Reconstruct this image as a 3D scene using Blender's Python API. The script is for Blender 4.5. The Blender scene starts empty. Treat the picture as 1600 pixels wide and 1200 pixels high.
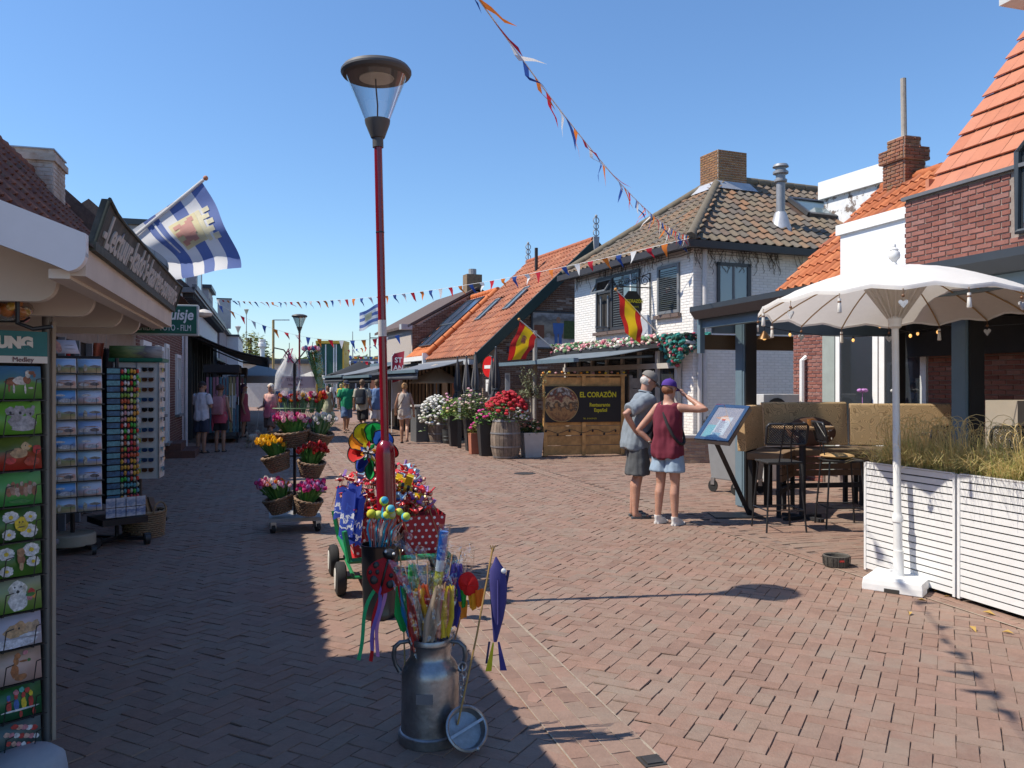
import bpy, bmesh, math, random
import numpy as np
from mathutils import Vector, Matrix
R = math.radians
rnd = random.Random(11)
scene = bpy.context.scene
# ------------------------------------------------------------------ camera, sky, sun, exposure
F, HZ, CH = 1270.0, 602.0, 1.62                    # focal length in photo pixels, horizon row, eye height
cam = bpy.data.cameras.new('camera'); camo = bpy.data.objects.new('camera', cam)
scene.collection.objects.link(camo); scene.camera = camo
cam.sensor_width = 36; cam.lens = 36 * F / 1600; cam.shift_y = (HZ - 600) / 1600
cam.clip_start = 0.05; cam.clip_end = 2000
camo.location = (0, 0, CH); camo.rotation_euler = (R(90), 0, 0)
SUN_EL, SUN_AZ = R(52.5), math.atan2(-.99, -.13)     # azimuth from +Y towards +X
world = bpy.data.worlds.new('World'); scene.world = world; world.use_nodes = True
wn = world.node_tree.nodes; wl = world.node_tree.links
sky = wn.new('ShaderNodeTexSky'); sky.sky_type = 'NISHITA'; sky.sun_disc = False
sky.sun_elevation = SUN_EL; sky.sun_rotation = SUN_AZ; sky.altitude = 0
sky.air_density = 1.25; sky.dust_density = 0.05; sky.ozone_density = 10
wn['Background'].inputs[1].default_value = 0.067
wl.new(sky.outputs[0], wn['Background'].inputs[0])
sl = bpy.data.lights.new('sun', 'SUN'); sl.energy = 2.35; sl.angle = R(0.53); sl.color = (1, .92, .80)
so = bpy.data.objects.new('sun', sl); scene.collection.objects.link(so)
sd = Vector((math.sin(SUN_AZ) * math.cos(SUN_EL), math.cos(SUN_AZ) * math.cos(SUN_EL), math.sin(SUN_EL)))
so.rotation_euler = sd.to_track_quat('Z', 'Y').to_euler(); so.location = sd * 40
scene.view_settings.view_transform = 'Standard'; scene.view_settings.look = 'None'
scene.view_settings.exposure = 1.36; scene.view_settings.gamma = 1
scene.view_settings.use_curve_mapping = False
try:
    scene.cycles.max_bounces = 8; scene.cycles.transparent_max_bounces = 16
except Exception: pass
# ------------------------------------------------------------------ frames
TH = math.atan(380 / F); CN, SN = math.cos(TH), math.sin(TH)      # street frame: v to the right, u along the street
def W(v, u, z=0): return Vector((v * CN - u * SN, v * SN + u * CN, z))
AZ = R(22.7); CA, SA = math.cos(AZ), math.sin(AZ)                # frame of the houses beyond the bend
def at(x, y, Y): return Vector(((x - 800) / F * Y, Y, CH + (HZ - y) / F * Y))   # measured photo point at a known distance
def gp(x, y): return at(x, y, CH * F / (y - HZ))                 # measured point on the ground
# ------------------------------------------------------------------ object helpers
def link(o): scene.collection.objects.link(o); return o
def tag(o, label=None, cat=None, group=None, kind=None):
    if label: o['label'] = label
    if cat: o['category'] = cat
    if group: o['group'] = group
    if kind: o['kind'] = kind
    return o
def thing(name, label, cat, loc=(0, 0, 0), rz=0, group=None, parent=None):
    o = link(bpy.data.objects.new(name, None)); o.location = loc
    if isinstance(rz, (int, float)): o.rotation_euler = (0, 0, rz)
    else: o.rotation_euler = rz
    o.empty_display_size = .1
    return tag(o, label, cat, group)
def mesh_obj(name, me, parent=None, loc=None, rot=None, scale=None):
    o = link(bpy.data.objects.new(name, me))
    if parent: o.parent = parent
    if loc is not None: o.location = loc
    if rot is not None: o.rotation_euler = rot
    if scale is not None: o.scale = scale
    return o
def kids(o):
    return [c for c in KIDS.get(o.name, [])] if KIDS else []
KIDS = {}
def copy_tree(o, allobs=None, parent=None):
    c = link(o.copy())
    if parent: c.parent = parent
    for ch in o.children: copy_tree(ch, None, c)
    return c
class MB:
    def __init__(s): s.v = []; s.f = []; s.uv = {}; s.mi = []; s.cur = 0
    def add(s, vs, fs):
        b = len(s.v); s.v += [tuple(p) for p in vs]
        for f in fs: s.f.append(tuple(b + i for i in f)); s.mi.append(s.cur)
        return s
    def box(s, x0, x1, y0, y1, z0, z1, M=None):
        vs = [Vector(p) for p in ((x0,y0,z0),(x1,y0,z0),(x1,y1,z0),(x0,y1,z0),(x0,y0,z1),(x1,y0,z1),(x1,y1,z1),(x0,y1,z1))]
        if M is not None: vs = [M @ p for p in vs]
        return s.add(vs, [(3,2,1,0),(4,5,6,7),(0,1,5,4),(1,2,6,5),(2,3,7,6),(3,0,4,7)])
    def bar(s, p0, p1, w, h, up=(0,0,1)):
        p0, p1 = Vector(p0), Vector(p1); d = (p1 - p0).normalized(); up = Vector(up)
        if abs(d.dot(up)) > .99: up = Vector((1, 0, 0))
        a = d.cross(up).normalized() * w / 2; b = a.cross(d).normalized() * h / 2
        vs = [p0-a-b, p0+a-b, p0+a+b, p0-a+b, p1-a-b, p1+a-b, p1+a+b, p1-a+b]
        return s.add(vs, [(3,2,1,0),(4,5,6,7),(0,1,5,4),(1,2,6,5),(2,3,7,6),(3,0,4,7)])
    def ring(s, c, ax, ay, n):
        return [c + ax * math.cos(2*math.pi*i/n) + ay * math.sin(2*math.pi*i/n) for i in range(n)]
    def rings(s, rs, cap=(True, True), closed=True):
        n = len(rs[0]); vs = [p for r in rs for p in r]; fs = []
        for k in range(len(rs) - 1):
            for i in range(n if closed else n - 1):
                j = (i + 1) % n; fs.append((k*n+i, k*n+j, (k+1)*n+j, (k+1)*n+i))
        if cap[0]: fs.append(tuple(reversed(range(n))))
        if cap[1]: fs.append(tuple((len(rs)-1)*n + i for i in range(n)))
        return s.add(vs, fs)
    def cyl(s, p0, p1, r0, r1=None, n=12, cap=(True, True)):
        r1 = r0 if r1 is None else r1
        p0, p1 = Vector(p0), Vector(p1); d = (p1-p0).normalized()
        a = d.orthogonal().normalized(); b = d.cross(a)
        return s.rings([s.ring(p0, a*r0, b*r0, n), s.ring(p1, a*r1, b*r1, n)], cap)
    def tube(s, pts, r, n=8, cap=(True, True)):
        pts = [Vector(p) for p in pts]; rs = []
        rad = r if isinstance(r, (list, tuple)) else [r] * len(pts)
        a = None
        for i, p in enumerate(pts):
            d = ((pts[min(i+1, len(pts)-1)] - pts[max(i-1, 0)])).normalized()
            if a is None: a = d.orthogonal().normalized()
            else:
                a = (a - d * a.dot(d)); a = a.normalized() if a.length > 1e-6 else d.orthogonal().normalized()
            rs.append(s.ring(p, a * rad[i], d.cross(a) * rad[i], n))
        return s.rings(rs, cap)
    def torus(s, c, ax, ay, r, n=20, m=6):
        c, ax, ay = Vector(c), Vector(ax), Vector(ay); z = ax.cross(ay).normalized(); rs = []
        for i in range(n):
            t = 2*math.pi*i/n; o = ax*math.cos(t) + ay*math.sin(t); e = o.normalized()
            rs.append([c + o + e*r*math.cos(2*math.pi*k/m) + z*r*math.sin(2*math.pi*k/m) for k in range(m)])
        rs.append(rs[0]); return s.rings(rs, (False, False))
    def lathe(s, prof, n=24, c=(0,0,0), cap=(True, True), sx=1, sy=1):
        c = Vector(c)
        return s.rings([s.ring(c + Vector((0,0,z)), Vector((r*sx,0,0)), Vector((0,r*sy,0)), n) for r, z in prof], cap)
    def ball(s, c, rx, ry=None, rz=None, n=10, m=6, M=None):
        ry = rx if ry is None else ry; rz = rx if rz is None else rz; c = Vector(c); rs = []
        for k in range(m + 1):
            t = -math.pi/2 + math.pi * (k if 0 < k < m else (k + (.04 if k == 0 else -.04))) / m
            rs.append([Vector((rx*math.cos(t)*math.cos(2*math.pi*i/n), ry*math.cos(t)*math.sin(2*math.pi*i/n), rz*math.sin(t))) for i in range(n)])
        if M is not None: rs = [[M @ p for p in r] for r in rs]
        return s.rings([[p + c for p in r] for r in rs])
    def prism(s, poly, h0, h1, f):            # polygon in (a,b), extruded along h; f(a,b,h) -> point
        n = len(poly); vs = [f(a, b, h0) for a, b in poly] + [f(a, b, h1) for a, b in poly]
        fs = [tuple(reversed(range(n))), tuple(range(n, 2*n))] + [(i, (i+1) % n, n+(i+1) % n, n+i) for i in range(n)]
        return s.add(vs, fs)
    def quad(s, a, b, c, d): return s.add([a, b, c, d], [(0, 1, 2, 3)])
    def mesh(s, name, mat, smooth=None, fix=False):
        me = bpy.data.meshes.new(name); me.from_pydata(s.v, [], s.f); 
        mats = mat if isinstance(mat, (list, tuple)) else [mat]
        for m in mats: me.materials.append(m)
        if len(mats) > 1: me.polygons.foreach_set('material_index', s.mi)
        if fix:
            bm = bmesh.new(); bm.from_mesh(me); bmesh.ops.recalc_face_normals(bm, faces=bm.faces); bm.to_mesh(me); bm.free()
        if smooth is not None:
            me.polygons.foreach_set('use_smooth', [True] * len(me.polygons))
            me.set_sharp_from_angle(angle=R(smooth))
        return me
    def build(s, name, mat, parent=None, smooth=None, bevel=0, loc=None, rot=None, fix=False, kind=None):
        o = mesh_obj(name, s.mesh(name, mat, smooth, fix), parent, loc, rot)
        if bevel:
            b = o.modifiers.new('b', 'BEVEL'); b.width = bevel; b.segments = 2; b.limit_method = 'ANGLE'; b.angle_limit = R(40)
        if kind: o['kind'] = kind
        return o
def sheet(name, fn, nu, nv, mat, parent=None, thick=0.0, loc=None, rot=None):   # a cloth: fn(a,b), a,b in 0..1, with a UV map
    vs = [fn(i / nu, j / nv) for j in range(nv + 1) for i in range(nu + 1)]
    fs = [(j*(nu+1)+i, j*(nu+1)+i+1, (j+1)*(nu+1)+i+1, (j+1)*(nu+1)+i) for j in range(nv) for i in range(nu)]
    me = bpy.data.meshes.new(name); me.from_pydata([tuple(v) for v in vs], [], fs); me.materials.append(mat)
    uv = me.uv_layers.new(name='UVMap'); k = 0
    for f in fs:
        for idx in f:
            uv.data[k].uv = ((idx % (nu+1)) / nu, (idx // (nu+1)) / nv); k += 1
    me.polygons.foreach_set('use_smooth', [True] * len(fs))
    o = mesh_obj(name, me, parent, loc, rot)
    if thick:
        m = o.modifiers.new('t', 'SOLIDIFY'); m.thickness = thick; m.offset = 0
    return o
def stuff_mesh(name, V, Fq, mat, parent=None, tint=None, smooth=False):   # numpy bulk mesh of quads, with a tint per face
    me = bpy.data.meshes.new(name); nV, nF = len(V), len(Fq)
    me.vertices.add(nV); me.vertices.foreach_set('co', np.asarray(V, dtype=np.float32).ravel())
    me.loops.add(nF * 4); me.loops.foreach_set('vertex_index', np.asarray(Fq, dtype=np.int32).ravel())
    me.polygons.add(nF); me.polygons.foreach_set('loop_start', np.arange(0, nF*4, 4, dtype=np.int32))
    me.update(calc_edges=True); me.validate()
    for m in (mat if isinstance(mat, (list, tuple)) else [mat]): me.materials.append(m)
    me.polygons.foreach_set('use_smooth', [smooth] * nF)
    if smooth: me.set_sharp_from_angle(angle=R(50))
    if tint is not None:
        at_ = me.attributes.new('tint', 'FLOAT', 'FACE'); at_.data.foreach_set('value', np.asarray(tint, dtype=np.float32))
    o = mesh_obj(name, me, parent); o['kind'] = 'stuff'
    return o
TS = bpy.data.scenes.new('workbench')      # a small scene where single meshes are evaluated
def text_mesh(body, size, mat, sx=1.0, shear=0.0, ext=.0015, bold=0.0):
    cu = bpy.data.curves.new('t', 'FONT'); cu.body = body; cu.size = size; cu.extrude = ext; cu.shear = shear
    cu.align_x = 'CENTER'; cu.align_y = 'CENTER'; cu.offset = bold; cu.resolution_u = 3
    o = bpy.data.objects.new('t', cu); TS.collection.objects.link(o); TS.view_layers[0].update(); dg = TS.view_layers[0].depsgraph
    me = bpy.data.meshes.new_from_object(o.evaluated_get(dg)); bpy.data.objects.remove(o); bpy.data.curves.remove(cu)
    me.materials.clear(); me.materials.append(mat)
    if sx != 1: me.transform(Matrix.Diagonal((sx, 1, 1, 1)))
    me.name = 'lettering'; return me
def text(body, size, mat, parent, loc, rot=(R(90), 0, 0), **k):
    return mesh_obj('lettering', text_mesh(body, size, mat, **k), parent, loc, rot)
# ------------------------------------------------------------------ materials
_M = {}
def nodes_of(name):
    m = bpy.data.materials.new(name); m.use_nodes = True
    return m, m.node_tree.nodes, m.node_tree.links, m.node_tree.nodes['Principled BSDF']
def M(name, col=None, rough=.6, metal=0, var=.12, scale=6., bump=.0, col2=None, mixs=1.5, rand=0.0, trans=0, coat=0, bscale=None, spec=None, sub=0, emit=0, hue=0):
    if name in _M: return _M[name]
    m, n, l, b = nodes_of(name); c = (*col, 1)
    tc = n.new('ShaderNodeTexCoord'); nz = n.new('ShaderNodeTexNoise'); nz.inputs['Scale'].default_value = scale
    nz.inputs['Detail'].default_value = 6; nz.inputs['Roughness'].default_value = .65
    l.new(tc.outputs['Object'], nz.inputs['Vector'])
    rp = n.new('ShaderNodeMapRange'); rp.inputs[1].default_value = .28; rp.inputs[2].default_value = .72
    rp.inputs[3].default_value = 1 - var; rp.inputs[4].default_value = 1 + var
    l.new(nz.outputs['Fac'], rp.inputs[0])
    hs = n.new('ShaderNodeHueSaturation'); hs.inputs['Color'].default_value = c
    src = rp.outputs[0]
    if rand or hue:
        oi = n.new('ShaderNodeObjectInfo')
        r2 = n.new('ShaderNodeMapRange'); r2.inputs[3].default_value = 1 - rand; r2.inputs[4].default_value = 1 + rand
        l.new(oi.outputs['Random'], r2.inputs[0])
        mu = n.new('ShaderNodeMath'); mu.operation = 'MULTIPLY'; l.new(src, mu.inputs[0]); l.new(r2.outputs[0], mu.inputs[1]); src = mu.outputs[0]
        if hue:
            wn_ = n.new('ShaderNodeTexWhiteNoise'); wn_.noise_dimensions = '1D'; l.new(oi.outputs['Random'], wn_.inputs['W'])
            r3 = n.new('ShaderNodeMapRange'); r3.inputs[3].default_value = .5 - hue; r3.inputs[4].default_value = .5 + hue
            l.new(wn_.outputs['Value'], r3.inputs[0]); l.new(r3.outputs[0], hs.inputs['Hue'])
    l.new(src, hs.inputs['Value'])
    if col2:
        n2 = n.new('ShaderNodeTexNoise'); n2.inputs['Scale'].default_value = mixs; n2.inputs['Detail'].default_value = 8; n2.inputs['Roughness'].default_value = .7
        l.new(tc.outputs['Object'], n2.inputs['Vector'])
        cr = n.new('ShaderNodeMapRange'); cr.inputs[1].default_value = .42; cr.inputs[2].default_value = .62; l.new(n2.outputs['Fac'], cr.inputs[0])
        mx = n.new('ShaderNodeMix'); mx.data_type = 'RGBA'; mx.inputs[6].default_value = c; mx.inputs[7].default_value = (*col2, 1)
        l.new(cr.outputs[0], mx.inputs[0]); l.new(mx.outputs[2], hs.inputs['Color'])
    l.new(hs.outputs[0], b.inputs['Base Color'])
    b.inputs['Roughness'].default_value = rough; b.inputs['Metallic'].default_value = metal
    if spec is not None: b.inputs['Specular IOR Level'].default_value = spec
    if coat: b.inputs['Coat Weight'].default_value = coat; b.inputs['Coat Roughness'].default_value = .08
    if trans: b.inputs['Transmission Weight'].default_value = trans
    if sub:
        b.inputs['Subsurface Weight'].default_value = sub; b.inputs['Subsurface Radius'].default_value = (.012, .005, .003); b.inputs['Subsurface Scale'].default_value = 1
    if emit: l.new(hs.outputs[0], b.inputs['Emission Color']); b.inputs['Emission Strength'].default_value = emit
    if bump:
        bp = n.new('ShaderNodeBump'); bp.inputs['Strength'].default_value = bump; bp.inputs['Distance'].default_value = .02
        if bscale:
            n3 = n.new('ShaderNodeTexNoise'); n3.inputs['Scale'].default_value = bscale; n3.inputs['Detail'].default_value = 5
            l.new(tc.outputs['Object'], n3.inputs['Vector']); l.new(n3.outputs['Fac'], bp.inputs['Height'])
        else: l.new(nz.outputs['Fac'], bp.inputs['Height'])
        l.new(bp.outputs[0], b.inputs['Normal'])
    _M[name] = m; return m
def cloth(name, col=None, trl=.35, rough=.85, rand=0, var=.06):     # thin cloth that lets light through
    if name in _M: return _M[name]
    m = M(name, col, rough, var=var, rand=rand, scale=20); n, l = m.node_tree.nodes, m.node_tree.links
    b = n['Principled BSDF']; hs = b.inputs['Base Color'].links[0].from_socket
    t = n.new('ShaderNodeBsdfTranslucent'); l.new(hs, t.inputs[0]); mx = n.new('ShaderNodeMixShader'); mx.inputs[0].default_value = trl
    l.new(b.outputs[0], mx.inputs[1]); l.new(t.outputs[0], mx.inputs[2]); l.new(mx.outputs[0], n['Material Output'].inputs[0])
    return m
def tinted(name, cols, rough=.85, obj=True, bump=.3, var=.15, scale=9, dirt=None, spec=.3):
    """Pieces of a wall, roof or pavement: a colour per piece, from the object or from the face attribute."""
    if name in _M: return _M[name]
    m, n, l, b = nodes_of(name); tc = n.new('ShaderNodeTexCoord')
    if obj: s = n.new('ShaderNodeObjectInfo').outputs['Random']
    else:
        a = n.new('ShaderNodeAttribute'); a.attribute_name = 'tint'; s = a.outputs['Fac']
    cr = n.new('ShaderNodeValToRGB'); e = cr.color_ramp.elements
    for i, c in enumerate(cols):
        p = i / max(1, len(cols) - 1)
        if i < 2: e[i].position = p if i == 0 else (1 if len(cols) == 2 else p); e[i].color = (*c, 1)
        else: x = e.new(p); x.color = (*c, 1)
    l.new(s, cr.inputs[0])
    geo = n.new('ShaderNodeNewGeometry')
    nz = n.new('ShaderNodeTexNoise'); nz.inputs['Scale'].default_value = scale; nz.inputs['Detail'].default_value = 8; nz.inputs['Roughness'].default_value = .7
    l.new(geo.outputs['Position'], nz.inputs['Vector'])
    rp = n.new('ShaderNodeMapRange'); rp.inputs[1].default_value = .25; rp.inputs[2].default_value = .75; rp.inputs[3].default_value = 1-var; rp.inputs[4].default_value = 1+var
    l.new(nz.outputs['Fac'], rp.inputs[0])
    hs = n.new('ShaderNodeHueSaturation'); l.new(cr.outputs[0], hs.inputs['Color']); l.new(rp.outputs[0], hs.inputs['Value'])
    out = hs.outputs[0]
    if dirt:
        n2 = n.new('ShaderNodeTexNoise'); n2.inputs['Scale'].default_value = dirt[1]; n2.inputs['Detail'].default_value = 9; n2.inputs['Roughness'].default_value = .72
        l.new(geo.outputs['Position'], n2.inputs['Vector']); r2 = n.new('ShaderNodeMapRange'); r2.inputs[1].default_value = dirt[2]; r2.inputs[2].default_value = dirt[2] + .14
        r2.inputs[4].default_value = dirt[3]
        l.new(n2.outputs['Fac'], r2.inputs[0]); mx = n.new('ShaderNodeMix'); mx.data_type = 'RGBA'; mx.inputs[7].default_value = (*dirt[0], 1)
        l.new(out, mx.inputs[6]); l.new(r2.outputs[0], mx.inputs[0]); out = mx.outputs[2]
    l.new(out, b.inputs['Base Color']); b.inputs['Roughness'].default_value = rough; b.inputs['Specular IOR Level'].default_value = spec
    if bump:
        n4 = n.new('ShaderNodeTexNoise'); n4.inputs['Scale'].default_value = 70; n4.inputs['Detail'].default_value = 6
        l.new(geo.outputs['Position'], n4.inputs['Vector'])
        bp = n.new('ShaderNodeBump'); bp.inputs['Strength'].default_value = bump; bp.inputs['Distance'].default_value = .006
        l.new(n4.outputs['Fac'], bp.inputs['Height']); l.new(bp.outputs[0], b.inputs['Normal'])
    _M[name] = m; return m
def glass(name='pane_glass', col=(.03, .035, .04), rough=.03, alpha=None):     # dark window pane that mirrors its surroundings
    if name in _M: return _M[name]
    m, n, l, b = nodes_of(name); b.inputs['Base Color'].default_value = (*col, 1); b.inputs['Roughness'].default_value = rough
    b.inputs['Specular IOR Level'].default_value = .9; b.inputs['IOR'].default_value = 1.6
    if alpha is not None:
        t = n.new('ShaderNodeBsdfTransparent'); g = n.new('ShaderNodeBsdfGlossy'); g.inputs['Roughness'].default_value = rough
        lw = n.new('ShaderNodeLayerWeight'); lw.inputs[0].default_value = .35
        rr = n.new('ShaderNodeMapRange'); rr.inputs[3].default_value = alpha; rr.inputs[4].default_value = .75; l.new(lw.outputs['Facing'], rr.inputs[0])
        mx = n.new('ShaderNodeMixShader'); l.new(rr.outputs[0], mx.inputs[0]); l.new(t.outputs[0], mx.inputs[1]); l.new(g.outputs[0], mx.inputs[2])
        t.inputs[0].default_value = (*col, 1); l.new(mx.outputs[0], n['Material Output'].inputs[0])
        if name[:3] == 'bag': g = n.new('ShaderNodeBsdfDiffuse'); g.inputs[0].default_value = (.85,.86,.88,1); l.new(g.outputs[0], mx.inputs[2])
        if name == 'wrap_film':
            nz = n.new('ShaderNodeTexNoise'); nz.inputs['Scale'].default_value = 18; tc = n.new('ShaderNodeTexCoord'); l.new(tc.outputs['Object'], nz.inputs['Vector'])
            bp = n.new('ShaderNodeBump'); bp.inputs['Strength'].default_value = 1; bp.inputs['Distance'].default_value = .03; l.new(nz.outputs['Fac'], bp.inputs['Height']); l.new(bp.outputs[0], g.inputs['Normal'])
    _M[name] = m; return m
def ramp_mat(name, stops, axis='U', rough=.6, wav=0, const=True, noise_=0, trl=0, coord='UV', nscale=6):
    """Print on cloth or card: bands of colour along U or V of the sheet, optionally wavy or blotchy."""
    if name in _M: return _M[name]
    m, n, l, b = nodes_of(name); tc = n.new('ShaderNodeTexCoord'); sp = n.new('ShaderNodeSeparateXYZ'); l.new(tc.outputs[coord], sp.inputs[0])
    src = sp.outputs['X' if axis == 'U' else ('Z' if coord == 'Generated' else 'Y')]
    if wav or noise_:
        nz = n.new('ShaderNodeTexNoise'); nz.inputs['Scale'].default_value = nscale; nz.inputs['Detail'].default_value = 9; l.new(tc.outputs[coord], nz.inputs['Vector'])
        ma = n.new('ShaderNodeMath'); ma.operation = 'MULTIPLY_ADD'; ma.inputs[1].default_value = wav + noise_; 
        l.new(nz.outputs['Fac'], ma.inputs[0]); l.new(src, ma.inputs[2])
        sb = n.new('ShaderNodeMath'); sb.operation = 'SUBTRACT'; sb.inputs[1].default_value = (wav + noise_) * .5; l.new(ma.outputs[0], sb.inputs[0]); src = sb.outputs[0]
    cr = n.new('ShaderNodeValToRGB'); e = cr.color_ramp.elements; cr.color_ramp.interpolation = 'CONSTANT' if const else 'LINEAR'
    e[0].position = stops[0][0]; e[0].color = (*stops[0][1], 1); e[1].position = stops[1][0]; e[1].color = (*stops[1][1], 1)
    for p, c in stops[2:]: x = e.new(p); x.color = (*c, 1)
    l.new(src, cr.inputs[0]); l.new(cr.outputs[0], b.inputs['Base Color']); b.inputs['Roughness'].default_value = rough
    if trl:
        t = n.new('ShaderNodeBsdfTranslucent'); l.new(cr.outputs[0], t.inputs[0]); mx = n.new('ShaderNodeMixShader'); mx.inputs[0].default_value = trl
        l.new(b.outputs[0], mx.inputs[1]); l.new(t.outputs[0], mx.inputs[2]); l.new(mx.outputs[0], n['Material Output'].inputs[0])
    _M[name] = m; return m
# common paints
WHITE = M('white_paint', (.78, .78, .76), .5, var=.05)
OFFW = M('cream_paint', (.66, .60, .52), .55, var=.07, scale=3)
BLACK = M('black_metal', (.018, .018, .02), .4, var=.2)
BLACKM = M('black_matt', (.02, .02, .022), .75, var=.2)
ANTH = M('anthracite_metal', (.045, .055, .065), .42, var=.12)
GREYB = M('blue_grey_metal', (.13, .19, .23), .4, var=.08)
STEEL = M('galvanised_steel', (.42, .43, .44), .38, .85, var=.2, scale=14, bump=.05)
CHROME = M('chrome', (.6, .6, .6), .2, 1, var=.05)
WOODD = M('dark_wood', (.09, .05, .03), .6, var=.3, scale=12)
WOODW = M('warm_wood', (.33, .19, .09), .6, var=.25, scale=10, bump=.1)
DARK = M('interior_shade', (.025, .022, .02), .9, var=.3)  # near-black colour standing in for the shade inside open rooms
RUB = M('rubber', (.02, .02, .02), .8, var=.2)
PANE = glass()
SEE = glass('clear_glass', (.93, .95, .95), .02, .06)
FILM = glass('wrap_film', (.97,.975,.975), .12, .12)
# ------------------------------------------------------------------ walls of bricks, roofs of tiles
def brick_mesh(L, H, d, mat):
    q = .004
    b = MB(); vs = [(-L/2,0,-H/2),(L/2,0,-H/2),(L/2,0,H/2),(-L/2,0,H/2),(-L/2+q,-d,-H/2+q),(L/2-q,-d,-H/2+q),(L/2-q,-d,H/2-q),(-L/2+q,-d,H/2-q)]
    b.add(vs, [(4,5,6,7),(0,1,5,4),(1,2,6,5),(2,3,7,6),(3,0,4,7)]); return b.mesh('brick', mat)
def brick_wall(parent, a0, a1, z0, z1, place, mats, inside=None, nparts=0, key=None, L=.21, H=.0625, d=.012, gap=.011, seed=1):
    """Bricks proud of a wall whose joint face is built elsewhere. place(a, z, depth) -> local point."""
    rr = random.Random(seed); cells = []
    k = 0; z = z0
    while z < z1 - .02:
        off = (L/2 if k % 2 else 0); a = a0 - off
        while a < a1 - .01:
            s, e = max(a, a0), min(a + L, a1)
            if e - s > .05:
                zc = min(z + H, z1)
                if inside is None:
                    cells.append((s, e, z, zc))
                else:
                    mid, zm = (s+e)/2, (z+zc)/2; i0, i1, i2 = inside(s+.01, zm), inside(mid, zm), inside(e-.01, zm)
                    if i0 and i1 and i2: cells.append((s, e, z, zc))
                    elif i1 and i0: cells.append((s, mid+.02, z, zc))
                    elif i1 and i2: cells.append((mid-.02, e, z, zc))
            a += L
        z += H; k += 1
    if nparts:
        cells.sort(key=key if key else (lambda c: 0))
    parts, rest = cells[:nparts], cells[nparts:]
    o0 = place(0, 0, 0); ax = (place(1, 0, 0) - o0).normalized(); nn = (place(0, 0, 1) - o0).normalized()
    rz = math.atan2(ax.y, ax.x)
    cache = {}
    for s, e, z, zc in parts:
        w = round(e - s - gap, 2); h = round(zc - z - gap, 3)
        if (w, h) not in cache: cache[(w, h)] = brick_mesh(max(w, .03), h, d, mats[0])
        ob = mesh_obj('brick', cache[(w, h)], parent, place((s+e)/2, (z+zc)/2, rr.uniform(-.002, .002)), (0, 0, rz))
    if rest:
        V = []; Q = []; T = []
        for s, e, z, zc in rest:
            s += gap/2; e -= gap/2; z += gap/2; zc -= gap/2; q = .004; dd = d + rr.uniform(-.002, .002); b = len(V)
            for (a, zz, h) in ((s,z,0),(e,z,0),(e,zc,0),(s,zc,0),(s+q,z+q,dd),(e-q,z+q,dd),(e-q,zc-q,dd),(s+q,zc-q,dd)): V.append(tuple(place(a, zz, h)))
            Q += [(b+4,b+5,b+6,b+7),(b,b+1,b+5,b+4),(b+1,b+2,b+6,b+5),(b+2,b+3,b+7,b+6),(b+3,b,b+4,b+7)]
            t = rr.random(); T += [t] * 5
        stuff_mesh('brickwork', V, Q, mats[1], parent, T)
def tile_roof(parent, origin, ea, eb, na, nb, wa, wb, mats, inside=None, nparts=0, key=None, kind='pan', seed=3, lift=.02, name='roof_tile'):
    """Tiles laid from the eave up: ea along the eave, eb up the slope (unit vectors), wa/wb the tile pitch."""
    origin, ea, eb = Vector(origin), Vector(ea).normalized(), Vector(eb).normalized(); up = ea.cross(eb).normalized()
    if up.z < 0: up = -up
    rr = random.Random(seed); th = .018; ov = wb * 1.12
    if kind == 'pan': prof = [(0, .0), (.18, -.012), (.45, -.014), (.62, .012), (.80, .034), (.95, .022), (1.03, .0)]
    else: prof = [(0.01, 0), (.99, 0)]
    loc = []
    for f, h in prof: loc.append((f * wa, h))
    def verts():
        vs = []
        for a, h in loc: vs.append((a, 0, h + lift + th))           # lower edge top
        for a, h in loc: vs.append((a, ov, h + .004))               # upper edge
        for a, h in loc: vs.append((a, 0, h + lift - (.004 if kind == 'pan' else .0)))     # lower edge underside
        return vs
    n = len(loc); fs = []
    for i in range(n - 1): fs += [(i, i+1, n+i+1, n+i), (2*n+i, 2*n+i+1, i+1, i)]
    fs += [(0, n, 2*n, 2*n), (n-1, 2*n+n-1, n+n-1, n+n-1)] if False else []
    vs0 = verts()
    def mesh_for(m):
        b = MB(); b.add(vs0, fs); return b.mesh(name, m, 50)
    cells = [(i, j) for j in range(nb) for i in range(na) if inside is None or inside((i+.5)*wa, (j+.5)*wb)]
    if key: cells.sort(key=lambda c: key(origin + ea*((c[0]+.5)*wa) + eb*((c[1]+.5)*wb)))
    parts, rest = cells[:nparts], cells[nparts:]
    me = mesh_for(mats[0]) if parts else None
    RM = Matrix((ea, eb, up)).transposed().to_4x4()
    for i, j in parts:
        o = mesh_obj(name, me, parent); sft = 0
        o.matrix_local = Matrix.Translation(origin + ea*(i*wa + sft) + eb*(j*wb)) @ RM @ Matrix.Rotation(rr.uniform(-.012, .012), 4, 'Z') @ Matrix.Rotation(rr.uniform(-.01, .01), 4, 'X')
    if rest:
        V, Q, T = [], [], []
        for i, j in rest:
            b = len(V); dz = rr.uniform(-.004, .004); sft = 0
            for x, y, h in vs0: V.append(tuple(origin + ea*(i*wa + sft + x) + eb*(j*wb + y) + up*(h + dz)))
            Q += [tuple(b + k for k in f) for f in fs]; T += [rr.random()] * len(fs)
        stuff_mesh('roof_tiling', V, Q, mats[1], parent, T, True)
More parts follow.
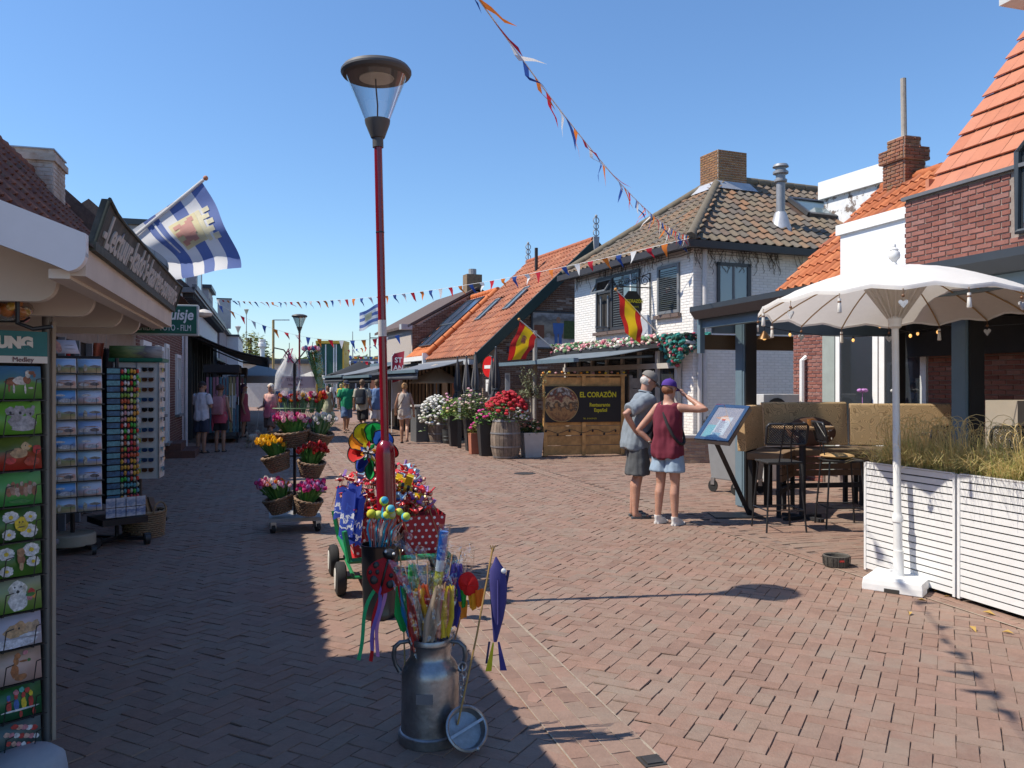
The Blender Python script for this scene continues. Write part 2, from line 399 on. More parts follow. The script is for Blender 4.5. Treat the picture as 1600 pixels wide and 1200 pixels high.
# ================================================================== GROUND
SANDJ = M('joint_sand', (.19, .135, .11), .95, var=.35, scale=30, bump=.4)
SANDL = M('pale_joint_sand', (.31, .25, .19), .95, var=.3, scale=30)
PAVC = [(.235,.145,.108), (.265,.163,.122), (.24,.17,.13), (.275,.17,.13), (.228,.163,.126), (.26,.163,.123), (.215,.136,.104), (.265,.18,.138)]
DIRT = ((.27,.225,.18), 1.3, .50, .45)
PAVO = tinted('paver_clay', PAVC, .82, True, .5, .16, 14, DIRT)
PAVS = tinted('paver_clay_far', PAVC, .82, False, .5, .16, 14, DIRT)
FARP = M('paving_far', (.25, .15, .115), .85, var=.14, scale=3, col2=(.26,.17,.13))
g = MB(); g.quad((-400,-60,-.05), (400,-60,-.05), (400,500,-.05), (-400,500,-.05)); g.build('ground', M('sandy_ground', (.28,.24,.17), .95, col2=(.10,.12,.05), mixs=.2), kind='structure')
street = MB()
street.add([W(-9,-6,-.009), W(14,-6,-.009), W(14,36,-.009), W(-9,36,-.009)], [(0,1,2,3)])
street = street.build('street', SANDJ, kind='structure')
g = MB(); g.add([W(-14,-60,-.003), W(16,-60,-.003), W(16,-4.6,-.003), W(-14,-4.6,-.003)], [(0,1,2,3)]); g.build('near_street', FARP, kind='structure')
g = MB(); g.add([W(-14,36,-.003), W(16,36,-.003), W(16,95,-.003), W(-14,95,-.003)], [(0,1,2,3)]); g.build('far_street', FARP, kind='structure')
g = MB()
for v0, v1 in ((1.25, 1.63), (4.80, 5.0)): g.add([W(v0,-2,-.006), W(v1,-2,-.006), W(v1,36,-.006), W(v0,36,-.006)], [(0,1,2,3)])
g.build('gutter_bed', SANDL, kind='structure')
g = MB()
for v, hw in ((1.63,.010),(4.80,.008),(1.25,.004),(1.345,.0022),(1.44,.0022),(1.535,.0022),(4.90,.0022)):
    for k in range(80):
        u = -2 + .475*k; q = [hw*rnd.uniform(.3,1.15) for _ in (0,1)]; g.add([W(v-q[0],u,.0012), W(v+q[0],u,.0012), W(v+q[1],u+.475,.0012), W(v-q[1],u+.475,.0012)], [(0,1,2,3)])
g.build('joint_sand', SANDL, kind='structure')
def pavers():
    rr = random.Random(5); out = []      # polygons in (v,u): centre, half length, half width, angle, clip range
    Wd = .092; L = .184
    def inframe(p):
        if p.y < 3.2: return False
        x = 800 + p.x / p.y * F; return -40 < x < 1640
    def near_(p): return inframe(p) or (p.y > -4.5 and (p.y < 1 or abs(p.x) < p.y*1.5))
    def herring(v0, v1, u0, u1, ph):
        c = math.cos(R(45)); n = int(((v1 - v0) + (u1 - u0)) / Wd) + 4
        for i in range(-n, n):
            for j in range(-n, n):
                k = (i - j) % 4
                if k == 0: ca, cb, ang = i + 1, j + .5, R(45)
                elif k == 2: ca, cb, ang = i + .5, j, R(135)
                else: continue
                a, b_ = ca * Wd, cb * Wd
                v = v0 + (a - b_) * c + ph; u = u0 + (a + b_) * c
                if v0 - .12 < v < v1 + .12 and u0 < u < u1 and near_(W(v, u)): out.append((v, u, L/2, Wd/2, ang, v0, v1))
    herring(-2.35, 1.25, -4, 36, .02); herring(1.63, 4.80, -4, 36, 0)
    for v0, v1, rows in ((1.25, 1.63, 4), (4.80, 5.0, 2)):
        w = (v1 - v0) / rows
        for r_ in range(rows):
            u = -4 + .1 * (r_ % 2)
            while u < 36:
                if near_(W(v0 + w*(r_+.5), u)): out.append((v0 + w*(r_+.5), u, .1, w/2, R(90), v0, v1))
                u += .2
    k = 0; u = -4
    while u < 26:
        v = 5.0 + (.1 if k % 2 else 0) + .1
        while v < 9.5:
            if near_(W(v, u)): out.append((v, u, .1, .05, 0, 5.0, 20))
            v += .2
        u += .1; k += 1
    def poly(t, z0):
        v, u, hl, hw, ang, v0, v1 = t; gp_ = .0012
        a = ang + rr.gauss(0, .012); c, s = math.cos(a), math.sin(a); v += rr.gauss(0, .0016); u += rr.gauss(0, .0016)
        def cor(hl, hw):
            r_ = []
            for sx, sy in ((-1,-1),(1,-1),(1,1),(-1,1)):
                x, y = sx*hl*c - sy*hw*s, sx*hl*s + sy*hw*c
                r_.append((v + x, u + y))
            return r_
        dz = rr.gauss(0, .0014) - (.0045 if 0 < abs(ang - R(90)) < 1.2 and (v - .07 < v0 or v + .07 > v1) else 0); t0, t1 = rr.gauss(0, .0012), rr.gauss(0, .0012)
        top = [W(p[0], p[1], dz + (t0 if q in (0, 3) else -t0) + (t1 if q < 2 else -t1)) for q, p in enumerate(cor(hl - gp_ - .002, hw - gp_ - .002))]
        bot = [W(p[0], p[1], dz - .006) for p in cor(hl - gp_, hw - gp_)]
        return top, bot
    out.sort(key=lambda t: W(t[0], t[1]).y + (0 if inframe(W(t[0], t[1])) else 1000))
    Fs = [(4,5,6,7),(0,1,5,4),(1,2,6,5),(2,3,7,6),(3,0,4,7)]
    cache = {}
    for t in out[:300]:
        clip = t[0] - .07 < t[5] or t[0] + .07 > t[6]
        top, bot = poly(t, 0)
        c = W(t[0], t[1])
        if not clip:                        # whole pavers share four meshes
            key = (round(t[2], 3), round(t[3], 3), rr.randrange(2))
            if key not in cache:
                b = MB(); hl, hw = t[2] - .0012, t[3] - .0012
                b.add([(x*hl, y*hw, -.006) for x, y in ((-1,-1),(1,-1),(1,1),(-1,1))] + [(x*(hl-.002), y*(hw-.002), 0) for x, y in ((-1,-1),(1,-1),(1,1),(-1,1))], Fs)
                cache[key] = b.mesh('paver', PAVO)
            mesh_obj('paver', cache[key], street, c + Vector((rr.gauss(0,.0016), rr.gauss(0,.0016), rr.gauss(0, .0014))), (rr.gauss(0,.008), rr.gauss(0,.010), t[4] + TH + rr.gauss(0, .014)))
        else:
            b = MB(); b.add([p - c for p in bot] + [p - c for p in top], Fs); mesh_obj('paver', b.mesh('paver', PAVO), street, c)
    V, Q, T = [], [], []
    for t in out[300:]:
        top, bot = poly(t, 0); b = len(V); V += [tuple(p) for p in bot + top]; Q += [tuple(b + i for i in f) for f in Fs]; T += [rr.random()] * 5
    stuff_mesh('paving', V, Q, PAVS, street, T)
pavers()
lid = thing('drain_cover', 'small square iron drain cover set in the paving by the lower edge of the street', 'drain cover', gp(1018, 1190), TH)
MB().box(-.05,.05,-.05,.05,0,.006).build('frame', M('cast_iron', (.06,.055,.05), .6, .4, var=.3), lid)
MB().box(-.035,.035,-.035,.035,.006,.012).build('grate', M('cast_iron'), lid)
lid = thing('drain_cover', 'round iron cover lying flush in the sunlit street beyond the handcart', 'drain cover', gp(820, 740), TH)
MB().cyl((0,0,.002),(0,0,.008),.2,n=20).build('plate', M('cast_iron'), lid)
rl = random.Random(8); lm = M('dry_leaf', (.42,.27,.07), .8, var=.2, rand=.3)
lb = MB()
for i, (a, b_) in enumerate(((0,0),(.03,.012),(.06,0),(.03,-.012))): lb.v.append((a-.03, b_, .006 + .012*(i % 2)))
lb.f.append((0,3,2,1)); lb.mi.append(0); lme = lb.mesh('leaf', lm)
for x, y in ((1462,925),(1480,933),(1440,939),(1293,880),(1545,960),(1520,985),(1575,990),(1300,868),(1330,905),(1420,960)):
    o = mesh_obj('leaf', lme, None, gp(x, y), (rl.uniform(-.3,.3), rl.uniform(-.3,.3), rl.uniform(0, 6)), [rl.uniform(.7,1.5)]*3)
    tag(o, 'dry yellow leaf lying on the paving near the white umbrella foot', 'leaf', 'dry leaves fallen by the planter')
# ================================================================== LEFT ROW OF SHOPS (street frame)
CLAYO = tinted('old_clay_tile', [(.16,.065,.045),(.20,.085,.055),(.12,.055,.042),(.22,.10,.065),(.09,.055,.045)], .85, True, .5, .3, 9, ((.17,.16,.10), 2.2, .56, .5))
CLAYS = tinted('old_clay_tile_far', [(.16,.065,.045),(.20,.085,.055),(.12,.055,.042),(.22,.10,.065),(.09,.055,.045)], .85, False, .5, .3, 9, ((.17,.16,.10), 2.2, .56, .5))
BRB = [(.17,.075,.055),(.20,.09,.065),(.145,.065,.05),(.22,.105,.08)]
BRBO = tinted('brown_brick', BRB, .85, True, .4, .2, 12); BRBS = tinted('brown_brick_far', BRB, .85, False, .4, .2, 12)
MORT = M('pale_mortar', (.42,.37,.33), .95, var=.15, scale=20, bump=.3)
S = lambda n, l, c, **k: thing(n, l, c, (0,0,0), TH, **k)          # a thing whose local axes are the street's
def brows(parent, v, u0, u1, z0, z1, mats, inside=None, nparts=0, key=None, seed=1, sgn=1):   # wall facing the street (+v)
    brick_wall(parent, u0, u1, z0, z1, lambda a, z, d: Vector((v + d * sgn, a, z)) if sgn > 0 else Vector((v + d*sgn, -a, z)), mats, inside, nparts, key, seed=seed)
# ---- long low house with the clay roof and the whitewashed chimney
h = S('souvenir_shop_house', 'low souvenir shop with old clay pantile roof and whitewashed chimney at far left', 'shop')
w = MB(); w.box(-6.8,-2.25,1.0,15.3,0,2.62); w.box(-2.25,-2.2,1.0,3.2,0,2.6); w.box(-2.25,-2.2,14.2,15.3,0,2.6); w.box(-2.25,-2.2,3.2,14.2,2.15,2.6)
w.build('wall', M('shop_render', (.30,.25,.21), .9, var=.15), h)
MB().box(-2.249,-2.235,3.2,14.2,.02,2.15).build('shop_opening_shade', DARK, h)  # closed dark sheet; the shade of the open shop is its colour
for i in range(15):
    u = 3.5 + i*.72
    MB().box(-2.22,-2.15,u,u+.05,0,2.15).build('door_post', M('grey_blue_post', (.22,.24,.28), .5), h)
rr_ = [(-1.70,2.60),(-3.43,4.80),(-5.2,2.6)]
w = MB(); w.prism([(-3.43,4.76),(-1.72,2.58),(-5.16,2.58)], 1.0, 15.3, lambda a, b, c: Vector((a, c, b))); w.build('roof_deck', WOODD, h)
ea, eb = Vector((0,1,0)), Vector((-1.73,0,2.2)).normalized()
tile_roof(h, (-1.70,1.0,2.62), ea, eb, 64, 9, .222, .31, (CLAYO, CLAYS), nparts=300, key=lambda p: abs(p.y - 9.5) + 1.2*(4.8 - p.z))
w = MB(); 
for i in range(47): w.cyl((-3.43,1+i*.3,4.80),(-3.43,1.33+i*.3,4.82),.09,.10,8)
w.build('ridge_tiles', CLAYO, h, 50)
ch = MB(); ch.box(-3.85,-3.1,13.65,14.4,4.0,5.15); ch.box(-3.89,-3.06,13.61,14.44,4.98,5.08); 
ch = ch.build('chimney', M('whitewash_worn', (.56,.50,.45), .9, var=.2, scale=5, col2=(.30,.22,.17), mixs=2.5, bump=.6), h)
brick_wall(ch, -3.85, -3.1, 4.0, 5.0, lambda a, z, d: Vector((a, 13.65 - d, z)), (M('whitewash_worn'),)*2, seed=4, d=.008)
brick_wall(ch, 13.65, 14.4, 4.0, 5.0, lambda a, z, d: Vector((-3.1 + d, a, z)), (M('whitewash_worn'),)*2, seed=5, d=.008)
MB().box(-3.87,-3.08,13.63,14.43,5.15,5.17).build('cap', M('zinc', (.35,.37,.42), .5, .6), ch)
# ---- canopy in front of it
c = S('shop_canopy', 'cream wooden shop canopy with stepped brackets over the postcard stands', 'canopy')
zc = lambda v: 2.075 + (-.58 - v) * .385           # slope of the canopy roof
w = MB(); w.prism([(-.56,zc(-.56)),(-2.2,zc(-2.2)),(-2.2,zc(-2.2)-.03),(-.56,zc(-.56)-.03)], 2.86, 5.22, lambda a, b, cc: Vector((a, cc, b)))
w.build('roof_board', OFFW, c, fix=True)
w = MB(); w.prism([(-.54,zc(-.54)+.012),(-2.2,zc(-2.2)+.012),(-2.2,zc(-2.2)+.003),(-.54,zc(-.54)+.003)], 2.84, 5.24, lambda a, b, cc: Vector((a, cc, b)))
w.build('roofing_felt', M('roofing_felt', (.06,.058,.055), .95, var=.3), c, fix=True)
def bracket(u, bot, tipv, nm, mat, th=.045):
    pts = [(-2.2, bot), (tipv - .10, bot)]
    for i in range(7): a = R(-90 + 15*i); pts.append((tipv - .10 + .07*math.cos(a)*1.0, bot + .07 + .07*math.sin(a)))
    pts += [(tipv - .01, bot + .075), (tipv, zc(tipv) - .032), (-2.2, zc(-2.2) - .032)]
    w = MB(); w.prism(pts, u, u + th, lambda a, b, cc: Vector((a, cc, b))); return w.build(nm, mat, c, fix=True)
pts = [(-2.3, zc(-2.3)+.03), (-.545, zc(-.545)+.03), (-.545, zc(-.545)-.04)]
for i in range(8): a = R(-12*i); pts.append((-.60 + .055*math.cos(a), zc(-.6)-.05 + .06*math.sin(a)))
pts += [(-.64, zc(-.64)-.105), (-2.3, zc(-2.3)-.115)]
w = MB(); w.prism(pts, 2.80, 2.84, lambda a, b, cc: Vector((a, cc, b))); w.build('barge_board', M('barge_white', (.74,.74,.76), .5, var=.05), c, fix=True)
for u in (3.22, 3.86, 4.55, 5.14): bracket(u, 1.915, -.69, 'bracket', OFFW)
w = MB(); w.box(-.60,-.555,2.85,5.22,1.965,2.062); w.build('fascia_board', M('fascia_sand', (.58,.49,.40), .6, var=.12, scale=4, bump=.05), c)
MB().box(-.66,-.60,2.85,5.22,1.955,1.985).build('moulding', OFFW, c)
MB().box(-.57,-.535,2.9,5.22,2.055,2.085).build('drip_edge', M('mossy_zinc', (.07,.075,.06), .8, var=.4, scale=30), c)
for u in (3.25,): 
    MB().tube([(-.85,u,1.92),(-.85,u,1.84),(-.80,u,1.82),(-.74,u,1.83)], .008).build('hook', BLACK, c)
# ---- lettered board on the canopy edge
sg = S('shop_sign_board', 'dark green weathered sign board with pale gothic lettering along the canopy edge', 'sign')
def sy(t): return 3.30 + t*2.66
sg.rotation_euler = (0, 0, TH)
w = MB(); n = 14
prof = []
for i in range(n + 1):
    t = i / n; top = 2.285 + (.035*math.exp(-((t-.02)/.03)**2) + .03*math.exp(-((t-.10)/.02)**2) + .02*math.exp(-((t-.97)/.03)**2)); prof.append((sy(t), top))
poly = [(sy(0), 2.125)] + [(sy(1), 2.125)] + prof[::-1]
for k, (x0, x1, mat, nm) in enumerate(((-.645,-.62,M('sign_green', (.05,.058,.056), .75, var=.35, scale=10, col2=(.10,.095,.085), mixs=7, bump=.3),'board'),)):
    w.prism(poly, x0, x1, lambda a, b, cc: Vector((cc + (b-2.125)*.30, a, b))); bd = w.build(nm, mat, sg, fix=True)
ed = MB(); sx = lambda z: -.617 + (z-2.125)*.30; ed.tube([(sx(b), a, b) for a, b in prof], .007, 6); ed.tube([(sx(2.125), sy(0), 2.125),(sx(2.125), sy(1), 2.125)], .008, 6); [ed.tube([(sx(2.125),sy(q),2.125),(sx(2.3),sy(q),2.3)], .007, 6) for q in (0, 1)]; ed.build('edge_moulding', M('sign_edge', (.03,.045,.04), .6, var=.3), sg)
tx = text_mesh('-Lectuur-kado\u2019s-kaarten-souvenirs-', .175, M('letter_grey', (.50,.49,.47), .7, var=.1), sx=.82, shear=.06, ext=.004, bold=.004)
xs = [v.co.x for v in tx.vertices]; wdt = max(xs) - min(xs); tx.transform(Matrix.Diagonal((2.5/wdt, 1, 1, 1)))
mesh_obj('lettering', tx, sg, (-.594, sy(.5), 2.205), (Matrix.Rotation(R(16.7),3,'Y') @ Matrix.Rotation(R(90),3,'Z') @ Matrix.Rotation(R(90),3,'X')).to_euler())
# ---- flag of the province on its pole
fl = thing('flag', 'large blue and white wavy flag with a lion crest over the shop sign', 'flag', (0,0,0), 0, 'wavy blue and white province flags')
p0, p1 = Vector((-4.55, 8.55, 2.72)), at(318, 281, 8.9); MB().tube([p0, p1], .017, 8).build('pole', M('pole_white', (.7,.68,.64), .5), fl)
MB().ball(p1 + (p1-p0).normalized()*.03, .028).build('knob', M('pole_knob', (.5,.2,.1), .5), fl)
A, B_, Cc, Dd = at(316, 285, 8.9), at(207, 359, 8.75), at(277, 438, 8.5), at(374, 417, 8.45)
def ff(a, b):                                       # a: along the fly, b: hoist from pole tip (0) down the pole (1)
    top = A.lerp(Dd, a); bot = B_.lerp(Cc, a); p = top.lerp(bot, b)
    bow = math.sin(math.pi*a) * .05
    return p + Vector((.0 + bow*.6, .13*math.sin(a*9 + b*2.5)*a + .05*math.sin(b*7+a*3)*a, bow*.5*(1-b) - .02*math.sin(a*8)*b))
BLU, WHI = (.12,.185,.44), (.76,.77,.78)
zee = ramp_mat('flag_waves', [(0,BLU),(.17,WHI),(.34,BLU),(.51,WHI),(.68,BLU),(.85,WHI)], 'V', .8, wav=.05, trl=.35, nscale=2)
fo = sheet('cloth', ff, 40, 26, zee, fl)
def on(fn, a, b, off=-.006): 
    p = fn(a, b); e = .01; nrm = (fn(a+e,b)-p).cross(fn(a,b+e)-p).normalized()
    if nrm.y > 0: nrm = -nrm
    return p + nrm * abs(off)
def decal(fn, a0, a1, b0, b1, nm, mat, par, off=-.006, nu=8, nv=8): return sheet(nm, lambda a, b: on(fn, a0+(a1-a0)*a, b0+(b1-b0)*b, off), nu, nv, mat, par)
CRE = cloth('crest_yellow', (.74,.66,.40), .3); RED_ = cloth('lion_red', (.62,.33,.28), .3); 
decal(ff, .24, .62, .28, .64, 'crest_shield', CRE, fo)
lion = [(.30,.36,.5,.44),(.34,.42,.56,.54),(.48,.38,.58,.46),(.30,.50,.36,.60),(.40,.54,.46,.62),(.52,.53,.58,.61),(.27,.33,.34,.40)]
for a0, b0, a1, b1 in lion: decal(ff, a0, a1, b0, b1, 'crest_lion', RED_, fo, -.010, 4, 4)
for i in range(5):
    decal(ff, .25+i*.085, .25+i*.085+.06, .10+.03*(i % 2), .19+.03*(i % 2), 'crown_ball', cloth('crown_gold', (.76,.70,.48), .3), fo, -.008, 3, 3)
decal(ff, .24, .64, .22, .275, 'crown_band', cloth('crown_gold'), fo, -.008)
for i in range(3): decal(ff, .08, .60, .68+.07*i, .705+.07*i, 'wave_band', cloth('wave_blue', BLU, .35) if i != 1 else cloth('wave_white', WHI, .35), fo, -.008, 14, 2)
# ---- brick house with white window frames
h = S('brick_house', 'brown brick house with narrow white window frames behind the sunglasses stand', 'house'); h.location = W(0, 2.4)
w = MB(); w.box(-7,-2.215,13,20.8,0,3.75); wl_ = w.build('wall', MORT, h)
wins = [(13.6,14.5,1.0,2.35),(15.6,16.5,1.0,2.35),(17.0,17.45,.35,2.45),(19.2,20.1,.9,2.3)]
brows(wl_, -2.215, 13, 20.8, 0, 3.7, (BRBO, BRBS), lambda a, z: not any(a0-.1 < a < a1+.1 and b0-.08 < z < b1+.08 for a0, a1, b0, b1 in wins), 300, key=lambda c: c[0] + abs(c[2]-1.2)*2)
brick_wall(wl_, -7, -2.215, 0, 3.7, lambda a, z, d: Vector((a, 13 - d, z)), (BRBO, BRBS), lambda a, z: a > -4)
for a0, a1, b0, b1 in wins:
    f = MB(); f.box(-2.23,-2.16,a0-.09,a0,b0,b1); f.box(-2.23,-2.16,a1,a1+.09,b0,b1); f.box(-2.23,-2.16,a0-.09,a1+.09,b1,b1+.09); f.box(-2.22,-2.17,(a0+a1)/2-.03,(a0+a1)/2+.03,b0,b1)
    f = f.build('window', WHITE, h); MB().box(-2.214,-2.205,a0,a1,b0,b1).build('pane', PANE, f); MB().box(-2.25,-2.10,a0-.12,a1+.12,b0-.06,b0).build('sill', M('sill_grey', (.2,.2,.2)), f)
w = MB(); w.prism([(-1.95,3.7),(-3.9,5.5),(-6.2,3.7)], 12.95, 20.9, lambda a, b, cc: Vector((a, cc, b))); w.build('roof', M('dark_roof', (.10,.07,.06), .85, var=.3, scale=14, bump=.5), h, fix=True)
for (z, d, a0, a1) in ((.16,.62,17.0,18.5),(.32,.32,17.1,18.3)):
    MB().box(-2.2,-2.2+d,a0,a1,(0 if z < .2 else .16),z).build('step', M('brick_step', (.13,.06,.045), .85, var=.25, scale=14, bump=.4), h)
MB().tube([(-2.1,20.6,0),(-2.1,20.6,3.6)], .05, 8).build('downpipe', M('pipe_white', (.6,.6,.6), .5), h)
MB().tube([(-2.12,18.8,1.5),(-2.08,18.8,1.52),(-2.08,18.8,1.75),(-2.12,18.8,1.77)], .02).build('handrail', WHITE, h)
# ---- green light box sign
s2 = S('light_box_sign', 'green light box sign with white lettering about souvenirs, foto and film', 'sign'); s2.location = W(0, 1.25)
MB().box(-2.42,-1.14,13.45,13.67,2.46,2.98).build('box', M('sign_frame_grey', (.5,.52,.52), .5), s2, bevel=.01)
MB().box(-2.39,-1.17,13.43,13.449,2.49,2.95).build('face', M('sign_face_green', (.008,.11,.065), .6, var=.05), s2)
text('Winkelhuisje', .25, WHITE, s2, (-1.76,13.425,2.80), sx=.82, shear=.18, bold=.006)
text('SOUVENIERS - FOTO - FILM', .145, WHITE, s2, (-1.78,13.425,2.58), sx=.60)
MB().tube([(-2.42,13.56,2.7),(-2.25,13.7,2.7)], .02).build('bracket', BLACK, s2)
MB().lathe([(.03,0),(.13,.02),(.15,.07),(.09,.12),(.02,.14)], 16, (-1.08,13.8,2.80)).build('wall_lamp', M('lamp_glass_white', (.6,.55,.48), .3), s2, 40)
# ---- grey shop with dormers, dark front and awning
h = S('grey_dormer_shop', 'grey shop with plank dormers, white siding and a dark open front on the left', 'shop'); h.location = W(0, 2.0)
w = MB(); w.box(-8,-2.3,22,38,3.3,4.3); w.box(-8,-6,22,38,0,3.3); w.box(-2.6,-2.2,21.2,22.4,0,3.4); w.box(-2.6,-2.25,37.4,38,0,3.3); w.build('wall', M('siding_white', (.62,.63,.66), .55, var=.06), h)
w = MB()
for i in range(64): w.box(-2.3,-2.285,22+.25*i+.01,22+.25*i+.24,3.3,4.15)
w.build('siding_boards', M('siding_white'), h, kind='stuff')
MB().box(-6,-2.9,22,38,.02,3.3).build('shop_interior_shade', DARK, h)  # solid block coloured as the shade deep in the shop
w = MB()
for u in (24,26,28,30,32,34,36): w.box(-2.88,-2.2,u,u+.12,0,3.3); w.box(-2.3,-2.2,u+.9,u+.96,0,2.6)
w.build('posts', ANTH, h, kind='stuff')
w = MB(); w.box(-2.35,-1.95,21.9,38.1,4.18,4.32); w.box(-2.02,-1.9,21.9,38.1,4.25,4.4); w.build('gutter', M('gutter_grey', (.17,.17,.18), .5), h)
w = MB()
for i in range(40): w.box(-2.3,-2.0,22.2+i*.4,22.3+i*.4,4.05,4.18)
w.build('corbels', M('corbel_dark', (.03,.03,.035)), h, kind='stuff')
w = MB(); w.prism([(-2.1,4.35),(-4.6,6.6),(-7.6,4.35)], 22, 38, lambda a, b, cc: Vector((a, cc, b))); w.build('roof', M('dark_roof'), h, fix=True)
GP = M('dormer_plank', (.32,.32,.33), .7, var=.12, scale=4)
for (u0, u1, zt) in ((22.2,25.2,6.0),(28.2,31.2,6.2),(34.4,37.2,5.7)):
    d = MB(); d.box(-4.6,-2.45,u0,u1,4.3,zt); d = d.build('dormer', GP, h)
    q = MB()
    for k in range(10): q.box(-2.452,-2.44,u0+.3*k+.01,u0+.3*k+.28,4.35,zt-.1)
    for k in range(7): q.box(-4.5+.3*k+.01,-4.5+.3*k+.28,u0-.012,u0,4.3,zt-.1)
    q.build('plank_cladding', M('dormer_plank_pale', (.42,.40,.39), .7, var=.1), d, kind='stuff'); MB().box(-4.65,-2.3,u0-.1,u1+.1,zt,zt+.15).build('roof_edge', ANTH, d)
    MB().box(-2.445,-2.43,u0+.7,u1-.7,4.5,zt-.35).build('window', PANE, d)
def awning(nm, lab, v0, z0, v1, z1, u0, u1, mat, sag=.12, val=.18, frame=None, group=None, rt=S):
    t = rt(nm, lab, 'awning', group=group)
    def fn(a, b): return Vector((v0+(v1-v0)*b, u0+(u1-u0)*a, z0+(z1-z0)*b - sag*math.sin(math.pi*b)))
    sheet('fabric', fn, 12, 10, mat, t, .012)
    def fv(a, b): return Vector((v1+.01, u0+(u1-u0)*a, z1 - .03 - val*b*(1 - .12*abs(math.sin(a*math.pi*8)))))
    sheet('valance', fv, 48, 1, mat, t, .006)
    MB().box(v1-.04,v1+.04,u0,u1,z1-.04,z1+.04).build('front_bar', frame or ANTH, t)
    MB().box(v0-.12,v0+.02,u0,u1,z0-.08,z0+.1).build('cassette', frame or ANTH, t)
    for u in (u0+.25, u1-.25):
        MB().tube([(v0,u,z0-.12),((v0+v1)/2,u+.25,(z0+z1)/2-.2),(v1,u,z1-.02)], .03, 6).build('arm', frame or ANTH, t)
    return t
AWG = cloth('awning_grey', (.17,.19,.22), .12); AWD = cloth('awning_dark', (.035,.038,.045), .04)
awning('shop_awning', 'long blue grey awning sagging over the dark shop front on the left', -2.2, 3.2, -.02, 2.42, 24.7, 36, AWG)
awning('shop_awning', 'dark awning with white piping further along the left side', -2.2, 2.75, -.6, 2.2, 38, 45, AWD, .05, group=None)
# ---- lower buildings further along on the left
h = S('mauve_shop', 'low mauve rendered shop with a flat roof beyond the grey dormers', 'shop'); h.location = W(0, 2)
MB().box(-7,-2.2,38.2,46,0,4.35).build('wall', M('mauve_render', (.27,.23,.25), .8), h); MB().box(-7,-2.0,38,46.2,4.35,4.5).build('roof', ANTH, h)
w = MB(); 
for u in (39,40.6,42.2,43.8): w.box(-2.19,-2.15,u,u+1.2,.1,2.4)
w.build('shop_windows', PANE, h, kind='stuff')
h = S('white_panel_sign', 'blank white panel sign standing out from the roof edge on the left', 'sign'); MB().box(-2.35,-1.75,41.3,41.5,4.35,5.75).build('panel', M('panel_pale', (.55,.53,.5)), h); MB().box(-2.4,-1.7,41.28,41.52,5.75,5.8).build('cap', ANTH, h)
h = S('white_flat_shop', 'small white flat roofed shop at the far end of the left row', 'shop'); MB().box(-6,-1.6,47,55,0,4.3).build('wall', M('siding_white'), h); MB().box(-6,-1.55,46.9,55.1,4.3,4.4).build('roof', ANTH, h); MB().box(-1.598,-1.57,47.6,54,.1,2.6).build('shop_window', PANE, h)
p = thing('vent_pipe', 'white vent pipe with a wide cap above the dark awning', 'vent', at(410,602,61)); MB().lathe([(.17,1.83),(.17,2.7),(.22,2.85),(.3,2.9),(.3,3.15),(.2,3.2),(.25,3.27),(.25,3.45)], 14).build('pipe', WHITE, p, 40)
# ---- goods in front of the dark shop
def rack_rail(u0, u1, v, lab, seed):
    t = S('goods_rack', lab, 'rack'); r = random.Random(seed)
    f = MB(); f.box(v-.5,v+.45,u0-.1,u1+.1,1.98,2.2); f.build('hood', BLACKM, t)
    f = MB(); 
    for u in (u0, u1): f.tube([(v+.4,u,0),(v+.4,u,2)], .025, 6); f.tube([(v-.4,u,0),(v-.4,u,2)], .025, 6)
    f.box(v-.45,v+.45,u0,u1,.12,.2); f.build('frame', BLACK, t)
    cols = [(.14,.19,.28),(.28,.12,.18),(.3,.3,.32),(.05,.13,.18),(.18,.07,.11),(.07,.08,.13),(.26,.22,.1)]
    for k in range(10):
        cc = cols[r.randrange(7)]; x = v - .42 + .088*k
        MB().box(x, x+.06, u0-.03, u0+.02, 1.25+.1*r.random(), 1.85).build('packet', M('packet_%02d' % r.randrange(7), cc, .4, rand=.2), t)
        MB().box(x, x+.065, u0-.05, u0+.02, .3, .85+.25*r.random()).build('packet', M('packet_%02d' % r.randrange(7), cc, .4, rand=.2), t)
    return t
rack_rail(24.2, 26.2, -1.25, 'dark hooded rack hung with packets of small goods beside the couple in white and pink', 3)
rack_rail(28.2, 29.6, -1.15, 'second hooded rack of packaged goods deeper in the left arcade', 9)
# ================================================================== RIGHT: THE RED BRICK RESTAURANT AND ITS TERRACE
REDB = [(.22,.085,.065),(.26,.10,.075),(.18,.07,.055),(.28,.12,.095),(.235,.10,.08),(.29,.15,.125)]
RBO = tinted('red_brick', REDB, .8, True, .4, .2, 10, ((.42,.36,.36), 1.3, .60, .5)); RBS = tinted('red_brick_far', REDB, .8, False, .4, .2, 10, ((.42,.36,.36), 1.3, .60, .5))
TERO = tinted('new_clay_tile', [(.45,.17,.095),(.48,.19,.11),(.43,.155,.085),(.50,.20,.12)], .7, True, .2, .08, 6, ((.36,.14,.09),2,.55,.5)); TERS = tinted('new_clay_tile_far', [(.45,.17,.095),(.48,.19,.11),(.43,.155,.085)], .7, False, .2, .08, 6)
PAN1 = [(.40,.12,.045),(.46,.15,.06),(.34,.10,.04),(.5,.18,.075),(.28,.09,.05)]
PNO = tinted('orange_pantile', PAN1, .75, True, .3, .2, 8, ((.14,.08,.05),3,.58,.6)); PNS = tinted('orange_pantile_far', PAN1, .75, False, .3, .2, 8, ((.14,.08,.05),3,.58,.6))
h = S('red_brick_restaurant', 'red brick restaurant with steep new orange tile roof at the right edge', 'restaurant')
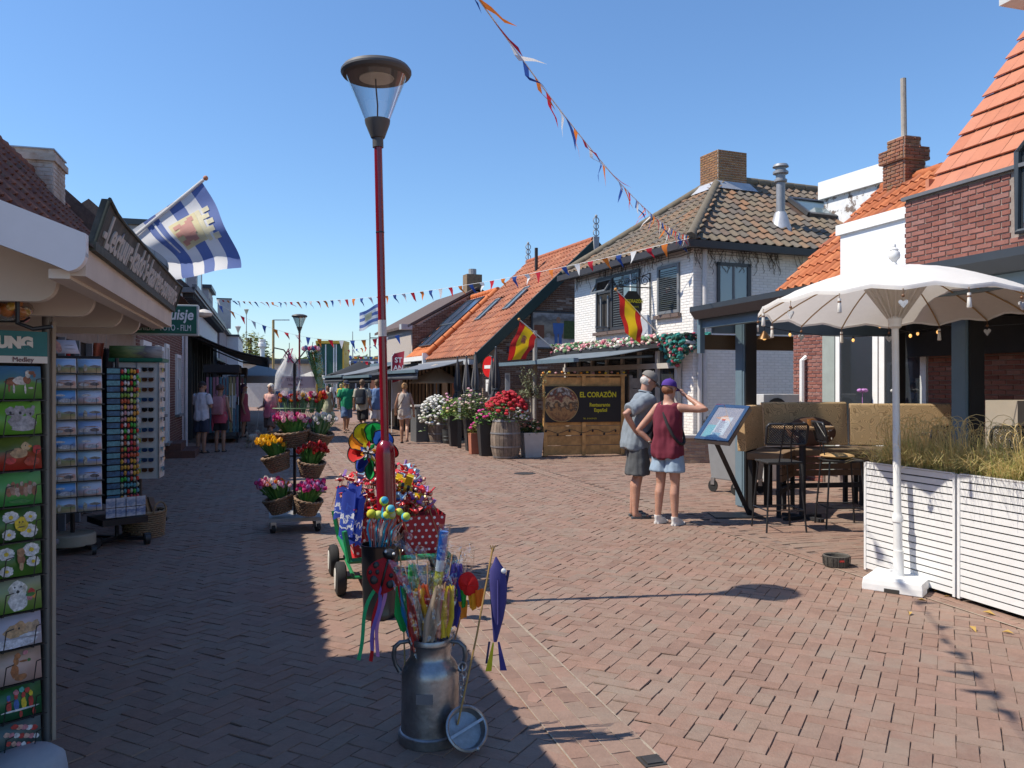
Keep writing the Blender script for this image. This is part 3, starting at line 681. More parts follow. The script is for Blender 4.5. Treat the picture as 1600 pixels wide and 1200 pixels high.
w = MB(); w.box(7.515,13,0,8.2,2.70,3.90); w.box(8.815,13,0,9.2,0,2.70); w.box(8.9,13,9.2,12.3,0,3.3); wl_ = w.build('wall', M('brown_mortar', (.27,.22,.19), .95, var=.2, scale=20), h)
inwin = lambda a, z: not (5.5 < a < 6.68 and z > 3.15)
brick_wall(wl_, 0-8.2, 0, 2.74, 3.88, lambda a, z, d: Vector((7.515 - d, -a, z)), (RBO, RBS), lambda a, z: inwin(-a, z), 170, key=lambda c: c[0])
brick_wall(wl_, -9.2, 0, 0.0, 2.68, lambda a, z, d: Vector((8.815 - d, -a, z)), (RBO, RBS), None, 130, key=lambda c: c[0] - c[2]*1.5, seed=2)
brick_wall(wl_, 7.515, 9, 2.74, 3.88, lambda a, z, d: Vector((a, 8.2 + d, z)) if False else Vector((16.5 - a, 8.2 + d, z)), (RBO, RBS), None, seed=6)
MB().box(7.46,7.9,0,8.22,3.885,3.925).build('coping', M('coping_grey', (.16,.16,.165), .5, .3), h)
ea = Vector((0,-1,0)); eb = Vector((1.54,0,2.15)).normalized()
w = MB(); w.prism([(7.9,3.95),(12.6,10.5),(13,3.95)], 0, 8.23, lambda a, b, cc: Vector((a, cc, b))); w.build('roof_deck', WOODD, h, fix=True)
tile_roof(h, (7.86,8.27,3.98), ea, eb, 30, 18, .24, .325, (TERO, TERS), None, 260, key=lambda p: -p.y, kind='flat', lift=.028)
MB().box(7.9,8.0,8.235,8.29,3.96,4.2).build('verge', TERO, h)
d = MB(); d.box(7.75,11.2,4.1,7.08,5.82,6.02); dm = d.build('dormer_roof', M('dormer_edge', (.5,.5,.48), .5), h); MB().box(8.1,11.0,4.2,6.85,5.82-.9,5.82).build('dormer_wall', WHITE, h)
f = MB(); f.tube([(7.48,5.6,3.25),(7.48,5.6,4.05),(7.48,5.7,4.14),(7.48,6.5,4.14),(7.48,6.61,4.05),(7.48,6.61,3.22),(7.48,5.6,3.22)], .035, 6); f = f.build('window', ANTH, h)
MB().box(7.5,7.52,5.6,6.6,3.22,4.12).build('pane', PANE, f)
# white rendered link, white window wall
w = MB(); w.box(7.6,9.2,8.24,9.5,2.7,3.72); w.build('rendered_box', M('render_white', (.74,.76,.78), .7, var=.03), h)
MB().box(7.56,9.25,8.23,9.55,3.70,3.84).build('box_trim', WHITE, h)
for i, (a0, a1) in enumerate(((9.35,10.15),(10.3,11.15))):
    f = MB(); f.box(8.86,8.9,a0-.06,a0+.05,.3,2.68); f.box(8.86,8.9,a1-.05,a1+.06,.3,2.68); f.box(8.86,8.9,a0,a1,2.6,2.68); f.box(8.86,8.9,a0,a1,.3,.4)
    f = f.build('window', WHITE, h); MB().box(8.885,8.895,a0,a1,.4,2.6).build('pane', PANE, f)
MB().box(8.84,8.88,11.2,11.5,.2,2.68).build('panel', M('sage_panel', (.30,.34,.31), .6), h)
w = MB(); w.box(8.86,8.9,11.5,12.3,0,2.7); w.build('brick_pier_core', MORT, h)
brick_wall(h, -12.3, -11.5, 0, 2.68, lambda a, z, d: Vector((8.86 - d, -a, z)), (RBO, RBS), seed=9)
brick_wall(h, 8.9, 10.5, 0, 3.2, lambda a, z, d: Vector((a, 12.3+d, z)), (RBO, RBS), seed=19)
MB().tube([(8.78,11.95,0),(8.78,11.95,2.05),(8.86,11.95,2.1)], .045, 8).build('downpipe', WHITE, h)
# house behind with the orange pantile roof and the leaning brick chimney
h = S('orange_pantile_house', 'small house with orange pantile roof and weathered brick chimney behind the white box', 'house')
w = MB(); w.prism([(8.62,3.3),(10.75,5.22),(12.9,3.3)], 7.9, 12.28, lambda a, b, cc: Vector((a, cc, b))); w.box(9.0,12.6,8,12.2,2.71,3.3); w.build('gable_wall', M('pale_mortar'), h, fix=True)
ea, eb = Vector((0,-1,0)), Vector((2.1,0,1.89)).normalized()
tile_roof(h, (8.55,12.36,3.26), ea, eb, 21, 10, .21, .30, (PNO, PNS), None, 210)
w = MB(); 
for i in range(13): w.cyl((10.78,12.3-i*.33,5.24),(10.78,11.95-i*.33,5.26),.10,.09,8)
w.build('ridge_tiles', PNS, h, 50)
ch = MB(); ch.box(10.55,11.0,11.55,12.05,4.9,5.55); ch.box(10.5,11.05,11.5,12.1,5.55,5.78); ch.box(10.6,10.95,11.6,12.0,5.78,5.98); ch = ch.build('chimney', MORT, h)
OBO = tinted('old_orange_brick', [(.30,.12,.07),(.24,.10,.06),(.20,.10,.07),(.35,.16,.09)], .9, False, .5, .3, 12, ((.22,.16,.07),3,.5,.6))
for z0, z1, x, y0, y1, xx in ((4.9,5.55,10.55,11.55,12.05,11.0),(5.55,5.78,10.5,11.5,12.1,11.05),(5.78,5.98,10.6,11.6,12.0,10.95)):
    brick_wall(ch, -y1, -y0, z0, z1, lambda a, z, d: Vector((x - d, -a, z)), (OBO, OBO), d=.02); brick_wall(ch, x, xx, z0, z1, lambda a, z, d: Vector((a, y0 - d, z)), (OBO, OBO), d=.02)
MB().tube([(10.78,11.8,5.95),(10.76,11.8,7.05)], .05, 10).build('flue_pole', M('bleached_wood', (.34,.31,.27), .85, var=.25, scale=8), ch)
# peeling white block behind
h = thing('peeling_white_block', 'flat roofed block with peeling white paint between the two tiled roofs', 'building', (8.92,19.2,0), AZ)
PEEL = M('peeling_paint', (.70,.71,.72), .8, col2=(.16,.12,.10), mixs=1.1, bump=.3)
pr = PEEL.node_tree.nodes
for nd in pr:
    if nd.type == 'MAP_RANGE' and abs(nd.inputs[1].default_value - .42) < .01: nd.inputs[1].default_value = .52; nd.inputs[2].default_value = .55
MB().box(0,6,0,2.1,0,6.6).build('wall', PEEL, h); w = MB(); w.box(-.1,6.1,-.1,2.2,6.45,6.9); w.build('roof_edge', WHITE, h)
# ---- pergola
h = S('terrace_pergola', 'dark blue grey steel pergola over the terrace in front of the brick restaurant', 'pergola')
w = MB()
w.prism([(5.40,2.60),(5.48,2.50),(5.62,2.50),(5.62,2.665),(5.40,2.665)], 2.0, 9.75, lambda a, b, cc: Vector((a, cc, b))); w.build('gutter_fascia', M('fascia_charcoal', (.05,.058,.068), .35, .2, var=.06), h, fix=True)
w = MB(); w.box(5.56,5.68,2.0,9.72,2.385,2.498); w.build('front_beam', GREYB, h)
MB().box(5.62,8.8,2.0,6.6,2.63,2.66).build('roof_panel', M('roof_dark', (.035,.03,.028), .5), h); MB().box(5.62,8.8,6.6,9.7,2.63,2.642).build('roof_glass', SEE, h)
for u in (2.2,5.9,9.5):
    w = MB(); w.box(6.0,6.16,u-.08,u+.08,0,2.6) if u < 9 else w.box(6.0,6.15,u-.11,u+.05,0,2.6); w.build('post', GREYB, h, bevel=.006); MB().box(5.99,6.0,u-.078,u+.078,.02,2.6).build('post_face', GREYB, h)
    MB().box(6.02,6.18,u-.102 if u < 9 else u-.13,u-.081 if u < 9 else u-.111,0,2.6).build('post_shade_strip', M('post_shade', (.018,.018,.018), .5), h)  # black strip painting the unlit side of the post
for u in (9.62,): MB().box(5.7,8.8,u,u+.08,2.32,2.6).build('end_beam', GREYB, h)
w = MB(); w.box(5.72,8.8,5.4,5.5,2.45,2.63); w.box(5.72,8.8,7.6,7.7,2.45,2.63); w.box(5.72,8.8,3.4,3.5,2.45,2.63); w.build('rafters', BLACKM, h, kind='stuff')
MB().box(8.66,8.8,2.0,9.6,2.02,2.62).build('rear_beam', BLACKM, h)
w = MB(); w.box(5.55,7.0,9.72,9.76,2.10,2.30); w.build('smoked_board', M('smoked_board', (.10,.065,.035), .35, var=.15, scale=3), h); MB().box(5.53,5.60,9.70,9.78,2.05,2.5).build('end_post', GREYB, h)
MB().box(8.4,8.52,9.3,9.42,0,2.68).build('post', BLACKM, h); MB().box(8.4,8.52,6.9,7.02,0,2.68).build('post', BLACKM, h)
# string of warm bulbs
st = S('string_lights', 'string of warm light bulbs hung under the pergola roof', 'string lights')
cat = [(6.3 + 2.2*(i % 2), 9.5 - i*1.0) for i in range(7)]; w = MB(); bulbs = []
for (a, b_), (c_, d_) in zip(cat[:-1], cat[1:]):
    pts = [Vector((a+(c_-a)*t/6, b_+(d_-b_)*t/6, 2.42 - .16*math.sin(math.pi*t/6))) for t in range(7)]; w.tube(pts, .006, 4); bulbs += pts[1:-1:2]
w.build('cable', BLACK, st)
bm_ = M('bulb_glow', (1,.52,.16), .3, emit=.45); hb = M('bulb_amber', (.5,.25,.07), .1)
bme = MB().ball((0,0,-.045), .018, .018, .024, 8, 6).mesh('bulb', bm_, 60); sme = MB().cyl((0,0,-.02),(0,0,.01),.013,n=8).mesh('socket', BLACK)
for p in bulbs: o = mesh_obj('bulb', bme, st, p); mesh_obj('socket', sme, o)
lm_ = thing('copper_lamp', 'round amber lamp hanging at the pergola corner post', 'lamp', W(6.25,9.3,2.25), TH); lm_.scale = (.6,.6,.6)
MB().lathe([(.03,.14),(.13,.0),(.15,-.04)],14,cap=(True,False)).build('shade', M('copper', (.16,.08,.03), .4, .6), lm_, 40); MB().ball((0,0,-.01), .05).build('bulb', bm_, lm_, 60); MB().tube([(0,0,.14),(0,0,.42)], .005, 4).build('cord', BLACK, lm_)
# ---- small courtyard things
w = thing('low_brick_wall', 'low pale brick wall with stone coping beside the wheeled bin', 'wall', at(1063,724,16.9)*1, R(4)); w.location.z = 0
YB = [(.36,.27,.19),(.42,.32,.23),(.30,.22,.16),(.38,.25,.18)]
YBO = tinted('yellow_brick', YB, .85, True, .4, .15, 10); YBS = tinted('yellow_brick_far', YB, .85, False, .4, .15, 10)
MB().box(0,4.6,.012,.25,0,.52).build('core', MORT, w); brick_wall(w, 0, 4.6, 0, .52, lambda a, z, d: Vector((a, .012-d, z)), (YBO, YBS), None, 230); brick_wall(w, 0, .25, 0, .52, lambda a, z, d: Vector((-.0-d, .25-a, z)), (YBO, YBS))
MB().box(-.03,4.6,-.04,.29,.522,.58).build('coping', M('stone_coping', (.5,.48,.45), .8), w)
b = thing('wheeled_bin', 'grey wheeled waste container with black lid behind the menu stand', 'bin', (3.40,12.3,0), TH + R(12)); b.scale = (.6,.8,.92)
w = MB(); w.rings([[Vector((x*s_, y*s_, z)) for x, y in ((-.55,-.4),(.55,-.4),(.55,.4),(-.55,.4))] for s_, z in ((.82,.22),(1,1.12))]); w.build('body', M('bin_grey', (.22,.23,.24), .5, var=.08), b, bevel=.02)
w = MB(); w.box(-.6,.6,-.45,.45,1.13,1.19); w.box(-.55,.55,-.4,.4,1.19,1.25); w.build('lid', M('bin_lid', (.03,.032,.036), .45), b, bevel=.02)
wm = MB(); wm.cyl((-.03,0,.1),(.03,0,.1),.1,n=16).cyl((-.032,0,.1),(.032,0,.1),.05,n=10); wme = wm.mesh('wheel', RUB, 40); fm = MB().box(-.05,.05,-.04,.04,.12,.24).mesh('caster_fork', STEEL)
for x, y in ((-.42,-.3),(.42,-.3),(-.42,.3),(.42,.3)): o = mesh_obj('wheel', wme, b, (x,y,0), (0,0,.4)); mesh_obj('caster_fork', fm, o)
b = thing('outdoor_air_unit', 'grey box of an air conditioner on the far courtyard wall', 'air unit', W(8.3,12.0,1.25), TH)
MB().box(-.35,.35,-.15,.15,-.3,.22).build('casing', M('casing_grey', (.5,.5,.48), .5), b, bevel=.01); MB().cyl((-.1,-.155,-.04),(-.1,-.17,-.04),.2,n=18).build('fan_grille', BLACKM, b); MB().box(-.3,.3,-.1,.1,-1.25,-.3).build('stand', M('casing_grey'), b)

# ================================================================== THE WHITE CORNER HOUSE (second frame)
ORI = Vector((3.9, 17.5, 0))
def C_(x, y, z=0): return ORI + Vector((x*CA - y*SA, x*SA + y*CA, z))
h = thing('white_brick_house', 'white painted brick house with grey brown hipped tile roof on the corner', 'house', ORI, AZ)
WB = [(.79,.76,.71),(.82,.79,.75),(.76,.73,.68),(.81,.785,.74)]
WBS = tinted('white_brick', WB, .75, False, .4, .08, 8, ((.50,.46,.42), 3.2, .72, .2))
w = MB(); w.box(0.012,9,.012,5.6,0,4.7); wl_ = w.build('wall', M('white_joint', (.66,.64,.60), .85, var=.1, scale=10), h)
wf = [(2.15,4.32,3.02,4.42),(.503,1.376,3.24,4.34)]      # street face openings (y0,y1,z0,z1)
ws = [(.62,1.52,3.3,4.31)]                               # side face openings (x0,x1,z0,z1)
brick_wall(wl_, -5.6, 0, 0, 4.68, lambda a, z, d: Vector((.010-d*.3, -a, z)), (WBS, WBS), lambda a, z: not any(a0-.02 < -a < a1+.02 and b0-.02 < z < b1+.02 for a0, a1, b0, b1 in wf))
brick_wall(wl_, 0, 9, 0, 4.68, lambda a, z, d: Vector((a, .010-d*.3, z)), (WBS, WBS), lambda a, z: not any(a0-.02 < a < a1+.02 and b0-.02 < z < b1+.02 for a0, a1, b0, b1 in ws))
FRM = M('frame_dark', (.05,.052,.058), .45, var=.08); FRG = M('frame_grey', (.17,.18,.19), .45)
BL = M('blind_slat', (.075,.09,.095), .5, var=.05)
for k, (a0, a1, b0, b1) in enumerate(wf):
    f = MB(); t = .07
    f.box(-.03,.06,a0,a0+t,b0,b1); f.box(-.03,.06,a1-t,a1,b0,b1); f.box(-.03,.06,a0+t,a1-t,b1-t,b1); f.box(-.03,.06,a0+t,a1-t,b0,b0+t)
    if k == 0: f.box(-.03,.06,3.45,3.55,b0+t,b1-t); f.box(-.02,.05,3.55,a1-t,b1-.42,b1-.36)
    f = f.build('window', FRG if k else FRM, h)
    MB().box(-.004,.004,a0+t,(3.45 if k == 0 else a1-t),b0+t,b1-t).build('pane', PANE, f)
    if k == 0:
        MB().box(-.004,.004,3.55,a1-t,b0+t,b1-t).build('open_part_shade', DARK, f)  # flat panel, shade behind the open casement put into its colour
        q = MB(); q.box(-.22,-.19,3.5,4.25,b1-.40,b1-.36); q.box(-.02,.0,3.5,4.25,b1-.1,b1-.06); q.bar((-.2,3.5,b1-.38),(0,3.5,b1-.08),.04,.04); q.bar((-.2,4.25,b1-.38),(0,4.25,b1-.08),.04,.04); q.build('top_vent', FRG, f)
        q = MB(); q.quad((-.2,3.5,b1-.38),(-.2,4.25,b1-.38),(-.01,4.25,b1-.08),(-.01,3.5,b1-.08)); q.build('vent_pane', SEE, f)
        q = MB(); q.box(-.08,-.04,3.56,3.62,b0+.08,b1-.5); q.box(-.1,-.06,3.9,3.95,b0+.08,b1-.5); q.box(-.42,-.02,3.6,3.63,b0+.06,b0+.1);  q.build('casement', FRG, f)
        MB().box(-.012,-.006,2.3,2.9,b0+.1,b1-.1).build('curtain', M('net_curtain', (.16,.23,.26), .6), f); MB().box(-.016,-.0125,2.55,2.6,b0+.08,b1-.08).build('curtain_edge', WHITE, f)
    q = MB(); n = 20
    for i in range(n): z = b0 + .1 + (b1-b0-.2)*i/n; q.box(-.02,-.007,(a0+t+.02 if k else 2.95),(a1-t-.02 if k else 3.4),z,z+.012)
    q.build('blind', BL if k else M('blind_dark', (.12,.14,.15)), f, kind='stuff')
    MB().box(-.09,.02,a0-.06,a1+.06,b0-.10,b0-.02).build('sill', M('sill_brown', (.14,.10,.085), .6), f)
for (a0, a1, b0, b1) in ws:
    f = MB(); f.box(a0,a0+.07,-.03,.06,b0,b1); f.box(a1-.09,a1,-.03,.06,b0,b1); f.box(a0,a1,-.03,.06,b1-.07,b1); f = f.build('window', FRM, h)
    MB().box(a0+.07,a1-.09,-.004,.004,b0,b1-.07).build('pane', glass('pane_pale', (.24,.28,.28), .06), f); MB().box(a0+.42,a0+.46,-.03,-.005,b0,b1-.07).build('glazing_bar', FRG, f)
# roof: hip with pantiles; eave boards
zE, zR, ov = 4.70, 6.95, .22
q = 2.81 + ov
w = MB(); e0, e1, e2, e3 = (-ov,-ov,zE), (9.0,-ov,zE), (9.0,5.62+ov,zE), (-ov,5.62+ov,zE); r0, r1 = (2.81,2.81,zR), (6.4,2.81,zR+.02)
w.add([e0,e1,e2,e3,r0,(9.0,2.81,zR)], [(3,2,1,0),(0,1,5,4),(2,3,4,5),(3,0,4),(1,2,5)]); w.build('roof_deck', WOODD, h)
HT = [(.155,.13,.095),(.20,.155,.105),(.13,.115,.10),(.24,.16,.10),(.11,.10,.09),(.27,.15,.085),(.17,.15,.12)]
HTO = tinted('brown_pantile', HT, .85, True, .5, .2, 10, ((.09,.08,.07),2.5,.58,.6)); HTS = tinted('brown_pantile_far', HT, .85, False, .5, .2, 10, ((.09,.08,.07),2.5,.58,.6))
sl_ = math.hypot(q, zR - zE); eb = Vector((0, q, zR-zE)).normalized()
tile_roof(h, (-ov,-ov,zE+.01), (1,0,0), eb, 36, 12, .25, sl_/12, (HTO, HTS), lambda a, b: a > b/sl_*q - .12 and not (4.35 < a < 5.75 and 1.9 < b < 2.9), 300, key=lambda p: p.x + p.z*.3)
eb2 = Vector((q, 0, zR-zE)).normalized()
tile_roof(h, (-ov,5.62+ov,zE+.01), (0,-1,0), eb2, 24, 12, .252, sl_/12, (HTO, HTS), lambda a, b: b/sl_*q - .12 < a < 2*q - b/sl_*q + .12, 0)
w = MB()
for i in range(13):
    t0, t1 = i/13, (i+1.12)/13; p = Vector(e0); r_ = Vector(r0); w.cyl(p.lerp(r_, t0)+Vector((0,0,.06)), p.lerp(r_, min(t1,1))+Vector((0,0,.085)), .12, .10, 8)
for i in range(16): w.cyl((2.8+i*.4,2.81,zR+.05),(3.24+i*.4,2.81,zR+.075),.12,.10,8)
for i in range(13):
    t0, t1 = i/13, (i+1.12)/13; p = Vector(e3); r_ = Vector(r0); w.cyl(p.lerp(r_, t0)+Vector((0,0,.06)), p.lerp(r_, min(t1,1))+Vector((0,0,.085)), .12, .10, 8)
w.build('ridge_tiles', HTS, h, 50, kind='stuff')
GUT = M('gutter_brown', (.035,.028,.027), .5, var=.15)
w = MB(); w.box(-ov-.14,9,-ov-.14,-ov-.02,zE-.16,zE-.01); w.box(-ov-.14,-ov-.02,-ov-.02,5.75+ov,zE-.16,zE-.01); w.build('gutter', GUT, h)
w = MB(); w.box(-ov-.02,9,-ov-.02,.0,zE-.12,zE-.06); w.box(-ov-.02,0,0,5.62+ov,zE-.12,zE-.06); w.build('soffit', GUT, h)
ch = MB(); ch.box(2.45,3.35,2.4,3.15,6.3,7.62); ch = ch.build('chimney', MORT, h)
CBO = tinted('ochre_brick', [(.24,.12,.06),(.30,.15,.07),(.20,.11,.06),(.33,.18,.08)], .9, True, .5, .25, 10, ((.20,.17,.05),2,.55,.5))
brick_wall(ch, 2.45, 3.35, 6.75, 7.62, lambda a, z, d: Vector((a, 2.4-d, z)), (CBO, CBO), None, 90); brick_wall(ch, -3.15, -2.4, 6.75, 7.62, lambda a, z, d: Vector((2.45-d, -a, z)), (CBO, CBO), None, 90)
brick_wall(ch, -2.4, -2.4+.0, 6, 7, lambda a, z, d: Vector((3.35, a, z)), (CBO, CBO))
LEAD = M('lead_flashing', (.42,.43,.46), .5, .3, var=.15, scale=5)
w = MB(); w.rings([[Vector((2.9+x*s_, 2.78+y*s_, z)) for x, y in ((-.5,-.42),(.5,-.42),(.5,.42),(-.5,.42))] for s_, z in ((1.35,6.6),(1.02,6.82))]); w.build('flashing', LEAD, ch)
def onroof(x, b, up=0): p = Vector((x,-ov,zE)) + eb*b; return p + Vector((0,-eb.z,eb.y))*up
fp = MB(); b0 = onroof(3.05, 1.25); fp.cyl(b0+Vector((0,0,-.1)), b0+Vector((0,0,1.15)), .105, n=16); fp.lathe([(.105,1.0),(.15,1.03),(.15,1.08),(.11,1.1),(.11,1.2),(.18,1.22),(.18,1.27),(.12,1.31),(.12,1.36),(.19,1.38),(.16,1.44)], 16, b0)
fl_ = fp.build('flue_pipe', M('flue_grey', (.26,.27,.29), .55, .3, var=.12), h, 40); MB().lathe([(.30,-.22),(.16,.22),(.13,.3)], 12, b0).build('flue_flashing', LEAD, fl_, 40)
f = MB(); a0, a1, c0, c1 = 4.4, 5.65, 1.95, 2.85
for p, r_ in (((a0,c0),(a1,c0)),((a0,c1),(a1,c1)),((a0,c0),(a0,c1)),((a1,c0),(a1,c1))): f.bar(onroof(p[0],p[1],.07), onroof(r_[0],r_[1],.07), .1, .1, eb)
f = f.build('roof_window', FRM, h); MB().add([onroof(a0,c0,.08),onroof(a1,c0,.08),onroof(a1,c1,.08),onroof(a0,c1,.08)], [(0,1,2,3)]).build('pane', glass('roof_pane', (.12,.17,.19), .05), f)
MB().tube([(.26,-.06,0),(.26,-.06,4.55)], .055, 10).build('downpipe', M('pipe_cream', (.58,.56,.54), .5), h)
MB().tube([(.12,-.07,0),(.12,-.07,2.35),(.05,-.07,2.5),(-.25,-.07,2.55)], .05, 8).build('downpipe', M('pipe_cream'), h)
# bare creeper stems under the gutter
w = MB(); rr = random.Random(4)
for i in range(46):
    y = rr.uniform(.0, 5.5); p = [Vector((-.015, y, 4.6))]; 
    for k in range(rr.randrange(3, 7)): p.append(p[-1] + Vector((0, rr.uniform(-.06,.06), -rr.uniform(.03,.09))))
    w.tube(p, .006, 3)
for i in range(52):
    x = rr.uniform(.0, 2.3) if i < 44 else rr.uniform(0,4); p = [Vector((x,-.015, 4.58))]; 
    for k in range(rr.randrange(3, 9)): p.append(p[-1] + Vector((rr.uniform(-.06,.06), 0, -rr.uniform(.03,.09))))
    w.tube(p, .006, 3)
for k in range(3):
    w.tube([Vector((-.015, y*.5, 4.58 - .06*k + .03*rr.random())) for y in range(12)], .007, 3); w.tube([Vector((x*.4,-.015, 4.58 - .06*k + .03*rr.random())) for x in range(7)], .007, 3)
cr = thing('bare_creeper', 'bare brown creeper stems hanging under the gutter of the white house', 'creeper', ORI, AZ); w.build('stems', M('creeper_stem', (.09,.075,.065), .9), cr, kind='stuff')
# hanging shop sign and bracket
hs = thing('hanging_sign', 'black six sided hanging sign with yellow lettering on a scrolled iron bracket', 'sign', C_(0,1.68,3.9), AZ)
w = MB(); w.tube([(-.95,0,.0),(0,0,.0)], .014, 6); w.tube([(-.02,0,.35),(-.02,0,-1.0)], .016, 6)
for k, (cx, r_) in enumerate(((-.16,.13),(-.42,.11),(-.64,.09),(-.82,.06))):
    w.tube([Vector((cx + r_*(1-t/22)*math.cos(t*.6), 0, .03 + r_ + r_*(1-t/22)*math.sin(t*.6))) for t in range(18)], .010, 5)
w.tube([(-.9,0,0),(-.02,0,.35)], .01, 5); w.build('bracket', BLACK, hs)
hx = [(.27*math.cos(R(22.5+45*i)), .33*math.sin(R(22.5+45*i))) for i in range(8)]
w = MB(); w.prism([(a-.5, b-.40) for a, b in hx], -.015, .015, lambda a, b, c_: Vector((a, c_, b))); w.build('board', M('sign_black', (.015,.016,.016), .4), hs)
YEL = M('letter_yellow', (.62,.56,.02), .5, var=.05)
text('EL CORAZ\u00d6N', .105, YEL, hs, (-.5,-.02,-.33), sx=.85, bold=.003); text('RESTAURANTE', .05, YEL, hs, (-.5,-.02,-.46)); text('ESPA\u00d1OL', .05, YEL, hs, (-.5,-.02,-.53))
hs = thing('dish_panel', 'grey octagonal panel on the white wall below the right upstairs window', 'panel', C_(-.05,1.75,2.95), AZ)
w = MB(); w.prism([(a*1.05, b*1.05) for a, b in hx], -.06, -.03, lambda a, b, c_: Vector((c_ , a, b))); w.build('plate', M('panel_grey', (.40,.42,.45), .5), hs); MB().bar((-.04,0,-.05),(.04,0,-.05),.05,.05).build('mount', STEEL, hs)
# Spanish flags
SPR, SPY = (.56,.025,.02), (.80,.52,.015)
spn = ramp_mat('flag_red_yellow', [(0,SPR),(.25,SPY),(.75,SPR)], 'V', .8, trl=.4)
def spanish(lab, p0, p1, A, B_, Cc, Dd, crest):
    t = thing('spanish_flag', lab, 'flag', (0,0,0), 0, 'red and yellow flags on the white house')
    MB().tube([p0, p1], .014, 8).build('pole', M('pole_white'), t); MB().ball(p1, .035).build('knob', M('knob_wood', (.6,.28,.06), .4), t)
    def fn(a, b):
        p = A.lerp(Dd, a).lerp(B_.lerp(Cc, a), b); return p + Vector((.03*math.sin(a*8+b*4), .07*math.sin(a*7+b*5)*min(1,a*3), .015*math.sin(a*11)))
    o = sheet('cloth', fn, 24, 20, spn, t)
    if crest:
        CR = cloth('crest_brown', (.42,.16,.10), .3)
        for a0, a1, b0, b1 in ((.30,.44,.40,.60),(.26,.29,.38,.62),(.24,.27,.44,.56),(.45,.47,.43,.57)): decal(fn, a0, a1, b0, b1, 'crest', CR, o, -.008, 4, 4)
    return t
spanish('red and yellow flag with a crest streaming to the left over the grey awning', at(862,542,20.2), at(811,499,19.6), at(812,502,19.6), at(840,527,20.0), at(823,560,19.4), at(791,562,19.1), True)
spanish('red and yellow flag hanging limp in front of the hanging sign', at(1031,523,18.6), at(962,452,17.4), at(964,456,17.4), at(1003,494,18.0), at(1002,536,18.0), at(975,518,17.6), False)
# garland of cloth flowers along the front, its thick end at the corner
ga = thing('flower_garland', 'long garland of pale pink and green flowers along the front above the awning', 'garland', ORI, AZ)
gm = [M('bloom_%d' % i, c, .7, rand=.25) for i, c in enumerate(((.55,.32,.30),(.12,.26,.12),(.50,.44,.36),(.10,.18,.07),(.45,.12,.16),(.6,.55,.5)))]
w = MB(); rr = random.Random(6)
for i in range(520):
    w.cur = rr.randrange(6); y = .6 + 5.8*rr.random(); M_ = Matrix.Rotation(rr.uniform(0,6), 3, 'Z') @ Matrix.Rotation(rr.uniform(-1,1), 3, 'X'); s_ = rr.uniform(.04,.08)
    w.ball((-.22 + rr.uniform(-.12,.08), y, 2.66 + rr.uniform(-.1,.1)), s_, s_, s_*.5, 5, 3, M_)
w.build('flowers', gm, ga, kind='stuff'); w = MB(); w.box(-.32,-.1,.5,6.5,2.46,2.56); w.build('box', BLACKM, ga)
ga = thing('flower_garland', 'dark green and turquoise garland hanging in a bunch round the house corner', 'garland', ORI, AZ)
gm2 = [M('bunch_%d' % i, c, .6) for i, c in enumerate(((.02,.16,.14),(.03,.09,.05),(.02,.06,.05),(.35,.05,.08),(.04,.25,.22),(.5,.45,.4)))]
w = MB()
for i in range(340):
    w.cur = rr.choice((0,0,1,1,2,2,4,4,3,5)); t = rr.random(); y = .75 - 1.0*t; x = -.28 if t < .7 else -.28 + (t-.7)*1.6; s_ = rr.uniform(.035,.07)
    w.ball((x + rr.uniform(-.09,.06), y + rr.uniform(-.08,.08), 2.72 - rr.random()**1.4*(.25 + .42*math.sin(min(1,t*1.1)*math.pi))), s_, s_, s_*.6, 5, 3, Matrix.Rotation(rr.uniform(0,6), 3, 'X'))
w.build('flowers', gm2, ga, kind='stuff'); w = MB(); w.tube([(-.26,.75,2.7),(-.26,-.2,2.72),(.1,-.2,2.66)], .02, 5); w.build('cord', BLACK, ga)
# its awning (profile towards the street = -x)
def SA_(n, l, c, **k): return thing(n, l, c, ORI, AZ, **k)
t = SA_('restaurant_awning', 'wide slate grey awning over the restaurant terrace of the white house', 'awning')
AWC = cloth('awning_slate', (.155,.19,.22), .1)
sheet('fabric', lambda a, b: Vector((-.05-2.15*b, 1.25+4.7*a, 2.52-.33*b-.05*math.sin(math.pi*b))), 10, 10, AWC, t, .012)
MB().box(-2.27,-2.15,1.2,6.0,2.13,2.22).build('front_bar', GREYB, t); MB().box(-.2,.0,1.2,6.0,2.44,2.6).build('cassette', ANTH, t)
for y in (1.5,3.6,5.7): MB().tube([(-.05,y,2.3),(-1.1,y+.4,2.25),(-2.2,y,2.16)], .035, 6).build('arm', GREYB, t)
# ground floor front under the awning
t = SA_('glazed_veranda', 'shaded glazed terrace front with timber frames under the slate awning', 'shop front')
w = MB(); w.box(-.12,-.02,.4,5.9,0,.8); w.build('base_wall', M('render_taupe', (.30,.27,.24), .8), t); w = MB()  # base wall in one even grey-brown render
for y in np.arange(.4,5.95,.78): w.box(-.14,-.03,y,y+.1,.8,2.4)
w.box(-.16,-.02,.4,6.0,2.0,2.12); w.build('frame', M('frame_cream', (.45,.42,.38), .6), t); MB().box(-.07,-.05,.5,5.9,.8,2.4).build('pane', PANE, t)
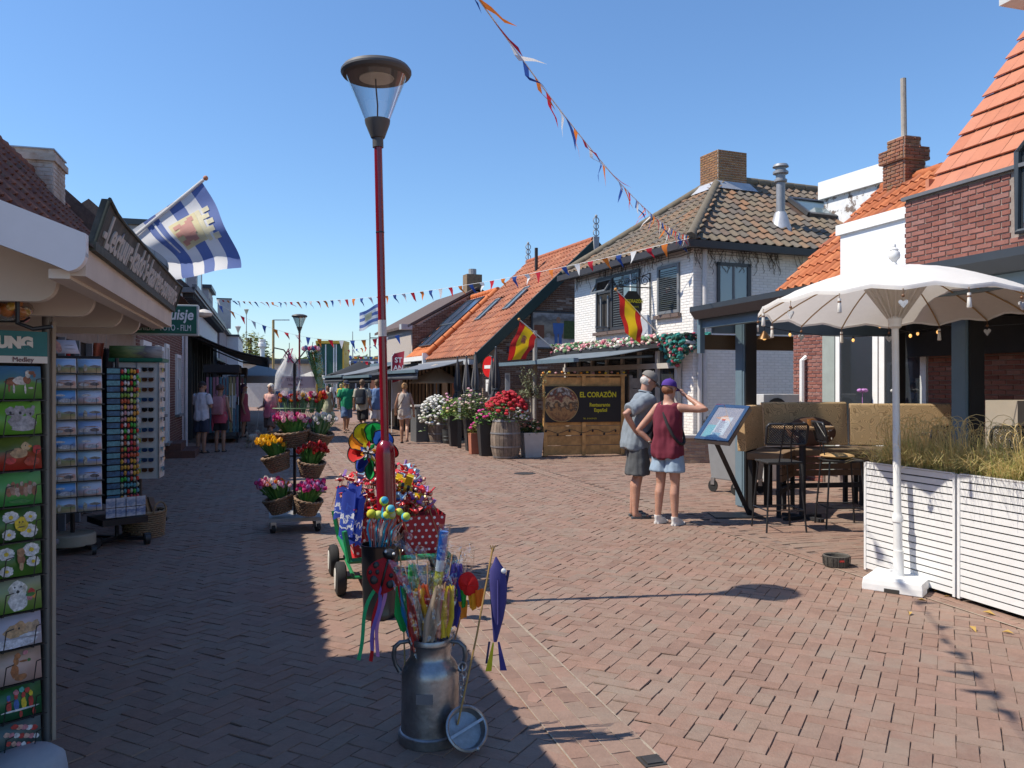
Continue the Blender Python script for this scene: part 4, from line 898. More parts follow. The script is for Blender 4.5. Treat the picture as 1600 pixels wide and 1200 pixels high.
# ================================================================== GABLED BRICK HOUSE AND THE ROW BEYOND
ORG = Vector((-.85, 24, 0))
def G_(x, y, z=0): return ORG + Vector((x*CA - y*SA, x*SA + y*CA, z))
def SG(n, l, c, **k): return thing(n, l, c, ORG, AZ, **k)
h = SG('gabled_brick_house', 'brown brick house with a dark green verge board and red tile roof facing the street', 'house')
GB = [(.13,.075,.055),(.17,.10,.07),(.10,.062,.05),(.21,.14,.10),(.15,.085,.06),(.11,.065,.05),(.36,.31,.27)]
GBS = tinted('gable_brick', GB, .9, False, .5, .2, 10); LBS = tinted('light_brick', YB, .85, False, .4, .15, 10)
gx = 3.63; zE, zR = 2.75, 6.12
w = MB(); w.prism([(0,0),(2*gx,0),(2*gx,zE),(gx,zR-.1),(0,zE)], .012, 4.9, lambda a, b, c: Vector((a, c, b))); wl_ = w.build('wall', M('gable_joint', (.30,.26,.22), .95, var=.2, scale=16), h, fix=True)
slope = (zR-zE)/gx
brick_wall(wl_, 0, 2*gx, 0, zR, lambda a, z, d: Vector((a, .012-d, z)), (GBS, GBS), lambda a, z: z < zE - .05 + slope*min(a, 2*gx-a) - .12 and a > .35)
brick_wall(wl_, 0, .36, 0, zE, lambda a, z, d: Vector((a, .012-d, z)), (LBS, LBS)); brick_wall(wl_, -4.9, 0, 0, zE-.1, lambda a, z, d: Vector((0-d, -a, z)), (LBS, LBS))
RT = [(.34,.115,.06),(.40,.15,.08),(.29,.10,.055),(.44,.19,.105),(.24,.09,.055),(.37,.16,.10)]
RTO = tinted('red_pantile', RT, .8, True, .4, .2, 9, ((.13,.09,.07),2.2,.58,.5)); RTS = tinted('red_pantile_far', RT, .8, False, .4, .2, 9, ((.13,.09,.07),2.2,.58,.5))
sl_ = math.hypot(gx+.3, slope*(gx+.3)); eb = Vector((gx, 0, zR-zE)).normalized()
w = MB(); w.prism([(-.3,zE-.28),(gx,zR),(2*gx+.3,zE-.28),(2*gx+.3,zE-.36),(gx,zR-.1),(-.3,zE-.36)], -.15, 5.0, lambda a, b, c: Vector((a, c, b))); w.build('roof_deck', WOODD, h, fix=True)
tile_roof(h, (-.3,5.0,zE-.26), (0,-1,0), eb, 23, 17, .224, sl_/17, (RTO, RTS), lambda a, b: not (1.2 < a < 1.85 and 1.9 < b < 3.0) and not (3.2 < a < 3.85 and 2.2 < b < 3.3), 300, key=lambda p: p.y)
w = MB()
for i in range(15): w.cyl((gx,-.12+i*.34,zR+.03),(gx,.25+i*.34,zR+.05),.10,.09,8)
w.build('ridge_tiles', RTS, h, 50, kind='stuff')
GRN = M('verge_green', (.012,.035,.032), .5, var=.1)
for s_ in (1, -1):
    w = MB(); w.bar((gx - s_*(gx+.36), -.2, zE-.36), (gx + s_*.0, -.2, zR+.0), .06, .36, (0,1,0)) if False else w.prism([(gx-s_*(gx+.36), zE-.62),(gx-s_*(gx+.36), zE-.24),(gx, zR+.06),(gx, zR-.34)], -.24, -.16, lambda a, b, c: Vector((a, c, b))); w.build('verge_board', GRN, h, fix=True)
def finial(h, x, y, z):
    w = MB(); w.prism([(x-.1,z+.1),(x+.1,z+.1),(x+.07,z-.45),(x,z-.6),(x-.07,z-.45)], y-.30, y-.25, lambda a, b, c: Vector((a, c, b)))
    w.tube([(x,y-.27,z),(x,y-.27,z+.75)], .02, 6)
    for zz, r_ in ((.22,.10),(.42,.085),(.60,.10)): w.torus((x,y-.27,z+zz), (r_,0,0), (0,0,r_), .016, 12, 4)
    w.ball((x,y-.27,z+.74), .045); w.build('finial', M('finial_grey', (.33,.34,.35), .7), h)
finial(h, gx, 0, zR); finial(h, gx, 5.2, zR)
for a, b in ((1.3,1.95),(3.3,2.25)):
    f = MB(); P = lambda aa, bb: Vector((-.3,5.0-aa,zE-.26)) + eb*bb + Vector((-eb.z,0,eb.x))*.06
    for p, q in (((a,b),(a+.42,b)),((a,b+1.05),(a+.42,b+1.05)),((a,b),(a,b+1.05)),((a+.42,b),(a+.42,b+1.05))): f.bar(P(*p), P(*q), .05, .05, eb)
    f = f.build('roof_window', FRG, h); MB().add([P(a,b),P(a+.42,b),P(a+.42,b+1.05),P(a,b+1.05)], [(0,1,2,3)]).build('pane', glass('roof_pane'), f)
MB().cyl((2.9,2.6,zR-.9),(2.9,2.6,zR+.15),.06,n=8).build('vent_pipe', BLACKM, h)
w = MB(); w.box(-.52,-.32,-.2,5.05,zE-.52,zE-.38); w.build('gutter', M('gutter_pale', (.42,.44,.45), .5), h)
w = MB()
for i in range(12): w.box(-.3,-.012,.1+i*.42,.2+i*.42,zE-.62,zE-.40)
w.build('corbels', M('corbel_cream', (.4,.34,.27)), h, kind='stuff')
# photo banner on the gable with a man in blue
b = SG('photo_banner', 'large photo banner on the brick gable showing a man in blue before a terrace', 'banner')
bx0, bx1, bz0, bz1 = 1.55, 3.6, 2.75, 3.85
w = MB(); 
for p, q in (((bx0,bz0),(bx1,bz0)),((bx0,bz1),(bx1,bz1)),((bx0,bz0),(bx0,bz1)),((bx1,bz0),(bx1,bz1))): w.bar((p[0],-.06,p[1]),(q[0],-.06,q[1]),.05,.05)
w.build('frame', ANTH, b)
sheet('print', lambda a, c: Vector((bx0+(bx1-bx0)*a,-.07,bz0+(bz1-bz0)*c)), 2, 2, ramp_mat('banner_photo', [(0,(.50,.50,.53)),(.22,(.42,.42,.44)),(.35,(.16,.14,.11)),(.6,(.30,.28,.24)),(.8,(.12,.12,.12)),(1,(.35,.38,.42))], 'V', .5, noise_=.5, const=False, nscale=9), b)
w = MB(); w.box(2.62,3.3,-.076,-.072,3.05,3.6); w.build('printed_hedge', M('print_green', (.05,.09,.03), .6, var=.4, scale=14), b)
w = MB(); w.box(1.62,1.95,-.076,-.072,3.05,3.45); w.build('printed_door', M('print_red', (.16,.06,.035), .6), b)
bl = M('print_blue', (.06,.15,.42), .6); w = MB(); w.box(2.3,2.40,-.08,-.073,2.72,3.2); w.box(2.44,2.54,-.08,-.073,2.72,3.2); w.prism([(2.27,3.18),(2.57,3.18),(2.62,3.52),(2.24,3.52)], -.08,-.073, lambda a, b_, c: Vector((a,c,b_))); w.build('printed_clothes', bl, b)
w = MB(); w.ball((2.43,-.076,3.62), .075,.004,.1); w.build('printed_head', M('print_skin', (.30,.17,.11), .6), b)
b = SG('street_name_plate', 'small blue street name plate at the corner of the brick gable', 'sign'); MB().box(.75,1.75,-.05,-.03,2.62,2.76).build('plate', M('plate_blue', (.015,.02,.05), .4), b)
text('Torenstraat', .11, WHITE, b, (1.25,-.055,2.69), sx=.9)
# orange house with solar panels
h = SG('solar_panel_house', 'bright orange tiled house with two solar panels on its roof', 'house')
zE2, zR2, x2 = 2.85, 5.02, 2.42; eb = Vector((x2+.25, 0, zR2-zE2+.2)).normalized(); sl_ = math.hypot(x2+.25, zR2-zE2+.2)
w = MB(); w.prism([(0,0),(2*x2,0),(2*x2,zE2),(x2,zR2-.1),(0,zE2)], 4.95, 7.6, lambda a, b, c: Vector((a, c, b))); w.build('wall', M('cream_brick', (.42,.34,.25), .85, var=.2, scale=14), h, fix=True)
w = MB(); w.prism([(-.25,zE2-.25),(x2,zR2-.03),(2*x2+.25,zE2-.25)], 4.92, 7.65, lambda a, b, c: Vector((a, c, b))); w.build('roof_deck', M('orange_deck', (.3,.1,.04)), h, fix=True)
BRO = tinted('bright_orange_tile', [(.52,.15,.045),(.56,.18,.06),(.48,.13,.04)], .7, False, .2, .1, 8)
tile_roof(h, (-.25,7.65,zE2-.2), (0,-1,0), eb, 12, 9, .228, sl_/9, (BRO, BRO))
w = MB(); 
for i in range(8): t = i/8; p = Vector((-.25,4.92,zE2-.2)) + eb*(sl_*t); w.cyl(p+Vector((0,0,.05)), p+eb*.4+Vector((0,0,.07)), .13, .12, 8)
for i in range(8): w.cyl((x2,4.9+i*.34,zR2+.05),(x2,5.27+i*.34,zR2+.06),.12,.11,8)
w.build('verge_tiles', BRO, h, 50, kind='stuff')
SOL = M('solar_cell', (.05,.075,.12), .12, var=.1)
for y0, y1, b0, b1 in ((5.35,6.9,.5,1.7),(5.35,7.3,1.75,3.2)):
    P = lambda y, bb: Vector((-.25,y,zE2-.2)) + eb*bb + Vector((-eb.z,0,eb.x))*.12
    w = MB(); w.add([P(y0,b0),P(y1,b0),P(y1,b1),P(y0,b1)], [(0,1,2,3)]); w = w.build('solar_panel', SOL, h); f = MB()
    for p, q in (((y0,b0),(y1,b0)),((y0,b1),(y1,b1)),((y0,b0),(y0,b1)),((y1,b0),(y1,b1)),(((y0+y1)/2,b0),((y0+y1)/2,b1))): f.bar(P(*p), P(*q), .04, .05, eb)
    f.build('panel_frame', ANTH, w)
MB().box(-.42,-.2,4.9,7.65,zE2-.36,zE2-.2).build('gutter', WHITE, h); MB().box(-.42,.0,4.86,4.94,zE2-.55,zE2-.1).build('gutter_end', WHITE, h)
MB().box(-.03,0,5.6,6.3,1.9,2.35).build('window', PANE, h)
w = MB(); 
for i in range(6): w.box(-.2,-.0,5.0+i*.42,5.1+i*.42,zE2-.5,zE2-.36)
w.build('corbels', M('corbel_cream'), h, kind='stuff')
# taller brick gable beyond
h = SG('tall_brick_gable', 'tall plain brown brick gable with a square chimney beyond the solar panels', 'house')
zE3, zR3, x3 = 3.9, 5.35, 2.65
w = MB(); w.prism([(0,0),(2*x3,0),(2*x3,zE3),(x3,zR3),(0,zE3)], 7.7, 13, lambda a, b, c: Vector((a, c, b))); w.build('wall', MORT, h, fix=True)
brick_wall(h, 0, 2*x3, 2.5, zR3, lambda a, z, d: Vector((a, 7.69-d, z)), (GBS, GBS), lambda a, z: z < zE3 - .05 + (zR3-zE3)/x3*min(a, 2*x3-a))
w = MB(); w.prism([(-.2,zE3-.08),(x3,zR3+.06),(2*x3+.2,zE3-.08),(2*x3+.2,zE3+.02),(x3,zR3+.16),(-.2,zE3+.02)], 7.6, 13.1, lambda a, b, c: Vector((a, c, b))); w.build('roof', M('dark_roof'), h, fix=True)
ch = MB(); ch.box(x3-.32,x3+.32,8.0,8.5,5.1,6.05); ch = ch.build('chimney', M('ochre_render', (.22,.15,.09), .9, var=.3, scale=10, bump=.4), h); MB().cyl((x3,8.25,6.05),(x3,8.25,6.28),.16,n=10).build('chimney_pot', M('pot_grey', (.3,.3,.3)), ch)
MB().box(-.45,-.02,7.6,7.9,3.75,3.95).build('gutter_end', M('gutter_pale'), h)
# dark awnings, cafe front and counter in front of the row
def awg(lab, y0, y1, z0, z1, x1, mat, fr, sag=.06):
    t = SG('cafe_awning', lab, 'awning')
    sheet('fabric', lambda a, b: Vector((-.05+x1*b, y0+(y1-y0)*a, z0+(z1-z0)*b-sag*math.sin(math.pi*b))), 10, 8, mat, t, .012)
    MB().box(x1-.1,x1,y0,y1,z1-.06,z1+.03).build('front_bar', fr, t); MB().box(-.2,0,y0,y1,z0-.06,z0+.08).build('cassette', fr, t)
    sheet('valance', lambda a, b: Vector((x1-.02, y0+(y1-y0)*a, z1-.06-.2*b)), 8, 1, mat, t, .006)
awg('dark charcoal awning along the front of the gabled brick house', .3, 4.7, 2.5, 2.05, -1.9, AWG, GREYB)
awg('dark awning in front of the solar panel house', 4.9, 9.5, 2.35, 1.95, -2.2, AWD, GREYB)
awg('lower pale edged awning beyond the flag banner', 9.8, 14, 2.5, 2.0, -2.2, AWG, GREYB)
t = SG('cafe_veranda', 'dim cafe front with striped timber posts behind the cream parasol', 'shop front')
MB().box(-.3,-.1,.4,12,0,2.4).build('cafe_front_shade', DARK, t); w = MB()  # solid dark panel, shade inside the cafe given as colour
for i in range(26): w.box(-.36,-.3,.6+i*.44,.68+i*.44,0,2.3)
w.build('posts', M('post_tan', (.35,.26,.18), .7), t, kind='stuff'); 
for k, (y, c) in enumerate(((1.2,(.5,.2,.12)),(2.2,(.55,.5,.42)),(3.1,(.2,.25,.3)))): MB().box(-.40,-.37,y,y+.5,1.0,1.7).build('poster', M('cafe_poster_%d' % k, c, .6), t)
t = thing('serving_counter', 'dark grey serving counter with a pale top at the cafe', 'counter', at(672,690,23.6)*1, AZ); t.location.z = 0
MB().box(-.5,.55,-.3,.3,0,1.0).build('body', M('counter_grey', (.10,.105,.11), .5), t); MB().box(-.55,.6,-.35,.35,1.0,1.05).build('top', M('counter_top', (.5,.48,.45), .5), t)
# white lifting beams beyond the roofs
t = thing('white_steel_beams', 'slanting white steel beams rising behind the dark awnings', 'steel frame', (0,0,0))
w = MB()
for a, b in ((at(604,556,44), at(652,510,44)),(at(622,562,44), at(664,515,44)),(at(640,560,46), at(668,526,46))): w.bar(a, b, .16, .2)
w.bar(at(640,521,44), at(652,534,44), .1, .1); w.bar(at(652,508,44), at(652,600,44), .2, .2); w.build('beams', WHITE, t)
t = thing('brown_sail', 'dark brown ragged sail standing against the sky behind the white beams', 'sail', (0,0,0))
sheet('cloth', lambda a, b: at(622,512,48).lerp(at(637,520,48), a).lerp(at(622,545,48).lerp(at(640,540,48), a), b) + Vector((0,.3*math.sin(a*5+b*4),0)), 8, 8, cloth('sail_brown', (.17,.07,.04), .2), t); MB().tube([at(621,508,48), at(621,602,48)], .08, 6).build('mast', WOODD, t)
# ================================================================== FAR END: DUNE, KIOSK, GAZEBO
DUNE = M('dune_grass', (.17,.19,.06), .95, var=.35, scale=1.2, col2=(.36,.31,.16), mixs=.25, bump=.6)
nx, ny = 90, 40; rr = random.Random(2)
def dz(x, y):
    r_ = min(1, max(0, (y - 72) / 26)); r_ = r_*r_*(3-2*r_); prof = 4.6 + 1.0*math.sin(x*.05+1) + (.9 if x < -30 else 0) - .03*(x+20)
    from mathutils import noise as nz_
    return r_ * max(1.5, prof) + .5*r_*nz_.noise(Vector((x*.15, y*.15, 0))) + .15*r_*nz_.noise(Vector((x*.6, y*.6, 3)))
sheet('dune', lambda a, b: Vector((-90 + 150*a, 70 + 75*b, dz(-90+150*a, 70+75*b) - .02)), nx, ny, DUNE)['kind'] = 'structure'
w = MB()
for i in range(2600):
    x = rr.uniform(-48, 6); y = rr.uniform(80, 97); p = Vector((x, y, dz(x, y))); hgt = rr.uniform(.25, .6); a = rr.uniform(0, 3.1)
    d_ = Vector((math.cos(a), math.sin(a), 0))*.22; w.add([p-d_, p+d_, p+d_*1.5+Vector((0,0,hgt)), p-d_*.6+Vector((0,0,hgt*.8))], [(0,1,2,3)])
w.build('dune_tussocks', M('tussock', (.20,.22,.07), .95, var=.4, scale=.6), kind='stuff')
def bush(name, lab, c, r, n, mat, size, grp=None):
    t = thing(name, lab, 'bush', c, 0, grp); w = MB(); q = random.Random(int(abs(c[0])*100) % 9999)
    for i in range(n):
        while 1:
            p = Vector((q.uniform(-1,1), q.uniform(-1,1), q.uniform(-.3,1)))
            if .35 < p.length < 1: break
        if q.random() < .18: p *= 1.12
        p = Vector((p.x*r[0], p.y*r[1], max(0, p.z*r[2]))); M_ = Matrix.Rotation(q.uniform(0,6.3), 3, 'Z') @ Matrix.Rotation(q.uniform(-1.2,1.2), 3, 'X'); s_ = size*q.uniform(.6,1.3)
        w.add([p + M_ @ Vector(v) for v in ((-s_*.5,0,0),(0,-s_*.25,s_*.1),(s_*.6,0,0),(0,s_*.25,s_*.1))], [(0,1,2,3)])
    w.build('foliage', mat, t, kind='stuff'); k = MB(); 
    for i in range(4): k.tube([(0,0,-.3),(q.uniform(-.3,.3)*r[0],q.uniform(-.3,.3)*r[1],r[2]*.8)], .04*r[2], 5)
    k.build('stems', WOODD, t, kind='stuff')
BUSHM = M('bush_leaf', (.10,.14,.035), .8, var=.35, scale=1.5, rand=.2); BUSHY = M('bush_leaf_yellow', (.22,.22,.05), .8, var=.35, scale=1.5)
bush('dune_bush', 'yellow green bush at the left end of the dune beside the white shop', (at(392,560,62).x, 62, 3.4), (1.6,1.4,2.3), 1500, BUSHY, .26)
bush('dune_bush', 'darker bush low on the dune next to the vent pipe', (at(420,560,66).x, 66, 2.2), (2.2,1.4,1.5), 1200, BUSHM, .26)
for i, (x, yy) in enumerate(((485,90),(520,92),(560,88),(600,92),(635,90))):
    bush('dune_shrub', 'low grey green shrub in the row of growth at the foot of the dune', (at(x,575,yy).x, yy-8, dz(at(x,575,yy).x, yy-8)-.2), (3.2,1.5,1.4), 700, BUSHM, .3, 'low shrubs along the dune')
t = thing('green_kiosk', 'tall dark green kiosk with white stripes and a yellow edge below the dune', 'kiosk', at(520,600,58)*1); t.location.z = 0
KG = M('kiosk_green', (.01,.075,.05), .5); MB().box(-.9,.9,-.8,.8,0,4.6).build('body', KG, t)
w = MB()
for x in (-.32,.25,.42): w.box(x-.04,x+.04,-.82,-.79,.3,4.5)
w.build('stripes', WHITE, t, kind='stuff'); w = MB(); w.box(-.98,-.88,-.9,.9,0,4.7); w.box(.88,.98,-.9,.9,0,4.7); w.box(-1,1,-.95,.95,4.55,4.75); w.build('frame', M('kiosk_yellow', (.45,.30,.03), .5), t)
t = thing('flat_pavilion', 'long low beach pavilion with a flat grey roof below the dune', 'building', at(590,600,66)*1); t.location.z = 0
MB().box(-9,8,0,4,0,3.4).build('wall', M('pavilion_wall', (.34,.27,.16), .7, var=.2, scale=2), t); MB().box(-9.3,8.3,-.4,4.3,3.4,3.75).build('roof', M('pavilion_roof', (.12,.14,.16), .6), t)
w = MB(); w.box(-8.5,7.5,-.02,.0,.4,2.4); w.build('glass_front', PANE, t)
t = thing('low_dune_building', 'pale low flat building under the dune left of the green kiosk', 'building', at(440,600,60)*1); t.location.z = 0
MB().box(-3.5,3.4,0,4,0,3.2).build('wall', M('pale_plaster', (.5,.48,.44), .8), t); MB().box(-3.7,3.6,-.3,4.2,3.2,3.45).build('roof', ANTH, t)
def gazebo(lab, x, Y, hw, ze, zt, mat, name='gazebo', cat='gazebo'):
    t = thing(name, lab, cat, Vector(((x-800)/F*Y, Y, 0)), TH)
    fn = lambda a, b: Vector(((a*2-1)*hw, (b*2-1)*hw, zt - (zt-ze)*max(abs(a*2-1), abs(b*2-1))**.85))
    sheet('canopy', fn, 16, 16, mat, t, .01); w = MB()
    for (p, q) in (((-1,-1),(1,-1)),((1,-1),(1,1)),((1,1),(-1,1)),((-1,1),(-1,-1))): w.quad((p[0]*hw,p[1]*hw,ze),(q[0]*hw,q[1]*hw,ze),(q[0]*hw,q[1]*hw,ze-.28),(p[0]*hw,p[1]*hw,ze-.28))
    w.build('valance', mat, t)
    for sx, sy in ((-1,-1),(1,-1),(-1,1),(1,1)): MB().cyl((sx*hw*.95,sy*hw*.95,0),(sx*hw*.95,sy*hw*.95,ze),.03,n=6).build('leg', STEEL, t)
gazebo('black market gazebo in the middle of the far street', 562, 46, 1.75, 2.2, 3.0, cloth('gazebo_black', (.02,.021,.024), .03))
gazebo('second black gazebo partly behind the red lamp post', 612, 45, 1.5, 2.2, 2.95, cloth('gazebo_black'))
gazebo('pale grey market parasol far along the left side', 408, 36, 1.35, 2.0, 2.6, cloth('gazebo_grey', (.30,.31,.31), .2), 'market_parasol', 'parasol')
gazebo('small cream market parasol behind the flower stand', 486, 52, 1.6, 2.0, 2.5, cloth('gazebo_cream', (.55,.52,.46), .25), 'market_parasol', 'parasol')
# far shops closing the street
t = thing('far_shop', 'white fronted shop at the far end of the street below the black gazebos', 'shop', at(590,600,58)*1); t.location.z = 0
MB().box(-1.6,5.5,0,4,0,2.9).build('wall', M('siding_white'), t); MB().box(-1.5,5,-.03,-.01,.2,2.1).build('shop_window', PANE, t)
for k, (x, c) in enumerate(((-.5,(.5,.2,.1)),(.4,(.6,.55,.5)),(1.6,(.4,.12,.1)))): MB().box(x,x+.5,-.12,-.09,.5,2.0).build('poster', M('far_poster_%d' % k, c), t)
def tall_lamp(lab, x, Y, top, base_z=0, head=True, grp=None):
    t = thing('far_lamp_post', lab, 'lamp post', (at(x,600,Y).x, Y, base_z), 0, grp); z = at(x,top,Y).z - base_z
    MB().cyl((0,0,0),(0,0,z),.07,.04,8).build('pole', M('pole_grey', (.33,.35,.36), .5), t)
    if head: MB().lathe([(.05,z-.1),(.22,z+.35),(.27,z+.42),(.1,z+.5)], 10).build('head', M('lamp_pale', (.45,.46,.46), .4), t)
tall_lamp('thin pale lamp post standing on the skyline above the left dune bush', 385, 85, 490, 3, True)
tall_lamp('short lamp post with conical head on the skyline left of the thin post', 372, 70, 518, 2, True)
t = thing('gantry_pole', 'tall yellowish pole with a crossbar beside the far lamp', 'pole', (at(427,600,50).x, 50, 0)); z = at(427,500,50).z
MB().cyl((0,0,0),(0,0,z),.08,n=8).build('pole', M('pole_ochre', (.42,.30,.12), .6), t); MB().bar((0,0,z),(1.0,0,z),.06,.06).build('crossbar', STEEL, t)
t = thing('goal_frame', 'thin dark frame of poles on the skyline left of the red lamp post', 'pole frame', (at(578,600,80).x, 80, 3)); z0 = 0
w = MB(); w.tube([(0,0,0),(0,0,at(578,520,80).z-3)], .06, 6); w.tube([(1.9,0,0),(1.9,0,at(592,525,80).z-3)], .06, 6); w.tube([(0,0,at(578,528,80).z-3),(1.9,0,at(592,528,80).z-3)], .05, 6); w.build('poles', ANTH, t)
tall_lamp('thin bare mast on the dune left of the far flag', 551, 88, 518, 4.5, False)
# far province flag
t = thing('flag', 'small far province flag of blue and white waves left of the red lamp post', 'flag', (0,0,0), 0, 'wavy blue and white province flags'); MB().cyl((at(592,600,52).x,52,0), at(592,472,52), .05, n=6).build('pole', WHITE, t)
def f2(a, b): p = at(591,474,52).lerp(at(562,490,52), a).lerp(at(591,506,52).lerp(at(560,518,52), a), b); return p + Vector((0,.25*math.sin(a*6+b*2),.06*math.sin(a*7)))
o = sheet('cloth', f2, 16, 12, zee, t); decal(f2, .35, .65, .25, .6, 'crest_shield', CRE, o, -.02)
# ================================================================== STREET LAMPS
MAR = M('maroon_lacquer', (.21,.006,.016), .22, coat=.6, var=.04); LGR = M('lamp_grey', (.085,.08,.075), .5, var=.15)
def lamp(lab, loc, rot, grp, far=False, z0=0):
    t = thing('street_lamp', lab, 'street lamp', loc, rot, grp); n = 32
    MB().lathe([(.030,1.15),(.030,3.39)], 20).build('pole', MAR, t, 40)
    MB().lathe([(.071,0),(.071,1.12),(.068,1.155),(.058,1.185),(.040,1.205),(.031,1.215)], 24).build('base_sleeve', MAR, t, 40)
    MB().lathe([(.040,3.37),(.040,3.435),(.050,3.44),(.090,3.545),(.094,3.57),(.086,3.57)], 24).build('neck', LGR, t, 30)
    MB().lathe([(.088,3.565),(.222,3.895)], n, cap=(False,False)).build('glass_cone', SEE if not far else glass('lamp_glass_far', (.62,.66,.66), .1, .25), t, 60)
    MB().lathe([(.215,3.885),(.245,3.895),(.258,3.915),(.258,3.93),(.24,3.955),(.15,3.985),(.0101,4.0)], n).build('cap', LGR, t, 30)
    MB().lathe([(.13,3.878),(.215,3.884)], n, cap=(False,False)).build('reflector_ring', M('reflector_dark', (.10,.09,.08), .5), t); MB().lathe([(.02,3.874),(.125,3.874),(.13,3.884)], n).build('diffuser', M('diffuser_cream', (.55,.50,.42), .4), t, 30)
    MB().tube([(.0,0,3.57),(.004,0,3.68),(-.004,0,3.80),(-.006,.0,3.88)], .006 if not far else .01, 6).build('wire', BLACK, t)
    if not far:
        MB().lathe([(.0312,1.98),(.0312,2.10)], 20, cap=(False, False)).build('sticker', M('sticker', (.55,.52,.5), .5), t); MB().lathe([(.0308,2.74),(.0315,2.745),(.0308,2.75)], 20, cap=(False,False)).build('joint_ring', BLACK, t)
    return t
lamp('tall maroon street lamp with clear glass cone standing behind the black bucket', (-.906, 5.98, 0), (0, -R(1.35), 0), 'maroon street lamps')
lamp('second maroon street lamp far down the street above the flower stand', W(.98, 28.0), (0,0,.3), 'maroon street lamps', True)
# ================================================================== BUNTING
PC = {'blue': (.03,.09,.36), 'orange': (.80,.22,.03), 'red': (.62,.02,.045), 'white': (.80,.80,.80)}
def bunting(lab, p0, p1, sag, step, L, wdt, wind, seed, grp='bunting strings over the street', small=False, hang=None, p_mid=None):
    t = thing('bunting', lab, 'bunting', (0,0,0), 0, grp); r = random.Random(seed); p0, p1 = Vector(p0), Vector(p1); d = p1 - p0; n = int(d.length/step)
    P = lambda s: p0 + d*s + Vector((0,0,-4*sag*s*(1-s)))
    MB().tube([P(i/24) for i in range(25)], .005 if not small else .012, 4).build('rope', WHITE, t)
    order = ['blue','orange','red','white']
    al = MB() if small else None; mats = [cloth('pennant_'+c, PC[c], .45) for c in order]
    for i in range(n):
        s = (i + .5)/n; a = P(s); e = (P(min(1,s+.01)) - P(max(0,s-.01))).normalized(); w_ = wind(s, r) if callable(wind) else wind
        hv = (Vector((0,0,-1)) + Vector(w_)).normalized(); sd_ = hv.cross(e).normalized()
        b0, b1 = -e*wdt/2, e*wdt/2; tip = hv*L*r.uniform(.9,1.1); k1, k2 = r.uniform(-.05,.05)*L/.28, r.uniform(-.09,.09)*L/.28
        tw = r.uniform(-.5,.5)
        vs = [b0, b1, b0*.66+tip*.34+sd_*k1, b1*.66+tip*.34+sd_*(k1+tw*.03), b0*.33+tip*.68+sd_*k2, b1*.33+tip*.68+sd_*(k2+tw*.05), tip+sd_*(k2*1.8)]
        fs = [(0,1,3,2),(2,3,5,4),(4,5,6)]
        c = i % 4
        if small: al.cur = c; al.add([v + a for v in vs], fs)
        else:
            m = MB(); m.add(vs, fs); mesh_obj('pennant', m.mesh('pennant', mats[c], 60), t, a)
    if small: al.build('pennants', mats, t, kind='stuff')
    return t
def nearwind(s, r): k = max(0, 1 - s*1.5); return (.75*k + r.uniform(-.1,.25), .6*k + r.uniform(-.2,.2), .6*k*r.uniform(.5,1.1))
P1 = C_(-.3,-.28,4.72)
bunting('bunting running overhead from the near sky down to the white house corner', (-1.5, 1.0, 4.28), P1 + Vector((0,0,.05)), .55, .31, .25, .155, nearwind, 3)
bunting('bunting string across the street from the white house corner to the grey dormer shop', P1, W(-2.0, 33.5, 4.95), .55, .40, .27, .17, lambda s, r: (r.uniform(0,.5)+max(0,s-.45)*1.2, r.uniform(-.1,.1), max(0,s-.45)*.8*r.random()), 5)
bunting('lower bunting string from the grey dormer shop towards the solar panel house', W(-2.0, 33.6, 4.85), G_(-.3, 8, 3.6), .75, .42, .34, .19, lambda s, r: (r.uniform(0,.5), 0, r.uniform(0,.15)), 8)
bunting('small far bunting string crossing before the dune', at(505,548,60), at(672,505,50), .5, .55, .40, .26, (.3,0,.1), 9, small=True)
for k, (xa, ya, xb, yb, Y) in enumerate(((478,548,640,556,66),(478,556,640,562,62),(474,566,560,572,60))):
    bunting('row of far bunting with small pennants low before the dune grass', at(xa,ya,Y), at(xb,yb,Y), .25, .42, .42, .3, (.2,0,0), 20+k, 'far bunting rows at the dune', True)
# ================================================================== HANDCART OF TOYS
cart = thing('handcart', 'small green and red handcart with rubber wheels carrying wooden toys', 'handcart', W(.97, 6.75), TH)
CG = M('cart_green', (.012,.20,.07), .4, var=.1); CR_ = M('cart_red', (.45,.03,.03), .45)
w = MB(); w.box(-.37,.37,-.5,.5,.27,.30); w.build('deck', CR_, cart); w = MB()
for a, b in (((-.38,-.51),(.38,-.51)),((.38,-.51),(.38,.51)),((.38,.51),(-.38,.51)),((-.38,.51),(-.38,-.51))): w.tube([(a[0],a[1],.29),(b[0],b[1],.29)], .022, 8); w.tube([(a[0]*.9,a[1]*.8,.14),(b[0]*.9,b[1]*.8,.14)], .015, 6)
w.build('frame', CG, cart, 40)
for x, y in ((-.38,-.5),(-.38,.5)): MB().bar((x,y,.28),(x*1.12,y*1.05,.52),.03,.03).build('stake', CG, cart)
wm = MB(); wm.lathe([(.05,-.03),(.095,-.042),(.125,-.03),(.13,0),(.125,.03),(.095,.042),(.05,.03)], 22); rm = MB(); rm.lathe([(.015,-.045),(.08,-.044),(.085,-.03),(.085,.03),(.08,.044),(.015,.045)], 18)
wme, rme = wm.mesh('tyre', RUB, 40), rm.mesh('rim', M('rim_white', (.6,.57,.52), .5), 30)
for x, y in ((-.44,-.36),(-.44,.34),(.44,-.36),(.44,.34)):
    o = mesh_obj('wheel', wme, cart, (x,y,.13), (0,R(90),0)); mesh_obj('rim', rme, o)
MB().tube([(-.44,-.36,.13),(.44,-.36,.13)], .012, 6).build('axle', CG, cart); MB().tube([(-.44,.34,.13),(.44,.34,.13)], .012, 6).build('axle', CG, cart)
DOT = M('bucket_red', (.38,.012,.025), .5)
